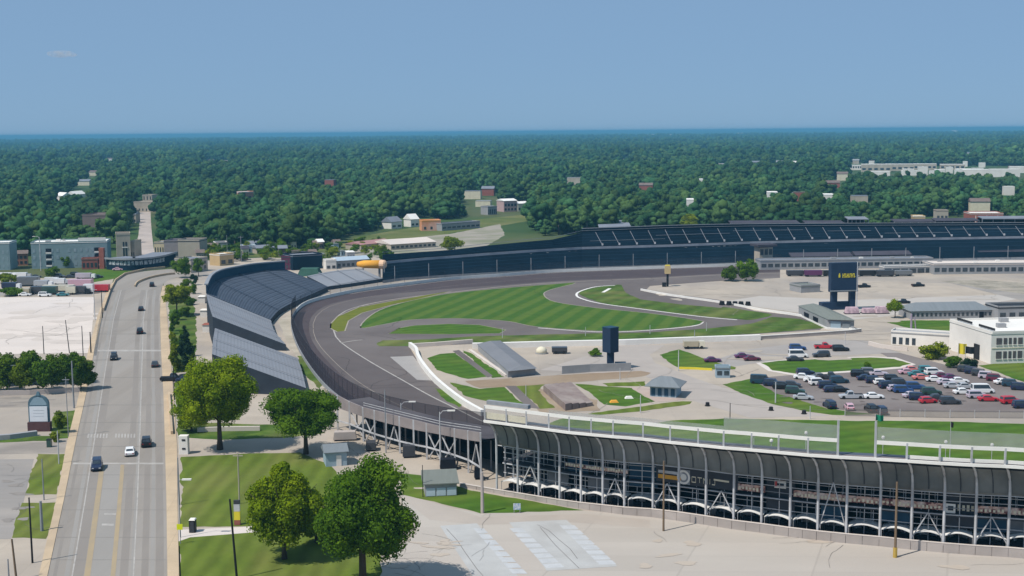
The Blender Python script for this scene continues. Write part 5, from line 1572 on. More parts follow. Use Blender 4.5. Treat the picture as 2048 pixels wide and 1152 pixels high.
building('brick_house', 'small orange brick house between the two teal apartment blocks', 'building', (30, 532), (56, 531), 9, 6.0, mat('orange_brick', (0.46, 0.22, 0.15), (0.38, 0.18, 0.125)), m_brown, 'gable', rows=((1, 2.4), (3.6, 5)), cols=3)
t_, f_ = building('annex_building', 'red brick entrance annex with a tall red pylon beside the apartment block', 'building', (164, 539), (196, 538), 7, 4.6, m_redb, m_brown, rows=((1.0, 3.2),), cols=4)
MB().box(f_.p(1.28, 1.0, 5.2), (2.4, 2.4, 10.4)).build('pylon', m_redb, t_)
# curved dark blue front
def arc_building():
    L = [G(x, y) for x, y in smooth_px([(213, 539), (240, 541), (270, 541), (305, 538), (330, 533), (352, 526)], 4)]
    t = thing('curved_building', 'low curved navy fronted building with a band of windows at the road bend', 'building', L[8])
    N = [inward(L, i) for i in range(len(L))]
    bk = [p + n * 12 for p, n in zip(L, N)]
    MB().strip(L, [p + Vector((0, 0, 5.6)) for p in L]).strip(bk, [p + Vector((0, 0, 5.6)) for p in bk]).strip([L[0], bk[0]], [L[0] + Vector((0, 0, 5.6)), bk[0] + Vector((0, 0, 5.6))]).strip([L[-1], bk[-1]], [L[-1] + Vector((0, 0, 5.6)), bk[-1] + Vector((0, 0, 5.6))]).build('wall', m_navy, t)
    MB().strip([p - n * .8 + Vector((0, 0, 5.65)) for p, n in zip(L, N)], [p + Vector((0, 0, 5.65)) for p in bk]).build('roof', m_rf2, t)
    MB().wall([(p - n * .8)[:2] for p, n in zip(L, N)], 5.2, 6.1, .3).build('roof_edge', m_steelg, t)
    for i in range(1, len(L) - 5):
        a_, b_ = L[i].lerp(L[i + 1], .12) - N[i] * .05, L[i].lerp(L[i + 1], .88) - N[i] * .05
        MB().wall([a_[:2], b_[:2]], 2.6, 4.6, .1).build('window', mat('bright_window', (0.45, 0.48, 0.50), (0.16, 0.19, 0.22), scale=1.2, lo=.45, hi=.55, rough=.3), t)
arc_building()
# stone hall left of the brick street, and the pale block that closes the street
t_, f_ = building('stone_hall', 'beige stone hall with tall dark window bays left of the brick street', 'building', (234, 516), (262, 515), 12, 12.2, m_beige, m_beige2, rows=(), par=.8)
for u0, u1 in ((.45, .56), (.64, .75)):
    for z0, z1 in ((.6, 5.2), (6.0, 8.6)):
        MB().wall([f_.p(u0, -.05, 0)[:2], f_.p(u1, -.05, 0)[:2]], z0, z1, .16).build('window', m_glass, t_)
MB().wall([f_.p(.40, -.12, 0)[:2], f_.p(.80, -.12, 0)[:2]], 5.35, 5.85, .3).build('string_course', m_whitew, t_)
building('stone_hall', 'lower beige wing joined to the front of the stone hall', 'building', (262, 514), (270, 514), 10, 8.0, m_beige, m_beige2, rows=((.8, 2.6),), cols=2, wfrac=.3, par=.6)
building('street_end_block', 'widest pale stone block closing the far end of the brick street', 'building', (268, 424), (311, 424), 14, 8.0, m_beige, m_beige2, rows=((1, 3),), cols=6, wfrac=.3, par=.6)
building('street_end_block', 'taller narrow pale block rising behind the block at the street end', 'building', (286, 420), (305, 420), 12, 12.5, m_beige, m_beige2, rows=((9, 12),), cols=3, wfrac=.3, par=.6)
building('street_house', 'pale narrow house on the left side of the brick street', 'building', (264, 446), (272, 446), 8, 6.5, m_beige, m_greyw, 'gable', rows=((1, 2.6),), cols=2)
building('hall_building', 'yellowish low hall with columns beside the brick street', 'building', (309, 513), (329, 513), 10, 7.2, mat('yellow_stone', (0.52, 0.45, 0.30), (0.46, 0.395, 0.265), scale=.4), m_rf2, rows=((1.2, 5.0),), cols=4, wfrac=.4)
building('hall_building', 'purple grey warehouse between yellow hall and beige block', 'building', (329, 515), (358, 515), 14, 8.4, mat('mauve_grey', (0.26, 0.235, 0.24), (0.23, 0.21, 0.215)), m_rf1, rows=((1, 3),), cols=3)
building('beige_block', 'plain square beige block without windows behind the road bend', 'building', (357, 516), (400, 516), 13, 8.8, m_beige2, m_rf1, rows=(), par=.8)
building('beige_block', 'lower cream block with small windows in front of the plain beige one', 'building', (382, 546), (416, 541), 10, 6.0, m_beige, m_rf2, rows=((1.2, 2.8), (3.6, 5.0)), cols=3, wfrac=.35)
building('yellow_shop', 'small ochre fronted shop behind the rim of the slate seat bank', 'building', (440, 532), (468, 529), 8, 5.2, mat('ochre', (0.52, 0.38, 0.20), (0.46, 0.33, 0.175)), m_roofw, rows=((.8, 2.8),), cols=2)
building('grey_house', 'weathered grey house with tall gable above the beige block', 'building', (352, 488), (378, 488), 10, 6.2, m_greyw, m_rf1, 'gable', rows=((1.0, 2.6),), cols=3, rh=3.2)
building('brick_row', 'long low red brick row right of the beige block', 'building', (402, 507), (436, 506), 9, 3.8, m_redb, m_brown, 'gable', rows=((1.0, 2.4),), cols=5)
building('small_store', 'small white fronted store beyond the red brick row', 'building', (432, 502), (456, 501), 8, 4.2, m_whitew, m_rf1, rows=((.8, 3.0),), cols=2, wfrac=.5)
building('small_store', 'low blue grey store with pale roof behind the slate seat bank', 'building', (484, 506), (512, 505), 8, 3.4, m_bluew, m_roofw, rows=((.8, 2.4),), cols=3)
building('shed', 'row of tan sheds at the edge of the dry field', 'building', (514, 508), (548, 506), 7, 3.0, m_beige2, m_rf2, 'gable', rows=((.6, 2.0),), cols=4)
building('pavilion', 'pale two storey pavilion with dark windows at the wood edge', 'building', (544, 490), (570, 490), 8, 7.0, m_beige, m_whitew, rows=((1.0, 2.4), (4.0, 6.0)), cols=4, wfrac=.6)
building('brown_hall', 'plain brown windowless hall among the trees left of the brick street', 'building', (166, 468), (214, 468), 24, 12.0, mat('brown_render', (0.21, 0.165, 0.15), (0.19, 0.15, 0.137)), m_brown, rows=(), par=.8)
building('pink_house', 'pale pink house in front of the brown hall', 'building', (163, 480), (184, 480), 10, 5.0, mat('pink_render', (0.48, 0.34, 0.33), (0.42, 0.29, 0.285)), m_brown, 'gable', rows=((1, 2.4),), cols=2)
building('white_houses', 'white roofed house showing above the trees at far left', 'building', (112, 410), (126, 411), 9, 9.0, m_whitew, m_roofw, 'gable', rows=(), rh=3)
building('white_houses', 'longer white roofed house right of the first one above the trees at far left', 'building', (150, 408), (172, 406), 9, 9.0, m_whitew, m_roofw, 'gable', rows=(), rh=3)
building('brick_house', 'reddish brick house with white roof among the woods above the slate seat bank', 'building', (477, 412), (514, 410), 16, 12.0, mat('orange_brick', (0, 0, 0)), m_roofw, rows=((6, 8.5),), cols=4)
# --- slope and yard behind the turn
building('orange_container_house', 'bright orange and pink building on the dry grass slope', 'building', (844, 462), (882, 461), 10, 6.4, mat('bright_orange', (0.68, 0.31, 0.16), (0.60, 0.27, 0.145), c3=(.70, .46, .40), scale3=.1), m_orange, rows=((1.0, 2.8),), cols=3, wfrac=.35)
building('white_cottage', 'white gabled cottage left of a second one on the grass slope', 'building', (783, 458), (804, 456), 9, 4.6, m_whitew, m_rf2, 'gable', rows=((1, 2.4),), cols=2, rh=3.4)
building('white_cottage', 'white gabled cottage nearest the orange building on the slope', 'building', (822, 454), (838, 453), 9, 5.2, m_whitew, m_roofw, 'gable', rows=((1, 2.4),), cols=2, rh=3.6)
building('ramp_building', 'grey ramp building beside the orange one on the slope', 'building', (884, 462), (960, 456), 8, 4.2, m_greyw, m_rf2, rows=((1.4, 2.6),), cols=8, wfrac=.7)
building('long_shed', 'low red roofed shed at the left of the gravel yard', 'building', (722, 500), (784, 493), 12, 2.8, m_beige2, mat('faded_red_roof', (0.40, 0.22, 0.21), (0.36, 0.20, 0.19)), 'gable', rows=((.6, 1.8),), cols=8)
building('long_shed', 'wide beige roofed shed in the gravel yard', 'building', (782, 500), (872, 494), 22, 3.0, m_beige, m_conc_pale, 'gable', rows=((.8, 2.0),), cols=10, rh=2.0)
building('pale_villa', 'pinkish villa group at the top end of the grass slope', 'building', (1008, 424), (1034, 423), 14, 9.0, mat('pink_render', (0, 0, 0)), m_roofw, 'gable', rows=((1.2, 3.0), (4.6, 6.6)), cols=4)
building('pale_villa', 'cream villa at the right end of the grass slope', 'building', (1036, 423), (1058, 422), 12, 6.4, m_cream, m_roofw, 'gable', rows=((1.2, 3.0),), cols=3)
building('pale_villa', 'grey columned house left of the villas on the slope', 'building', (976, 430), (994, 429), 10, 6.0, m_greyw, m_rf2, rows=((.6, 4.4),), cols=5, wfrac=.5)
t_, f_ = building('navy_box_building', 'dark navy box building with lit roof edge behind the slate seat bank', 'building', (586, 541), (645, 537), 12, 6.6, m_navy, m_rf2, rows=(), par=.6)
building('stair_tower', 'plum red stair tower at the end of the slate seat bank', 'building', (563, 540), (585, 540), 6, 6.0, mat('plum_steel', (0.13, 0.04, 0.075), (0.10, 0.03, 0.06)), m_rf1, rows=((.8, 2.4), (3.4, 5.0)), cols=3, wfrac=.5)
building('white_cabin', 'small white cabin with dark base behind the low grey seat bank', 'building', (652, 539), (673, 538), 6, 4.0, m_whitew, m_roofw, rows=((.4, 1.8),), cols=2)
building('blue_roof_shed', 'long thin blue roofed shed left of the orange tank', 'building', (674, 536), (738, 532), 8, 3.4, m_greyw, mat('light_blue_roof', (0.40, 0.48, 0.55), (0.36, 0.44, 0.51)), 'gable', rows=((.6, 2.0),), cols=7)
gt = thing('green_tarpaulin', 'dark green tarpaulin mound behind the low grey seat bank', 'tarpaulin', G(615, 552))
b_ = G(618, 552)
MB().box(b_ + Vector((0, 3, 1.7)), (11, 9, 3.4), 0, taper=.72).build('cover', mat('green_cover', (0.05, 0.12, 0.09), (0.04, 0.095, 0.075), scale=.4), gt)
b_ = P(745, 529, 585)
ot = thing('orange_tank', 'long horizontal orange and yellow tank with pale end cap beside the navy stand', 'tank', Vector((b_.x, b_.y, 0)))
MB().tube([b_ + Vector((-7.0, 3, -.1)), b_ + Vector((-4, 1.6, 0)), b_ + Vector((4.2, -.8, .1))], [1.1, 1.75, 1.95], 14).build('barrel', m_orange, ot, smooth=True)
MB().tube([b_ + Vector((3.6, -.6, .1)), b_ + Vector((5.6, -1.2, .1)), b_ + Vector((6.2, -1.4, .1))], [2.05, 2.0, 1.3], 14).build('end_cap', mat('peach_cap', (0.75, 0.50, 0.33), (0.70, 0.46, 0.30)), ot)
for dx in (-4.5, 3):
    MB().box((b_.x + dx, b_.y + .8, (b_.z - 1.8) / 2), (.8, 2.2, b_.z - 1.6)).build('support', m_steelg, ot)
# --- paddock side
building('pit_building', 'long grey flat roofed pit building with a window band behind the big scoreboard', 'building', (1521, 540), (1866, 535), 10, 3.9, m_greyw, m_rf2, rows=((1.3, 2.9),), cols=26, wfrac=.72, clutter=4)
building('pit_building', 'grey pit building with beige roof cut off by the right edge of the view', 'building', (1867, 549), (2090, 547), 16, 4.2, m_greyw, m_conc_pale, rows=((1.2, 3.0),), cols=16, wfrac=.7, clutter=3)
building('paddock_shed', 'long dark roofed shed left of the scoreboard top', 'building', (1584, 526), (1704, 524), 9, 3.0, m_dark, m_rf1, 'gable', rows=((.8, 2.0),), cols=10, rh=1.6)
building('paddock_shed', 'long dark roofed shed right of the scoreboard top', 'building', (1712, 524), (1822, 522), 9, 3.2, m_dark, m_rf1, 'gable', rows=((.8, 2.0),), cols=10, rh=1.6)
building('paddock_shed', 'dark barrel roofed hall at the right end below the navy stand', 'building', (1958, 518), (2090, 516), 12, 3.4, m_bluedk, m_rf1, 'gable', rows=((.8, 2.4),), cols=8, rh=1.8)
t_, f_ = building('control_tower', 'square beige control tower with overhanging dark roof beside the dark tree', 'building', (1519, 534), (1545, 533), 6, 9.4, m_beige, m_rf1, rows=((5.8, 8.6),), cols=3, wfrac=.75)
MB().prism(f_.rect(1.6), 9.9, 10.9).build('overhang_roof', m_rf1, t_)
t_, f_ = building('white_canopy', 'long thin white canopy in front of the pit building', 'canopy', (1768, 548), (1866, 546), 6, 2.9, m_greyw, m_roofw, rows=((.3, 2.3),), cols=6, wfrac=.8)
building('paddock_shed', 'long olive grey roofed shed pointing towards the scoreboard', 'building', (1602, 586), (1640, 584), 9, 2.4, m_greyw, m_roofg, 'flat')
def long_shed(label, px4, h, m_roof, m_wall, rh, over=.5):
    """shed on four ground corners: near-left, near-right, far-right, far-left"""
    q = [G(x, y) for x, y in px4]
    t = thing('paddock_shed', label, 'building', q[0])
    MB().prism([p[:2] for p in q], 0, h).build('wall', m_wall, t)
    mid0, mid1 = q[0].lerp(q[1], .5), q[3].lerp(q[2], .5)
    ax = (mid1 - mid0).normalized()
    e = [q[0] - ax * over, q[1] - ax * over, q[2] + ax * over, q[3] + ax * over]
    cx_ = (q[0] + q[1] + q[2] + q[3]) / 4
    e = [cx_ + (p - cx_) * 1.04 + Vector((0, 0, h + .05)) for p in e]
    r0, r1 = mid0 + ax * 1.2 + Vector((0, 0, h + rh)), mid1 - ax * 1.2 + Vector((0, 0, h + rh))
    r = MB().add([e[0], e[1], e[2], e[3], r0, r1], [(0, 1, 4), (1, 2, 5, 4), (2, 3, 5), (3, 0, 4, 5), (3, 2, 1, 0)])
    r.build('roof', m_roof, t)
    return t, q
t_, q_ = long_shed('grey shed with olive hipped roof and white base below the big scoreboard', [(1654, 658), (1708, 660), (1652, 634), (1597, 631)], 3.3, m_roofg, m_greyw, 1.5)
MB().wall([(q_[0].lerp(q_[1], u) - Vector((0, .25, 0)))[:2] for u in (.12, .5)], .5, 2.7, .2).build('door', m_bluew, t_)
MB().wall([(q_[0].lerp(q_[1], u) - Vector((0, .25, 0)))[:2] for u in (.56, .84)], .3, 2.4, .2).build('window', m_roofb, t_)
for u in (.3, .62):
    a_ = q_[0].lerp(q_[3], u) + Vector((-.15, -.1, 0)); b2 = q_[0].lerp(q_[3], u + .16) + Vector((-.15, -.1, 0))
    MB().wall([a_[:2], b2[:2]], .9, 2.3, .12).build('window', m_dark, t_)
MB().prism([(p + (p - (q_[0] + q_[2]) / 2).normalized() * 1.0)[:2] for p in q_], 0, .55).build('plinth', m_white, t_)
t_, f_ = building('paddock_shed', 'long grey shed with hipped roof beside the lone round tree', 'building', (1822, 639), (1984, 636), 12, 2.8, m_greyw, m_roofb, 'gable', rows=((1.0, 2.1),), cols=18, wfrac=.5, rh=2.2, hip=4, door=(.84, 1.6, 2.2, m_dark))
t_, f_ = building('paddock_shed', 'small dark flat shed behind the white museum block', 'building', (1996, 640), (2090, 638), 10, 4.0, m_greyw, m_black, rows=((1, 2.5),), cols=5)
# museum
A_, B_, C_ = G(1898, 699), G(1981, 728), G(2200, 721)
q = [B_, C_, C_ + (A_ - B_), A_]
mu = thing('museum_building', 'large white two storey museum block with rows of dark windows at the right edge', 'building', B_)
MB().prism([p[:2] for p in q], 0, 8.4).build('wall', m_whitew, mu)
MB().prism([(p + (p - (B_ + C_ + C_ + A_ - B_ + A_) / 4).normalized() * .2)[:2] for p in q], 8.404, 8.7).build('roof', m_roofw, mu)
pr = MB()
for i in range(4):
    a_, b_ = q[i], q[(i + 1) % 4]; d_ = (b_ - a_).normalized() * .2
    pr.wall([(a_ + d_)[:2], (b_ - d_)[:2]], 8.704, 9.3, .3)
pr.build('parapet', m_whitew, mu)
dF = (C_ - B_).normalized(); nF = Vector((dF.y, -dF.x, 0))
for z0, z1 in ((1.4, 3.5), (5.4, 7.3)):
    s = 1.5
    k = 0
    while s < 26:
        wd = (1.6, 1.0, .8, .85)[k % 4] if k < 4 else 1.3
        a_, b_ = B_ + dF * s + nF * .05, B_ + dF * (s + wd) + nF * .05
        fr = MB().wall([a_[:2], b_[:2]], z0, z1, .12).build('window', mat('tinted_window', (0.13, 0.115, 0.115), (0.085, 0.08, 0.085), scale=.8, rough=.3), mu)
        MB().wall([(a_ - dF * .1)[:2], (b_ + dF * .1)[:2]], z0 - .16, z0 - .02, .3).build('sill', m_whitew, fr)
        s += wd + .55; k += 1
    a_, b_ = B_ + dF * .6 + nF * .04, B_ + dF * 30 + nF * .04
MB().wall([(B_ + dF * .2 + nF * .05)[:2], (B_ + dF * 31 + nF * .05)[:2]], 4.3, 4.6, .14).build('string_course', m_cream, mu)
for u0, u1 in ((.05, .42), (.58, .95)):
    a_, b_ = A_.lerp(B_, u0), A_.lerp(B_, u1)
    o_ = Vector((2.0, 1.2, 0))
    MB().wall([(a_ + o_)[:2], (b_ + o_)[:2]], 9.0, 9.7, .15).build('roof_rail', m_black, mu)
for k, (dx, dy) in enumerate(((8, 10), (14, 20), (20, 8))):
    MB().box(B_ + dF * dx - nF * dy + Vector((0, 0, 9.3)), (2.4, 1.8, 1.2)).build('roof_unit', m_greyw, mu)
MB().wall([(A_.lerp(B_, .62) + Vector((-.1, -.12, 0)))[:2], (A_.lerp(B_, .74) + Vector((-.1, -.12, 0)))[:2]], .02, 4.4, .3).build('door', m_black, mu)
t_, f_ = building('museum_annex', 'low white annex with dark openings joined left of the museum', 'building', (1782, 689), (1900, 697), 6, 3.6, m_whitew, m_greyw, rows=((.3, 2.4),), cols=9, wfrac=.55, skip=((0, 4), (0, 5), (0, 6), (0, 7), (0, 8)))
wall_thing('terrace_wall', 'low pale terrace wall left of the white annex', [(1738, 690), (1760, 696), (1790, 700), (1815, 702)], 1.2, .5, m_conc_pale)
# flags by the museum
def flag(label, px, py, top, m, m2=None, w_=2.2, h_=1.5, cat='flag', pole_m=None):
    b = G(px, py); z = ZT(px, top, b)
    t = thing('flag_pole', label, cat, b)
    MB().tube([b, b + Vector((0, 0, z))], [.09, .05], 6).build('pole', pole_m or m_steelw, t)
    f = MB(); n = 8
    A = [b + Vector((w_ * k / n, .25 * math.sin(k * 1.1), z - .1 - .25 * k / n)) for k in range(n + 1)]
    Bq = [p + Vector((0, .12 * math.sin(i), -h_)) for i, p in enumerate(A)]
    f.strip(A, Bq).build('flag', m, t)
flag('yellow flag on a short pole at the museum corner', 1916, 724, 686, m_yel, w_=2.4, h_=3.0)
flag('black flag on a pole beside the yellow one at the museum', 1930, 728, 692, m_black, w_=2.6, h_=2.0)
flag('green flag on a tall pole above the grandstand rim', 1749, 930, 828, mat('green_flag', (0.02, 0.25, 0.14), (0.02, 0.20, 0.11)), w_=1.6, h_=1.2)
flag('furled dark flag on a tall grey pole behind the grandstand screens', 1899, 930, 842, m_black, w_=.6, h_=1.1)
# scoreboards
b_ = G(1685, 619)
sb = thing('scoreboard', 'big navy scoreboard with yellow lettering on two thick legs', 'scoreboard', b_)
k = mpp(619)
def at(dx, dy, z): return b_ + Vector((dx * k, dy, z))
rz = .16
MB().box(at(0, 0, (619 - 554) * k), (56 * k, 2.6, 58 * k), rz).build('board', m_scb, sb)
MB().box(at(0, -1.7, (619 - 580.5) * k), (56 * k, 1.2, .35), rz).build('catwalk', m_roofb, sb)
for dx in (-18, 18):
    MB().box(at(dx, 0, (619 - 600) * k * 1.0), (11 * k, 1.9, 42 * k), rz).build('leg', m_scb, sb)
MB().box(at(-12, .6, 1.4), (66 * k, 3.2, 2.8), rz).build('base', m_scb, sb)
lt = MB()
gx = random.Random(3)
mR = Matrix.Rotation(rz, 3, 'Z')
def glyph(dx, z, w_, h_): lt.box(b_ + mR @ Vector((dx * k, -1.36, z)), (w_ * k, .12, h_), rz)
z0 = (619 - 551) * k
glyph(-11, z0, 3.4, 1.1); glyph(-11, z0 + .75, 1.8, .5); 
for i in range(9):
    x = -4 + i * 3.0
    glyph(x, z0 + .1, 1.0, 1.55); 
    if i % 3: glyph(x + 1.1, z0 + (.7 if i % 2 else -.4), 1.5, .35)
    else: glyph(x + 1.1, z0 + .15, 1.4, .4)
lt.build('lettering', m_yel, sb)
b_ = G(1221, 739)
k = mpp(739)
s2 = thing('scoreboard', 'smaller blank four sided navy scoreboard on a single thick column', 'scoreboard', b_)
MB().box(b_ + Vector((0, 0, (739 - 678.5) * k)), (23 * k, 23 * k, 49 * k), R(40)).build('board', m_scb, s2)
MB().box(b_ + Vector((0, 0, (739 - 653) * k)), (24 * k, 24 * k, .25), R(40)).build('cap', m_bluedk, s2)
MB().box(b_ + Vector((0, 0, (739 - 704) * k / 2)), (14 * k, 1.6, (739 - 704) * k)).build('column', m_scb, s2)
MB().box(b_ + Vector((2.8, .3, 1.0)), (3.0, 2.0, 2.0)).build('base_box', m_bluedk, s2)
# camera tower on the far apron
b_ = G(1335, 573); k = mpp(573)
ct = thing('camera_tower', 'slim dark camera tower with a tan cabin on the far apron', 'tower', b_)
MB().box(b_ + Vector((0, 0, 13 * k)), (4 * k, 1.0, 26 * k)).build('column', m_black, ct)
MB().box(b_ + Vector((0, 0, 34 * k)), (11 * k, 2.2, 16 * k)).build('cabin', mat('tan_cabin', (0.55, 0.42, 0.22), (0.5, 0.38, 0.2)), ct)
MB().box(b_ + Vector((0, 0, 42.6 * k)), (8 * k, 1.6, 1.6 * k)).build('roof', m_yel, ct)
MB().box(b_ + Vector((-1.5, -.6, .9)), (1.6, 1.4, 1.8)).build('base_box', m_black, ct)
# infield odds and ends
t_, q_ = long_shed('low broad grey roofed shed on the infield lawn behind the curved white wall', [(1016, 755), (1071, 749), (1002, 695), (956, 702)], 1.9, mat('flat_grey_roof', (0.20, 0.205, 0.22), (0.18, 0.185, 0.20), scale=.2), m_greyw, .9)
wall_thing('roof_kerb', 'pale sloping kerb along the left edge of the low grey shed', [(940, 702), (975, 726), (1014, 753)], .5, 1.0, m_conc_pale)
wall_thing('board_fence', 'weathered grey board fence left of the smaller scoreboard', [(1124, 748), (1180, 744), (1262, 741)], 2.2, .25, m_greyw, cat='fence')
q_ = [G(x, y) for x, y in ((1130, 822), (1186, 812), (1142, 770), (1086, 783))]
bk = thing('ribbed_bunker', 'low brown ribbed earth covered bunker roof on the infield', 'bunker', q_[0])
for i in range(4):
    u0, u1 = i / 4 + .012, (i + 1) / 4 - .012
    a_, b_ = q_[0].lerp(q_[1], u0), q_[0].lerp(q_[1], u1)
    c_, d_ = q_[3].lerp(q_[2], u1), q_[3].lerp(q_[2], u0)
    hh = 1.7 - .25 * i
    MB().prism([p[:2] for p in (a_, b_, c_, d_)], 0, hh).build('roof_slab', mat('bunker_brown', (0.27, 0.215, 0.195), (0.215, 0.165, 0.15), scale=.4, c3=(.33, .28, .25), scale3=.15), bk)
t_, f_ = building('kiosk', 'blue grey hip roofed kiosk with open front on the pink paving', 'kiosk', (1300, 793), (1352, 796), 6.5, 2.7, m_bluew, m_roofb, 'gable', rows=((.3, 2.2),), cols=4, wfrac=.6, m_win=mat('deep_blue', (0.05, 0.11, 0.17), (0.04, 0.09, 0.14)), rh=1.9, over=1.2, hip=3.2)
t_, f_ = building('gate_booth', 'small blue grey gate booth beside the yellow barrier', 'kiosk', (1432, 756), (1460, 756), 2.6, 2.4, m_bluew, m_roofb, rows=((.8, 1.9),), cols=2, wfrac=.7)
wall_thing('yellow_barrier', 'yellow painted barrier rail left of the gate booth', [(1356, 738), (1390, 739), (1424, 741)], .6, .3, m_yel, cat='barrier')
t_, f_ = building('roadside_kiosk', 'pale blue kiosk with grey gable behind the largest lawn tree', 'kiosk', (652, 934), (694, 931), 5, 2.8, m_bluew, m_roofb, 'gable', rows=(), rh=1.1, door=(.5, 1.0, 2.2, m_whitew))
t_, f_ = building('ticket_booth', 'grey ticket booth with pale blue shutters on the lawn by the grandstand', 'kiosk', (851, 994), (914, 991), 4.4, 2.5, m_greyw, m_roofg, 'shed', rows=((.15, 1.6),), cols=3, wfrac=.86, m_win=mat('pale_blue_shutter', (0.50, 0.58, 0.66), (0.46, 0.535, 0.61)), rh=1.3)
b_ = G(1034, 1026)
an = thing('notice_board', 'small blue and white notice board standing on the grass by the wall', 'sign', b_)
MB().box(b_ + Vector((0, 0, 1.15)), (1.3, .12, 1.1)).build('board', mat('sign_blue', (0.25, 0.36, 0.52), (0.55, 0.58, 0.60), scale=2.5, lo=.45, hi=.55), an)
for dx in (-.5, .5):
    MB().box(b_ + Vector((dx, 0, .3)), (.1, .1, .6)).build('leg', m_steelg, an)
# pink wrapped boats, tyre stacks, drums
b_ = G(1748, 627)
for i, (dx, dy, w_, h_, lab) in enumerate(((-6, 0, 5.0, 2.4, 'left pinkish wrapped load beside the big scoreboard'), (0, .6, 4.6, 1.9, 'middle pinkish wrapped load beside the big scoreboard'), (4.6, 0, 4.8, 2.5, 'right pale wrapped load beside the big scoreboard'))):
    t = thing('wrapped_load', lab, 'load', b_ + Vector((dx - 2, dy, 0)))
    MB().box(b_ + Vector((dx - 2, dy, h_ / 2)), (w_, 3.0, h_), .05 * i, taper=.78).build('cover', m_pink, t)
    MB().box(b_ + Vector((dx - 2, dy, .18)), (w_ * 1.04, 3.1, .3), .05 * i).build('pallet', m_dark, t)
for i, px in enumerate((1444, 1458, 1470, 1482, 1496)):
    b_ = G(px, 610 + .02 * (px - 1440))
    t = thing('tyre_stack', ORD[i] + ' dark tyre stack from the left on the pale paddock edge', 'tyre stack', b_)
    for k in range(3):
        MB().tube([b_ + Vector((0, 0, .05 + k * .5)), b_ + Vector((0, 0, .5 + k * .5))], 1.1 - .1 * k, 9).build('tyre', m_black, t)
b_ = G(1083, 707)
tk = thing('storage_tank', 'cream domed storage tank on the infield', 'tank', b_)
MB().tube([b_, b_ + Vector((0, 0, 1.2)), b_ + Vector((0, 0, 1.8)), b_ + Vector((0, 0, 2.1))], [1.7, 1.6, 1.1, .4], 14).build('shell', m_cream, tk, smooth=True)
MB().tube([b_ + Vector((0, 0, 0)), b_ + Vector((0, 0, .25))], 1.9, 14).build('base', m_greyw, tk)
# brick based sign by the left kerb
b_ = G(80, 862); k = mpp(862)
sn = thing('entrance_sign', 'arched blue framed white sign panel on a dark brick base beside the side street', 'sign', b_)
MB().box(b_ + Vector((0, 0, 9.5 * k)), (46 * k, 1.3, 19 * k)).build('brick_base', mat('dark_brick', (0.115, 0.06, 0.06), (0.09, 0.048, 0.05), scale=.8), sn)
arc = [(-21 * k, 19 * k), (21 * k, 19 * k), (21 * k, 58 * k)] + [(21 * k * math.cos(PI * t / 8), (58 + 17 * math.sin(PI * t / 8)) * k) for t in range(1, 8)] + [(-21 * k, 58 * k)]
fb_ = MB()
n_ = len(arc)
fb_.add([b_ + Vector((x, .4, z)) for x, z in arc] + [b_ + Vector((x, -.2, z)) for x, z in arc], [tuple(range(n_)), tuple(range(2 * n_ - 1, n_ - 1, -1))] + [(i, n_ + i, n_ + (i + 1) % n_, (i + 1) % n_) for i in range(n_)])
fb_.build('frame', mat('sign_frame_blue', (0.10, 0.17, 0.21), (0.085, 0.145, 0.18)), sn)
MB().box(b_ + Vector((0, -.3, 36 * k)), (36 * k, .2, 31 * k)).build('panel', mat('sign_white', (0.72, 0.74, 0.78), (0.68, 0.70, 0.74)), sn)
tp = [(-17 * k, 54 * k), (17 * k, 54 * k), (17 * k, 58 * k), (9 * k, 69 * k), (0, 72 * k), (-9 * k, 69 * k), (-17 * k, 58 * k)]
MB().poly([b_ + Vector((x, -.26, z)) for x, z in tp]).build('top_panel', mat('sign_blue_pale', (0.27, 0.37, 0.43), (0.24, 0.33, 0.39)), sn)
MB().box(b_ + Vector((0, 0, 78 * k)), (9 * k, .7, 8 * k), 0, taper=.4).build('finial', MATS['sign_frame_blue'], sn)
ln_ = MB()
for z in (44, 38, 32): ln_.box(b_ + Vector((0, -.42, z * k)), (22 * k, .03, .5 * k))
ln_.build('faint_lines', mat('faint_grey', (0.55, 0.57, 0.60)), sn)
# white board with two dark slots by the kerb, portable toilet, yellow-red totem, warning sign
b_ = G(367, 909); k = mpp(909)
wb = thing('white_hut', 'narrow white hut with two dark slots at the sidewalk edge', 'hut', b_)
MB().box(b_ + Vector((0, .8, 19 * k)), (18 * k, 1.6, 38 * k)).build('body', m_whitew, wb)
for z in (12, 30): MB().box(b_ + Vector((.1, -.02, z * k)), (7 * k, .1, 3.4 * k), 0).build('slot', m_black, wb)
b_ = G(386, 1064); k = mpp(1064)
pt = thing('portable_toilet', 'black portable toilet with pale roof on the path', 'cabin', b_)
MB().box(b_ + Vector((0, 0, 13 * k)), (12 * k, 1.2, 26 * k)).build('body', m_black, pt)
MB().box(b_ + Vector((0, 0, 27 * k)), (12.8 * k, 1.3, 2 * k), taper=.8).build('roof', m_whitew, pt)
MB().box(b_ + Vector((0, -.62, 12 * k)), (8 * k, .06, 22 * k)).build('door', m_greybd, pt)
b_ = G(475, 1050); k = mpp(1050)
tt = thing('totem_sign', 'grey topped totem sign with yellow and red panels behind the leaning pole', 'sign', b_)
for z0, z1, m in ((0, 11, m_redb), (11, 29, m_yel), (29, 44, m_steelw), (44, 52, m_greybd)):
    MB().box(b_ + Vector((0, 0, (z0 + z1) / 2 * k)), (12 * k, .5, (z1 - z0) * k - .02)).build('panel', m, tt)
b_ = G(361, 1088); k = mpp(1088)
ws = thing('warning_sign', 'bright yellow green diamond warning sign at the sidewalk corner', 'sign', b_)
MB().tube([b_, b_ + Vector((0, 0, 42 * k))], .06, 6).build('post', m_steelg, ws)
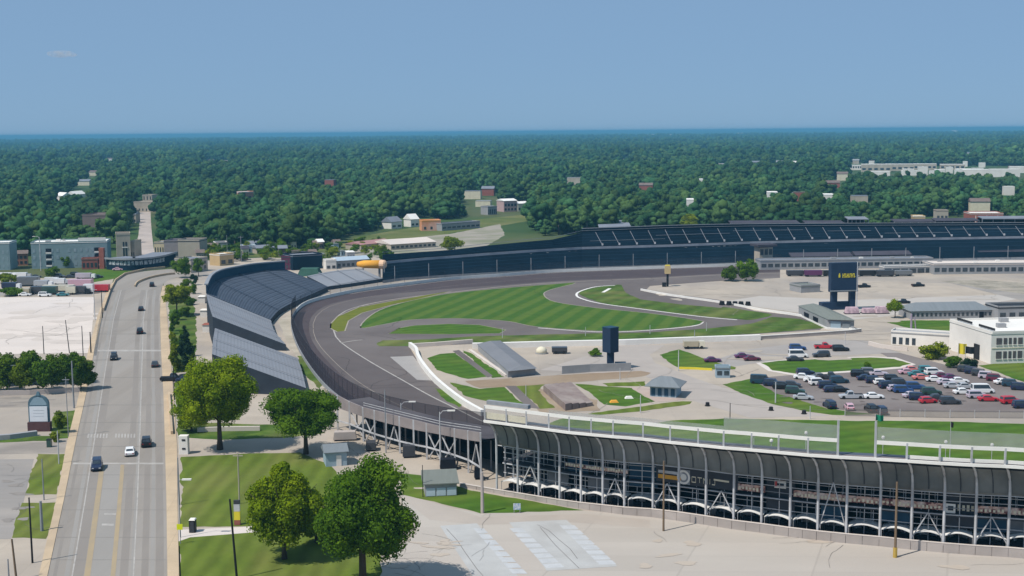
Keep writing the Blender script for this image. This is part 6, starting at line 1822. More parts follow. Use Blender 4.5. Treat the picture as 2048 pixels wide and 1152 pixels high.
MB().box(b_ + Vector((0, -.08, 36 * k)), (0.95, .05, .95), 0).build('plate', mat('fluorescent', (0.70, 0.75, 0.02), (0.65, 0.70, 0.02)), ws).rotation_euler = (0, 0, 0)
# boxes along the outer walkway of the seat banks
for i, (x, y, w_, m, lab) in enumerate(((405, 606, 2.6, m_whitew, 'farthest white box on the walkway behind the slate seat bank'), (410, 634, 2.8, m_whitew, 'middle white box on the walkway behind the grey seat bank'), (416, 664, 3.0, m_redb, 'red topped booth on the walkway behind the seat banks'))):
    b_ = G(x, y)
    t = thing('walkway_booth', lab, 'booth', b_)
    MB().box(b_ + Vector((0, 0, 1.3)), (w_, 2.6, 2.6)).build('body', m_whitew, t)
    MB().box(b_ + Vector((0, 0, 2.8)), (w_ + .5, 3.1, .36), taper=.7).build('roof', m, t)
# --- scattered buildings far out in the woods
far_b = [(1712, 340, 24, 7), (1752, 344, 60, 14), (1800, 342, 58, 12), (1850, 340, 46, 10), (1905, 340, 50, 9), (1960, 352, 70, 10), (2010, 354, 60, 13), (1880, 350, 20, 8), (1930, 347, 36, 6), (2040, 346, 40, 10), (1760, 352, 40, 6), (1825, 351, 44, 6)]
for i, (x, y, w_, h_) in enumerate(far_b):
    building('far_block', ORD[i] + ' pale block in the far building cluster beyond the woods', 'building', (x - w_ / 2, y), (x + w_ / 2, y), 22, h_ * mpp(y) * .8 + 2.5, m_beige if i in (1, 2, 3, 4) else m_whitew, m_roofw, rows=((3, 6),) if i < 5 else (), cols=5, par=0, group='far building cluster beyond the woods')
for i, (x, y, w_, h_, lab) in enumerate(((1348, 275, 24, 5, 'wide white building on the far horizon'), (1300, 274, 14, 5, 'white building left of the wide one on the far horizon'), (1480, 270, 10, 4, 'lone white building on the far horizon'), (1908, 266, 10, 3, 'tiny white building at the right of the far horizon'), (790, 302, 26, 4, 'pale long building far in the hazy woods'), (157, 286, 30, 5, 'faint pale building far off at left'), (1400, 388, 10, 8, 'white house in the woods above the yellow green tree'), (1846, 362, 18, 10, 'white house in the woods below the far cluster'), (1655, 426, 26, 8, 'pale house group in the woods behind the scoreboard'), (1380, 440, 14, 10, 'tan house beside the yellow green tree'), (1545, 420, 20, 8, 'cream house in the woods left of the scoreboard'), (1250, 416, 8, 6, 'small white house in the woods behind the navy stand'))):
    building('far_house', lab, 'building', (x - w_ / 2, y + 3), (x + w_ / 2, y + 3), 18, h_ * mpp(y + 3) + 12, m_whitew, m_roofw, par=0)
building('brick_block', 'long red brick block with white posts behind the right roofed boxes', 'building', (1940, 452), (2006, 452), 20, 8.0, m_redb, m_roofw, rows=((1, 7),), cols=3, wfrac=.06, m_win=m_whitew)
building('ochre_block', 'ochre and tan house group behind the roofed boxes at right', 'building', (1826, 455), (1850, 455), 12, 7.0, MATS['ochre'], m_roofw, rows=((1, 3),), cols=4)
building('tan_terrace', 'tan terraced house right of the ochre group', 'building', (1872, 452), (1896, 452), 10, 10.0, m_beige2, m_brown, rows=((1, 3), (5, 7)), cols=3)
building('grey_hall', 'grey roofed hall behind the curved end of the navy stand', 'building', (1202, 468), (1258, 467), 16, 6, m_greyw, m_rf2, 'gable', rh=2)

g_ = random.Random(5)
cl_px = sorted((g_.uniform(392, 700), g_.uniform(494, 522)) for _ in range(26))
for i, (x, y) in enumerate(cl_px):
    w_ = g_.uniform(8, 18)
    mw = g_.choice([m_beige, m_whitew, m_greyw, m_redb, m_brown, m_bluew, m_cream, m_beige2])
    mr = g_.choice([m_rf1, m_rf2, m_brown, m_roofg, m_roofw])
    building('village_house', ORD[i] + ' small house from the left in the village strip behind the seat banks', 'building', (x, y), (x + w_, y - .5), g_.uniform(6, 9), g_.uniform(2.4, 4.2), mw, mr, g_.choice(['gable', 'gable', 'flat']), rows=((.8, 2.0),), cols=max(2, int(w_ / 5)), wfrac=.45, par=0, group='village strip behind the seat banks')

g_ = random.Random(31)
for i, (x, y) in enumerate(sorted(HOUSES)):
    k_ = 1 / mpp(y)
    w_ = g_.uniform(9, 17) * k_
    building('woodland_house', f"{g_.choice(['small', 'pale', 'lone', 'low'])} house, number {i + 1} from the left among the roofs scattered in the woods", 'building', (x - w_ / 2, y), (x + w_ / 2, y), g_.uniform(8, 11), g_.uniform(5, 9), g_.choice([m_whitew, m_beige, m_greyw, m_cream, m_redb]), g_.choice([m_rf2, m_roofw, m_brown, m_whitew, m_greyw]), g_.choice(['gable', 'flat', 'gable']), par=0, rh=2.5, group='roofs scattered in the woods')
for i in range(16):
    x, y = 1990 - i * 17 + g_.uniform(-6, 6), 330 + g_.uniform(-6, 26)
    if y < 340: y -= 4
    building('far_shop', ORD[i] + ' small white roof from the right in the far building cluster', 'building', (x, y), (x + g_.uniform(8, 26), y), 16, g_.uniform(6, 10), m_whitew, m_roofw, par=0, group='far building cluster beyond the woods')
# ================================================================ vehicles
def paint_mat(name, c, metal=0.0):
    m = mat('paint_' + name, c, tuple(x * .93 for x in c), scale=.6, rough=.28, spec=.5, metal=metal)
    return m
PAINT = {n: paint_mat(n, c) for n, c in dict(black=(.012, .012, .014), navy=(.018, .028, .065), blue=(.03, .075, .20), white=(.80, .79, .78), silver=(.42, .43, .45), grey=(.17, .175, .18), charcoal=(.05, .052, .06), maroon=(.14, .025, .05), red=(.50, .03, .045), teal=(.05, .21, .23), green=(.03, .07, .055), coral=(.62, .20, .18), pink=(.62, .38, .44), purple=(.12, .03, .10), tan=(.48, .41, .29), cream=(.70, .64, .50), lilac=(.50, .44, .50), darkteal=(.02, .055, .085)).items()}
m_tyre = mat('tyre_rubber', (.02, .02, .02), (.03, .03, .03), rough=.9)
m_lamp = mat('lamp_glass', (.75, .74, .70), (.7, .69, .65), rough=.2)
m_tail = mat('tail_lamp', (.35, .02, .02), (.3, .02, .02), rough=.3)

def loft_body(secs, name, m, parent, bev=.07):
    """secs: list of (x, half width low, half width high, z low, z high)"""
    bm = bmesh.new()
    rings = []
    for x, wl, wh, zl, zh in secs:
        rings.append([bm.verts.new(p) for p in ((x, -wl, zl), (x, wl, zl), (x, wh, zh), (x, -wh, zh))])
    for a, b in zip(rings, rings[1:]):
        for i in range(4):
            bm.faces.new((a[i], a[(i + 1) % 4], b[(i + 1) % 4], b[i]))
    bm.faces.new(list(reversed(rings[0]))); bm.faces.new(rings[-1])
    bmesh.ops.recalc_face_normals(bm, faces=bm.faces)
    bmesh.ops.bevel(bm, geom=[e for e in bm.edges], offset=bev, segments=2, affect='EDGES', profile=.6)
    me = bpy.data.meshes.new(name)
    bm.to_mesh(me); bm.free()
    me.materials.append(m)
    me.polygons.foreach_set('use_smooth', [False] * len(me.polygons))
    o = bpy.data.objects.new(name, me)
    COL.objects.link(o)
    o.parent = parent
    return o
SPEC = {   # length, width, lower height, cabin x0/x1 (bottom), x0/x1 (top), cabin top, wheel radius
    'sedan': (4.7, 1.82, .92, -1.65, 1.05, -1.0, .35, 1.45, .33),
    'hatchback': (4.2, 1.78, .95, -1.95, 1.0, -1.6, .35, 1.52, .33),
    'suv': (4.8, 1.92, 1.08, -2.3, 1.1, -2.1, .55, 1.80, .37),
    'pickup': (5.6, 1.98, 1.05, -.55, 1.35, -.4, .75, 1.82, .39),
    'van': (5.3, 2.0, 1.15, -2.6, 1.9, -2.55, 1.2, 2.25, .36),
}
def make_car(kind):
    L_, W, zl, c0, c1, t0_, t1_, zt, wr = SPEC[kind]
    h = W / 2
    t = thing(kind, 'x', 'car')
    loft_body([(-L_ / 2, h * .86, h * .80, .42, zl * .86), (-L_ / 2 + .22, h * .97, h * .93, .26, zl * .98), (-.2, h, h * .95, .22, zl), (1.2, h * .99, h * .93, .24, zl * .97), (L_ / 2 - .25, h * .93, h * .84, .28, zl * .84), (L_ / 2, h * .82, h * .72, .42, zl * .70)], 'body', PAINT['grey'], t)
    cw, tw = h * .90, h * .74
    loft_body([(c0, cw * .97, cw * .93, zl - .1, zl - .02), (t0_, cw, tw, zl - .1, zt - .04), ((t0_ + t1_) / 2, cw, tw, zl - .1, zt), (t1_, cw, tw, zl - .1, zt - .05), (c1, cw * .95, cw * .90, zl - .1, zl - .03)], 'roof', PAINT['grey'], t, .05)
    k = .12
    def glassq(name, pts):
        MB().poly([Vector(p) for p in pts]).build(name, m_glass, t, local=True)
    e = .025
    zb, zu = zl + .06, zt - .16
    def yw(z): return cw + (tw - cw) * ((z - (zl - .1)) / (zt - .04 - (zl - .1))) + e
    def xf(z): return c1 + (t1_ - c1) * ((z - (zl - .03)) / (zt - .05 - zl + .03)) + e
    def xr(z): return c0 + (t0_ - c0) * ((z - (zl - .02)) / (zt - .04 - zl + .02)) - e
    for s in (-1, 1):
        pts = [(xr(zb) + .25, s * yw(zb), zb), (xf(zb) - .25, s * yw(zb), zb), (xf(zu) - .2, s * yw(zu), zu), (xr(zu) + .2, s * yw(zu), zu)]
        glassq('window', pts if s < 0 else pts[::-1])
    glassq('windscreen', [(xf(zb), -cw * .8, zb), (xf(zb), cw * .8, zb), (xf(zu), tw * .82, zu), (xf(zu), -tw * .82, zu)])
    glassq('rear_window', [(xr(zb), cw * .8, zb), (xr(zb), -cw * .8, zb), (xr(zu), -tw * .82, zu), (xr(zu), tw * .82, zu)])
    if kind == 'pickup':
        MB().box((-1.72, 0, zl + .012), (1.9, W * .72, .03)).build('load_bed', m_black, t, local=True)
    for x in (-L_ / 2 + .85, L_ / 2 - .9):
        for s in (-1, 1):
            MB().tube([(x, s * (h - .2), wr), (x, s * (h + .015), wr)], wr, 12).build('wheel', m_tyre, t, local=True)
    for s in (-1, 1):
        MB().box((L_ / 2 - .03, s * h * .6, zl * .62), (.1, .34, .13)).build('headlight', m_lamp, t, local=True)
        MB().box((-L_ / 2 + .02, s * h * .66, zl * .72), (.1, .26, .16)).build('tail_light', m_tail, t, local=True)
    return t
PROTO = {}
def place_car(kind, colour, px, py, rz, label, group, cat=None, scale=1.0):
    if kind not in PROTO:
        PROTO[kind] = make_car(kind); o = PROTO[kind]
    else:
        o = copy_tree(PROTO[kind])
    o.location = G(px, py) + Vector((0, 0, .03))
    o.rotation_euler = (0, 0, rz)
    o.scale = (scale,) * 3
    for c in o.children:
        if c.name.split('.')[0] in ('body', 'roof'):
            paint(c, PAINT[colour])
    o['label'] = label; o['group'] = group; o['category'] = cat or {'pickup': 'pickup truck', 'van': 'van'}.get(kind, 'car')
    return o
ROADZ = math.atan2(1, -.27)
for i, (px, py, kind, colour, d, lab) in enumerate((
        (304, 573, 'suv', 'black', 1, 'black car farthest up the road at the bend'),
        (282, 621, 'sedan', 'black', 1, 'black car in the middle lane just below the bend'),
        (280, 667, 'suv', 'black', 1, 'black boxy car above the far white stop line'),
        (228, 719, 'suv', 'black', -1, 'black car in the left lanes below the far white stop line'),
        (310, 733, 'sedan', 'charcoal', 1, 'dark rounded car in the rightmost lane of the road'),
        (293, 891, 'suv', 'black', 1, 'black van shaped car beside the white one near the crosswalk'),
        (260, 909, 'sedan', 'white', 1, 'only white car on the road, below the crosswalk'),
        (194, 938, 'suv', 'navy', -1, 'dark blue car in the left lanes at the near stop line'))):
    o = place_car(kind, colour, px, py, ROADZ + (0 if d > 0 else PI), lab, 'cars driving on the road', scale=1.12)
    o.location.z += .04
place_car('pickup', 'black', 345, 762, .1, 'black pickup parked at the driveway left of the large round tree', 'cars parked at the driveway', scale=1.15)
place_car('sedan', 'navy', 372, 764, .1, 'dark blue car half hidden beside the large round tree', 'cars parked at the driveway', scale=1.15)

CN = dict(darkteal='dark teal', charcoal='charcoal', lilac='pale lilac')
ROWS = {
    'lawn edge row of the car park': [(1522, 767, 'van', 'darkteal', -.35), (1546, 772, 'suv', 'navy', -.35), (1565, 778, 'suv', 'black', -.3), (1585, 774, 'hatchback', 'charcoal', -.3), (1590, 787, 'suv', 'green', -.2), (1606, 799, 'sedan', 'silver', -.3)],
    'left block of the car park': [(1606, 758, 'sedan', 'white', -.3), (1611, 750, 'suv', 'navy', .0), (1626, 764, 'sedan', 'white', -.3), (1640, 757, 'sedan', 'grey', .1), (1637, 770, 'suv', 'white', .1), (1660, 758, 'pickup', 'charcoal', 0), (1655, 776, 'suv', 'navy', .0), (1678, 766, 'suv', 'darkteal', .1), (1664, 784, 'hatchback', 'navy', 0), (1681, 784, 'hatchback', 'black', 0)],
    'empty lane of the car park': [(1702, 797, 'pickup', 'silver', PI), (1747, 797, 'sedan', 'white', 0)],
    'front row by the car park fence': [(1659, 815, 'suv', 'navy', 1.7), (1698, 819, 'hatchback', 'pink', 1.6), (1741, 823, 'suv', 'black', 1.6), (1762, 827, 'suv', 'navy', 1.6)],
    'middle block of the car park': [(1720, 753, 'suv', 'black', -.2), (1732, 760, 'sedan', 'navy', 0), (1740, 749, 'suv', 'grey', 0), (1757, 751, 'sedan', 'lilac', 0), (1750, 766, 'suv', 'navy', 0), (1764, 769, 'hatchback', 'white', 0), (1787, 763, 'suv', 'black', 0), (1776, 776, 'suv', 'navy', .3), (1801, 771, 'suv', 'charcoal', 0), (1792, 782, 'hatchback', 'lilac', 0), (1806, 785, 'suv', 'blue', 0), (1830, 778, 'suv', 'blue', 0), (1824, 795, 'sedan', 'lilac', .3), (1838, 800, 'suv', 'navy', -.2), (1862, 789, 'suv', 'green', 0), (1856, 806, 'hatchback', 'red', .2), (1874, 800, 'sedan', 'charcoal', 0), (1900, 808, 'suv', 'charcoal', 0)],
    'right block of the car park': [(1815, 748, 'sedan', 'pink', 0), (1824, 743, 'sedan', 'coral', 0), (1834, 752, 'sedan', 'teal', 0), (1855, 745, 'suv', 'teal', 0), (1843, 759, 'sedan', 'coral', 0), (1868, 749, 'suv', 'white', 0), (1870, 763, 'sedan', 'white', -.1), (1884, 756, 'sedan', 'maroon', 0), (1902, 759, 'sedan', 'purple', 0), (1893, 769, 'sedan', 'lilac', 0), (1918, 766, 'sedan', 'white', 0), (1906, 776, 'sedan', 'silver', 0), (1930, 777, 'sedan', 'silver', 0), (1926, 788, 'sedan', 'white', 0), (1965, 786, 'van', 'white', 0), (1954, 796, 'suv', 'lilac', 0), (1976, 802, 'sedan', 'red', 0), (2021, 807, 'suv', 'red', .1), (2046, 816, 'suv', 'navy', .1)],
    'row beside the museum lawn': [(1934, 744, 'suv', 'charcoal', -.45), (1948, 748, 'suv', 'navy', -.45), (1962, 752, 'suv', 'charcoal', -.45), (1976, 757, 'suv', 'lilac', -.45), (1992, 762, 'suv', 'maroon', -.4), (2006, 768, 'sedan', 'white', .3), (2024, 773, 'suv', 'darkteal', -.4), (2042, 780, 'suv', 'navy', -.4)],
    'lane above the oval lawn': [(1425, 724, 'sedan', 'purple', 0), (1486, 716, 'sedan', 'purple', 0), (1504, 721, 'sedan', 'maroon', 0), (1595, 700, 'suv', 'blue', 0), (1596, 715, 'van', 'white', 0), (1590, 722, 'sedan', 'charcoal', 0), (1642, 714, 'suv', 'charcoal', PI), (1648, 697, 'pickup', 'red', 0), (1681, 702, 'suv', 'black', 0)],
}
for rname, cars in ROWS.items():
    cnt = {}
    for (px, py, kind, colour, rz) in sorted(cars):
        key = (colour, kind)
        cnt[key] = cnt.get(key, 0) + 1
    seen = {}
    for (px, py, kind, colour, rz) in sorted(cars):
        key = (colour, kind); seen[key] = seen.get(key, 0) + 1
        kn = {'sedan': 'saloon car', 'suv': 'tall car', 'hatchback': 'hatchback', 'pickup': 'pickup', 'van': 'van'}[kind]
        pre = '' if cnt[key] == 1 else ORD[seen[key] - 1] + ' '
        lab = f"{pre}{CN.get(colour, colour)} {kn}{' from the left' if cnt[key] > 1 else ''} in the {rname}"
        place_car(kind, colour, px, py, rz + random.uniform(-.08, .08), lab, 'cars in the infield car park', scale=1.06)
# bigger vehicles
def make_truck(name, lab, px, py, rz, l, w_, h, c_box, c_cab, cat='truck', cab=True, group=None):
    b = G(px, py)
    t = thing(name, lab, cat, b, rz, group)
    x0 = -l / 2
    cl = 1.9 if cab else 0
    MB().box(((x0 + l / 2 - cl - .15) / 2 if cab else 0, 0, .75 + (h - .75) / 2), (l - cl - .15 if cab else l, w_, h - .75)).build('cargo_box', c_box, t, local=True)
    MB().box((0, 0, .6), (l * .96, w_ * .8, .26)).build('chassis', m_black, t, local=True)
    if cab:
        cb_ = MB().box((l / 2 - cl / 2, 0, 1.45), (cl, w_ * .92, 1.8), taper=.86).build('cab', c_cab, t, local=True)
        MB().box((l / 2 - .06, 0, 1.85), (.1, w_ * .72, .62)).build('windscreen', m_glass, cb_)
        cb_.children[0].data.transform(Matrix.Identity(4))
    for x in (x0 + 1.2, l / 2 - 1.1):
        for s in (-1, 1):
            MB().tube([(x, s * (w_ / 2 - .25), .48), (x, s * (w_ / 2 + .02), .48)], .48, 10).build('wheel', m_tyre, t, local=True)
    return t
m_yellowish = mat('yellowish_box', (.50, .42, .20), (.44, .37, .18))
WL = [
    ('delivery_truck', 'white boxy truck farthest left in the far west car park', 14, 559, 0, 8, 2.5, 3.2, 'white', 'white', True),
    ('delivery_truck', 'long white camper van behind the grey stacks in the far west car park', 44, 558, 0, 9, 2.5, 3.0, 'white', 'silver', True),
    ('box_trailer', 'blue grey trailer at the left of the far west car park', 24, 578, 0, 8, 3, 2.8, 'navy', 'white', True),
    ('box_trailer', 'large grey storage trailer in the middle of the far west car park', 58, 572, .1, 9, 4, 4.2, 'grey', 'grey', False),
    ('box_trailer', 'second grey storage trailer right of the large one in the west car park', 88, 574, 0, 8, 3, 3.0, 'silver', 'white', True),
    ('delivery_truck', 'white camper with dark windows right of the grey trailers', 108, 568, 0, 8, 2.4, 3.0, 'white', 'white', True),
    ('delivery_truck', 'second white camper beside the pale container', 124, 570, 0, 7, 2.4, 3.0, 'white', 'silver', True),
    ('box_trailer', 'pale long container beside the pink roofed stall', 118, 584, 0, 13, 3, 3.0, 'cream', 'cream', False),
    ('box_trailer', 'dark container at the edge of the pale lot', 82, 588, 0, 8, 3, 3.2, 'charcoal', 'charcoal', False),
    ('box_trailer', 'green dark container beside the service lane', 100, 589, 0, 6, 3, 3.4, 'green', 'green', False),
    ('box_trailer', 'yellowish container behind the service lane at left', 44, 590, 0, 7, 3, 2.8, 'tan', 'tan', False),
    ('box_trailer', 'red container at the right end of the row behind the service lane', 200, 584, 0, 8, 3, 3.2, 'red', 'red', False),
    ('box_trailer', 'white tall container beside the red one behind the service lane', 178, 587, 0, 4, 2.6, 4.0, 'white', 'white', False),
    ('delivery_truck', 'dark lorry left of the tall white container', 160, 588, 0, 9, 2.6, 3.4, 'charcoal', 'black', True),
    ('box_trailer', 'pale pink roofed stall at the centre right of the west car park', 162, 574, 0, 10, 4, 3.4, 'pink', 'pink', False),
    ('delivery_truck', 'white lorry parked below the curved navy building', 172, 558, 0, 9, 2.6, 2.8, 'lilac', 'white', True),
    ('box_trailer', 'cream container left of the tall white one behind the service lane', 143, 589, 0, 4, 2.6, 3.4, 'cream', 'cream', False),
]
for (nm, lab, px, py, rz, l, w_, h, cb, cc_, cab) in WL:
    make_truck(nm, lab, px, py, rz, l, w_, h, PAINT[cb], PAINT[cc_], 'truck' if cab else 'container', cab, 'vehicles in the far west car park')
for i, (px, py, kind, colour) in enumerate(((6, 556, 'suv', 'silver'), (72, 556, 'sedan', 'black'), (140, 556, 'sedan', 'charcoal'), (152, 552, 'suv', 'black'), (196, 556, 'sedan', 'black'), (50, 592, 'sedan', 'white'), (90, 593, 'suv', 'white'), (126, 592, 'sedan', 'teal'), (236, 541, 'sedan', 'pink'), (118, 555, 'suv', 'grey'))):
    place_car(kind, colour, px, py, random.uniform(-.2, .2), f"{colour} car, {ORD[i]} listed from the far left side, in the far west car park" if False else f"{['silver tall car at the left edge of', 'black car behind the grey trailers in', 'charcoal car right of the dark tree in', 'black tall car below the brick annex of', 'black car at the right end of', 'white car left of the dark container in', 'white tall car beside the dark container of', 'teal car at the lamp of the service lane below', 'pink car in front of the curved navy building by', 'grey tall car behind the white campers in'][i]} the far west car park", 'cars in the far west car park', scale=1.1)
make_truck('utility_truck', 'beige utility truck at the foot of the long white infield wall', 1388, 697, .05, 6.5, 2.4, 2.4, PAINT['tan'], PAINT['cream'])
make_truck('delivery_truck', 'dark trailer beside the cream storage tank on the infield', 1119, 707, 0, 4.6, 2.4, 2.0, PAINT['charcoal'], PAINT['black'], 'trailer', False)
for i, (px, py, lab) in enumerate(((1836, 573, 'small dark cart alone on the wide paddock'), (1806, 607, 'low black and white cart below the paddock road'), (1728, 575, 'dark cart right of the big scoreboard'))):
    place_car('pickup', 'black', px, py, .2, lab, 'carts on the paddock')
make_truck('delivery_truck', 'white canvas truck right of the long grey shed', 2000, 632, 0, 7, 2.6, 2.6, PAINT['white'], PAINT['white'])
for i in range(7):
    px = 1590 + i * 36
    make_truck('box_trailer', ORD[i] + ' dark trailer from the left in the row before the pit building', px, 552 + (i % 2), 0, 7.6, 2.8, 2.6 + .3 * (i % 2), PAINT[['charcoal', 'purple', 'black', 'charcoal', 'black', 'charcoal', 'grey'][i]], PAINT['black'], 'trailer', False, 'trailers before the pit building')

# service carts, crates and drinks fridges standing behind the tents
g_ = random.Random(41)
for i in range(n_c - 3):
    a_, b_ = off(i, 5.4, 0), off(i + 1, 5.4, 0)
    for k, t_ in enumerate((.28, .70)):
        q = a_.lerp(b_, t_ + g_.uniform(-.1, .1))
        hh = g_.uniform(1.2, 2.6)
        t = thing('service_crate', f"{['pale', 'grey', 'white', 'blue', 'tan'][(i * 2 + k) % 5]} service crate, {'left' if k == 0 else 'right'} one of two behind the {ORD[i]} arched tent from the left", 'crate', q + Vector((0, 0, .02)), 0, 'service crates under the grandstand')
        MB().box((0, 0, hh / 2), (g_.uniform(.9, 1.9), 1.0, hh)).build('body', [m_conc_pale, m_greyw, m_whitew, m_bluew, m_beige][(i * 2 + k) % 5], t, local=True)
        MB().box((0, 0, hh + .06), (1.2, 1.1, .12)).build('lid', m_greybd, t, local=True)
# ================================================================ poles, lamps, rails
def pole(name, label, px, py, top, r, m, cat='pole', dx_top=0.0, arm=None, head=None, group=None, Y=None, cross=0.0):
    b = G(px, py)
    z = ZT(px, top, b)
    e = b + Vector((dx_top * mpp(py), 0, z))
    t = thing(name, label, cat, b, 0, group)
    MB().tube([b - Vector((0, 0, .2)), e], [r * 1.1, r * .8], 7).build('pole', m, t)
    if arm:
        a2 = e + Vector((arm, -.4, .35))
        MB().tube([e - Vector((0, 0, .5)), e + Vector((arm * .35, -.15, .25)), a2], r * .5, 5).build('arm', m, t)
        MB().box(a2 + Vector((math.copysign(.5, arm), 0, 0)), (1.5, .5, .22)).build('lamp_head', m_whitew if head is None else head, t)
    if cross:
        MB().bar(e + Vector((-cross, 0, -.6)), e + Vector((cross, 0, -.6)), .14).build('crossarm', m, t)
    return t
pole('street_lamp', 'white lamp post in front of the dense tree row beyond the side street', 16, 787, 733, .12, m_steelw, 'street lamp', dx_top=6, arm=.7)
pole('street_lamp', 'tall lamp post with bright head in front of the raised walkway stand', 881, 937, 824, .14, m_steelw, 'street lamp', arm=1.8)
pole('street_lamp', 'thin lamp post with bright head behind the walkway stand fascia', 772, 906, 780, .13, m_steelg, 'street lamp')
pole('street_lamp', 'lamp post with single bright head on the apron behind the walkway stand', 803, 872, 806, .12, m_steelw, 'street lamp', arm=2.0)
pole('street_lamp', 'white curved street lamp above the teal apartment block', 82, 542, 474, .22, m_steelw, 'street lamp', arm=-2.0)
pole('utility_pole', 'thick grey utility pole on the lower left lawn', 84, 1062, 1002, .26, m_steelg)
pole('utility_pole', 'dark utility pole at the foot of the lower left lawn', 65, 1126, 995, .15, m_black)
pole('utility_pole', 'leaning brown pole in the lower left corner', 33, 1160, 1078, .17, m_wood, dx_top=-5)
pole('utility_pole', 'thin grey stub post in the bottom left corner', 18, 1160, 1118, .12, m_steelg)
pole('utility_pole', 'thin grey pole on the upper left lawn', 88, 1000, 918, .12, m_steelg)
pole('utility_pole', 'pale pole with a green box left of the road below the shrubs', 118, 928, 862, .13, m_steelw)
pole('utility_pole', 'dark thin pole rising from the shrubs left of the road', 137, 874, 754, .09, m_steelg, cross=.8)
pole('utility_pole', 'twin thick pole before the right end of the tree row', 148, 816, 722, .2, m_steelg)
pole('utility_pole', 'pale thick pole at the right end of the tree row', 162, 778, 732, .17, m_wood)
pole('utility_pole', 'first dark pole from the left standing in the pale lot', 88, 708, 652, .13, m_black)
pole('utility_pole', 'leaning dark pole in the middle of the pale lot', 139, 706, 640, .13, m_black, dx_top=-5)
pole('utility_pole', 'dark pole at the right side of the pale lot', 167, 724, 652, .13, m_black)
pole('utility_pole', 'thick short dark pole beside the road left of the far stop line', 182, 706, 664, .2, m_black)
pole('utility_pole', 'dark pole at the upper corner of the pale lot by the road', 205, 636, 580, .16, m_black)
pole('utility_pole', 'pale pole left of the dark one at the upper corner of the pale lot', 190, 640, 576, .14, m_steelw, cross=1.2)
pole('utility_pole', 'wooden pole standing against the middle of the big grandstand', 1327, 1062, 922, .17, m_wood)
pole('utility_pole', 'wooden pole with yellow foot against the right of the big grandstand', 1790, 1115, 964, .2, m_wood)
b_ = G(1790, 1115); MB().tube([b_, b_ + Vector((0, 0, 1.6))], .32, 8).build('foot_guard', mat('ochre_guard', (.50, .34, .08), (.44, .30, .07)), bpy.data.objects[[o.name for o in bpy.data.objects if o.get('label') == 'wooden pole with yellow foot against the right of the big grandstand'][0]])
pole('sign_post', 'thick pale twin post topped by a pale box left of the big stand', 965, 1026, 944, .30, m_wallc)
pole('utility_pole', 'dark slender pole beside the ticket booth', 846, 994, 930, .08, m_black)
pole('utility_pole', 'pale wooden pole in the middle of the large lawn', 479, 1008, 905, .13, m_beige2, cross=.9)
pole('leaning_pole', 'long dark leaning pole on the near lawn by the path', 474, 1158, 998, .17, m_black, dx_top=-9)
pole('sidewalk_post', 'dark post beside the near sidewalk below the warning sign', 361, 1160, 1092, .10, m_black)
pole('traffic_mast', 'grey mast by the sidewalk at the near stop line', 359, 1010, 915, .12, m_steelg)
pole('street_lamp', 'grey street lamp leaning over the lawn from the sidewalk', 361, 1075, 962, .09, m_steelg, 'street lamp', arm=1.0)
pole('utility_pole', 'dark pole behind the sidewalk at the roadside strip driveway', 349, 800, 735, .13, m_black)
pole('light_pole', 'pale pole at the corner of the small triangular infield lawn', 1357, 742, 700, .14, m_steelw)
pole('light_pole', 'pale lamp pole at the lawn edge left in the car park', 1551, 806, 764, .16, m_steelw)
pole('light_pole', 'thin pale pole in front of the infield kiosk', 1281, 826, 790, .12, m_steelw)
pole('light_pole', 'purple thick mast by the museum annex', 1822, 668, 628, .34, m_purple)
pole('light_pole', 'second purple mast leaning beside the first by the museum annex', 1833, 668, 634, .2, m_purple, dx_top=-5)
pole('light_pole', 'slim pole carrying the orange tank end beside the navy stand', 769, 561, 530, .22, m_steelg)
pole('light_pole', 'tall pole among shops behind the slate seat bank', 483, 524, 472, .18, m_steelg, cross=1.4)
pole('light_pole', 'slim pole left of the tall one behind the slate seat bank', 455, 520, 470, .12, m_steelg)
pole('light_pole', 'grey lamp mast behind the white infield wall', 1389, 684, 660, .12, m_steelg)
pole('light_pole', 'slim white mast on the paddock right of the big scoreboard', 1713, 622, 524, .16, m_steelw)
for i, (px, py, tp) in enumerate(((1005, 676, 656), (1171, 672, 654), (1300, 668, 650), (1413, 662, 645), (1460, 838, 806), (1052, 792, 770), (1240, 760, 736), (1690, 690, 664), (1620, 838, 812))):
    pole('marker_post', ORD[i] + ' slim pale marker post listed along the infield walls and lanes' if False else ['slim post on the grass strip behind the low grey shed', 'slim post on the grass strip left of the smaller scoreboard', 'slim post on the grass strip right of the smaller scoreboard', 'slim post on the grass strip near the beige utility truck', 'slim dark post on the lane edge below the infield kiosk', 'slim post on the small lawn under the dirt road', 'slim post beside the dirt road left of the kiosk', 'slim post on the lane left of the terrace wall', 'slim post before the left end of the car park fence'][i], px, py, tp, .10, m_steelw if i != 4 else m_black)
# parked-lot front fence
L = plan([(1690, 832), (1760, 833), (1800, 834), (1900, 836), (2048, 837), (2150, 838)])
lf = thing('lot_fence', 'grey mesh fence along the front of the infield car park', 'fence', L[2])
MB().strip(L, [p + Vector((0, 0, 1.7)) for p in L]).build('mesh_panel', mat('lot_mesh', (.20, .18, .17), rough=.8, alpha=.55), lf)
acc = 0
for p, q in zip(L, L[1:]):
    n = max(1, int((q - p).length / 5))
    for k in range(n):
        r = p.lerp(q, k / n)
        MB().tube([r, r + Vector((0, 0, 1.9))], .08, 5).build('post', m_steelw, lf)
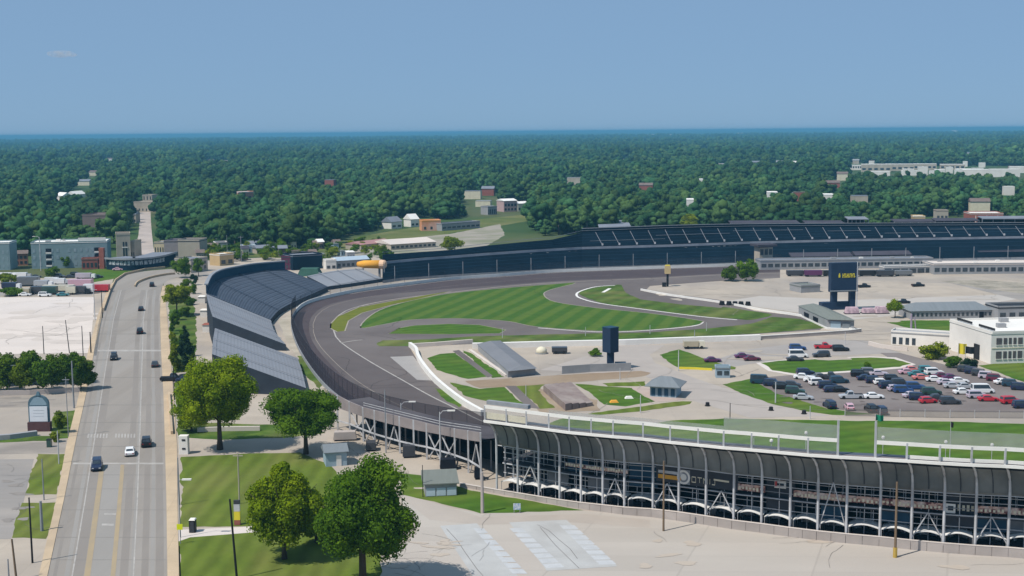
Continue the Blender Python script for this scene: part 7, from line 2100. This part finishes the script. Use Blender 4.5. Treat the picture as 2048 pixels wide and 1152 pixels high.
# little things on the lanes
for i, (px, py, lab) in enumerate(((1415, 812, 'black road cone barrier on the lane below the kiosk'), (1542, 821, 'left small black drum on the lane under the car park lawn'), (1608, 828, 'right small black drum on the lane under the car park lawn'))):
    b_ = G(px, py)
    t = thing('road_drum', lab, 'drum', b_)
    MB().tube([b_, b_ + Vector((0, 0, .9))], [.55, .45], 10).build('drum', m_black, t)
    MB().tube([b_, b_ + Vector((0, 0, .12))], .7, 10).build('base', m_black, t)
for i, (px, py, m, lab) in enumerate(((1228, 805, m_orange, 'small orange mound on the kiosk lawn'), (1258, 797, m_white, 'white flat stone on the kiosk lawn'))):
    b_ = G(px, py)
    t = thing('garden_marker', lab, 'marker', b_)
    MB().box(b_ + Vector((0, 0, .3)), (2.2, 1.2, .6), .1, taper=.6).build('stone', m, t)
for i, (px, py) in enumerate(((1537, 872), (1648, 868), (1812, 877), (1946, 886), (2045, 892), (1576, 884))):
    b_ = P(px, py, 232 - i * 3)
    g0 = Vector((b_.x, b_.y + 14, 0)); zt_ = ZT(px, py, g0)
    t = thing('globe_lamp', ORD[i] + ' white globe lamp showing behind the grandstand screens', 'lamp', g0)
    MB().tube([g0, g0 + Vector((0, 0, zt_))], .06, 5).build('post', m_steelw, t)
    MB().tube([g0 + Vector((0, 0, zt_ - .1)), g0 + Vector((0, 0, zt_ + .1)), g0 + Vector((0, 0, zt_ + .4)), g0 + Vector((0, 0, zt_ + .6))], [.12, .32, .32, .1], 8).build('globe', m_white, t)
# dumpster, kerb rail and benches at left
b_ = G(99, 894)
t = thing('waste_bin', 'dark green bin beside the low shrub left of the road', 'bin', b_)
MB().box(b_ + Vector((0, 0, .8)), (.9, .9, 1.6)).build('body', PAINT['green'], t)
MB().box(b_ + Vector((0, 0, 1.68)), (1.0, 1.0, .15)).build('lid', m_black, t)
wall_thing('low_wall', 'long low tan wall in front of the dense tree row', [(-40, 792), (60, 790), (160, 784)], 1.3, .4, m_wallc)
wall_thing('low_wall', 'dark low roof edge running in from the left below the sign', [(-60, 884), (20, 878), (74, 871)], 1.1, 1.2, m_greyw)
wall_thing('low_wall', 'pale stone bench wall behind the large round tree', [(395, 864), (450, 862), (520, 861)], 1.0, .6, m_conc_pale)
wall_thing('rail_fence', 'thin grey fence dividing the pale lot from the road', [(188, 712), (196, 660), (204, 622)], 1.2, .08, m_mesh_l, cat='fence')
# the small cloud
cb_ = P(122, 108, 9000)
cl = MB()
iv, if_ = ICO2
for dx, dz, rx_, rz_ in ((0, 0, 100, 26), (-40, 6, 60, 18), (55, -6, 60, 16)):
    o_ = len(cl.v)
    cl.add([cb_ + Vector((dx + v[0] * rx_, v[1] * 40, dz + v[2] * rz_)) for v in iv], [tuple(f) for f in if_])
co = cl.build('cloud', [])
cm = bpy.data.materials.new('cloud_vapour'); cm.use_nodes = True
cn = cm.node_tree; cn.nodes.remove(cn.nodes['Principled BSDF'])
cv = nd(cn, 'ShaderNodeVolumePrincipled'); cv.inputs['Color'].default_value = (1, 1, 1, 1); cv.inputs['Density'].default_value = .03
ct_ = nd(cn, 'ShaderNodeNewGeometry'); c1_ = nd(cn, 'ShaderNodeTexNoise'); c1_.inputs['Scale'].default_value = .022; c1_.inputs['Detail'].default_value = 5
cr_ = nd(cn, 'ShaderNodeMapRange'); cr_.inputs[1].default_value = .40; cr_.inputs[2].default_value = .80; cr_.inputs[3].default_value = 0; cr_.inputs[4].default_value = .03
cn.links.new(ct_.outputs['Position'], c1_.inputs['Vector']); cn.links.new(c1_.outputs['Fac'], cr_.inputs[0]); cn.links.new(cr_.outputs[0], cv.inputs['Density'])
cn.links.new(cv.outputs[0], cn.nodes['Material Output'].inputs['Volume'])
co.data.materials.append(cm)
co['kind'] = 'stuff'
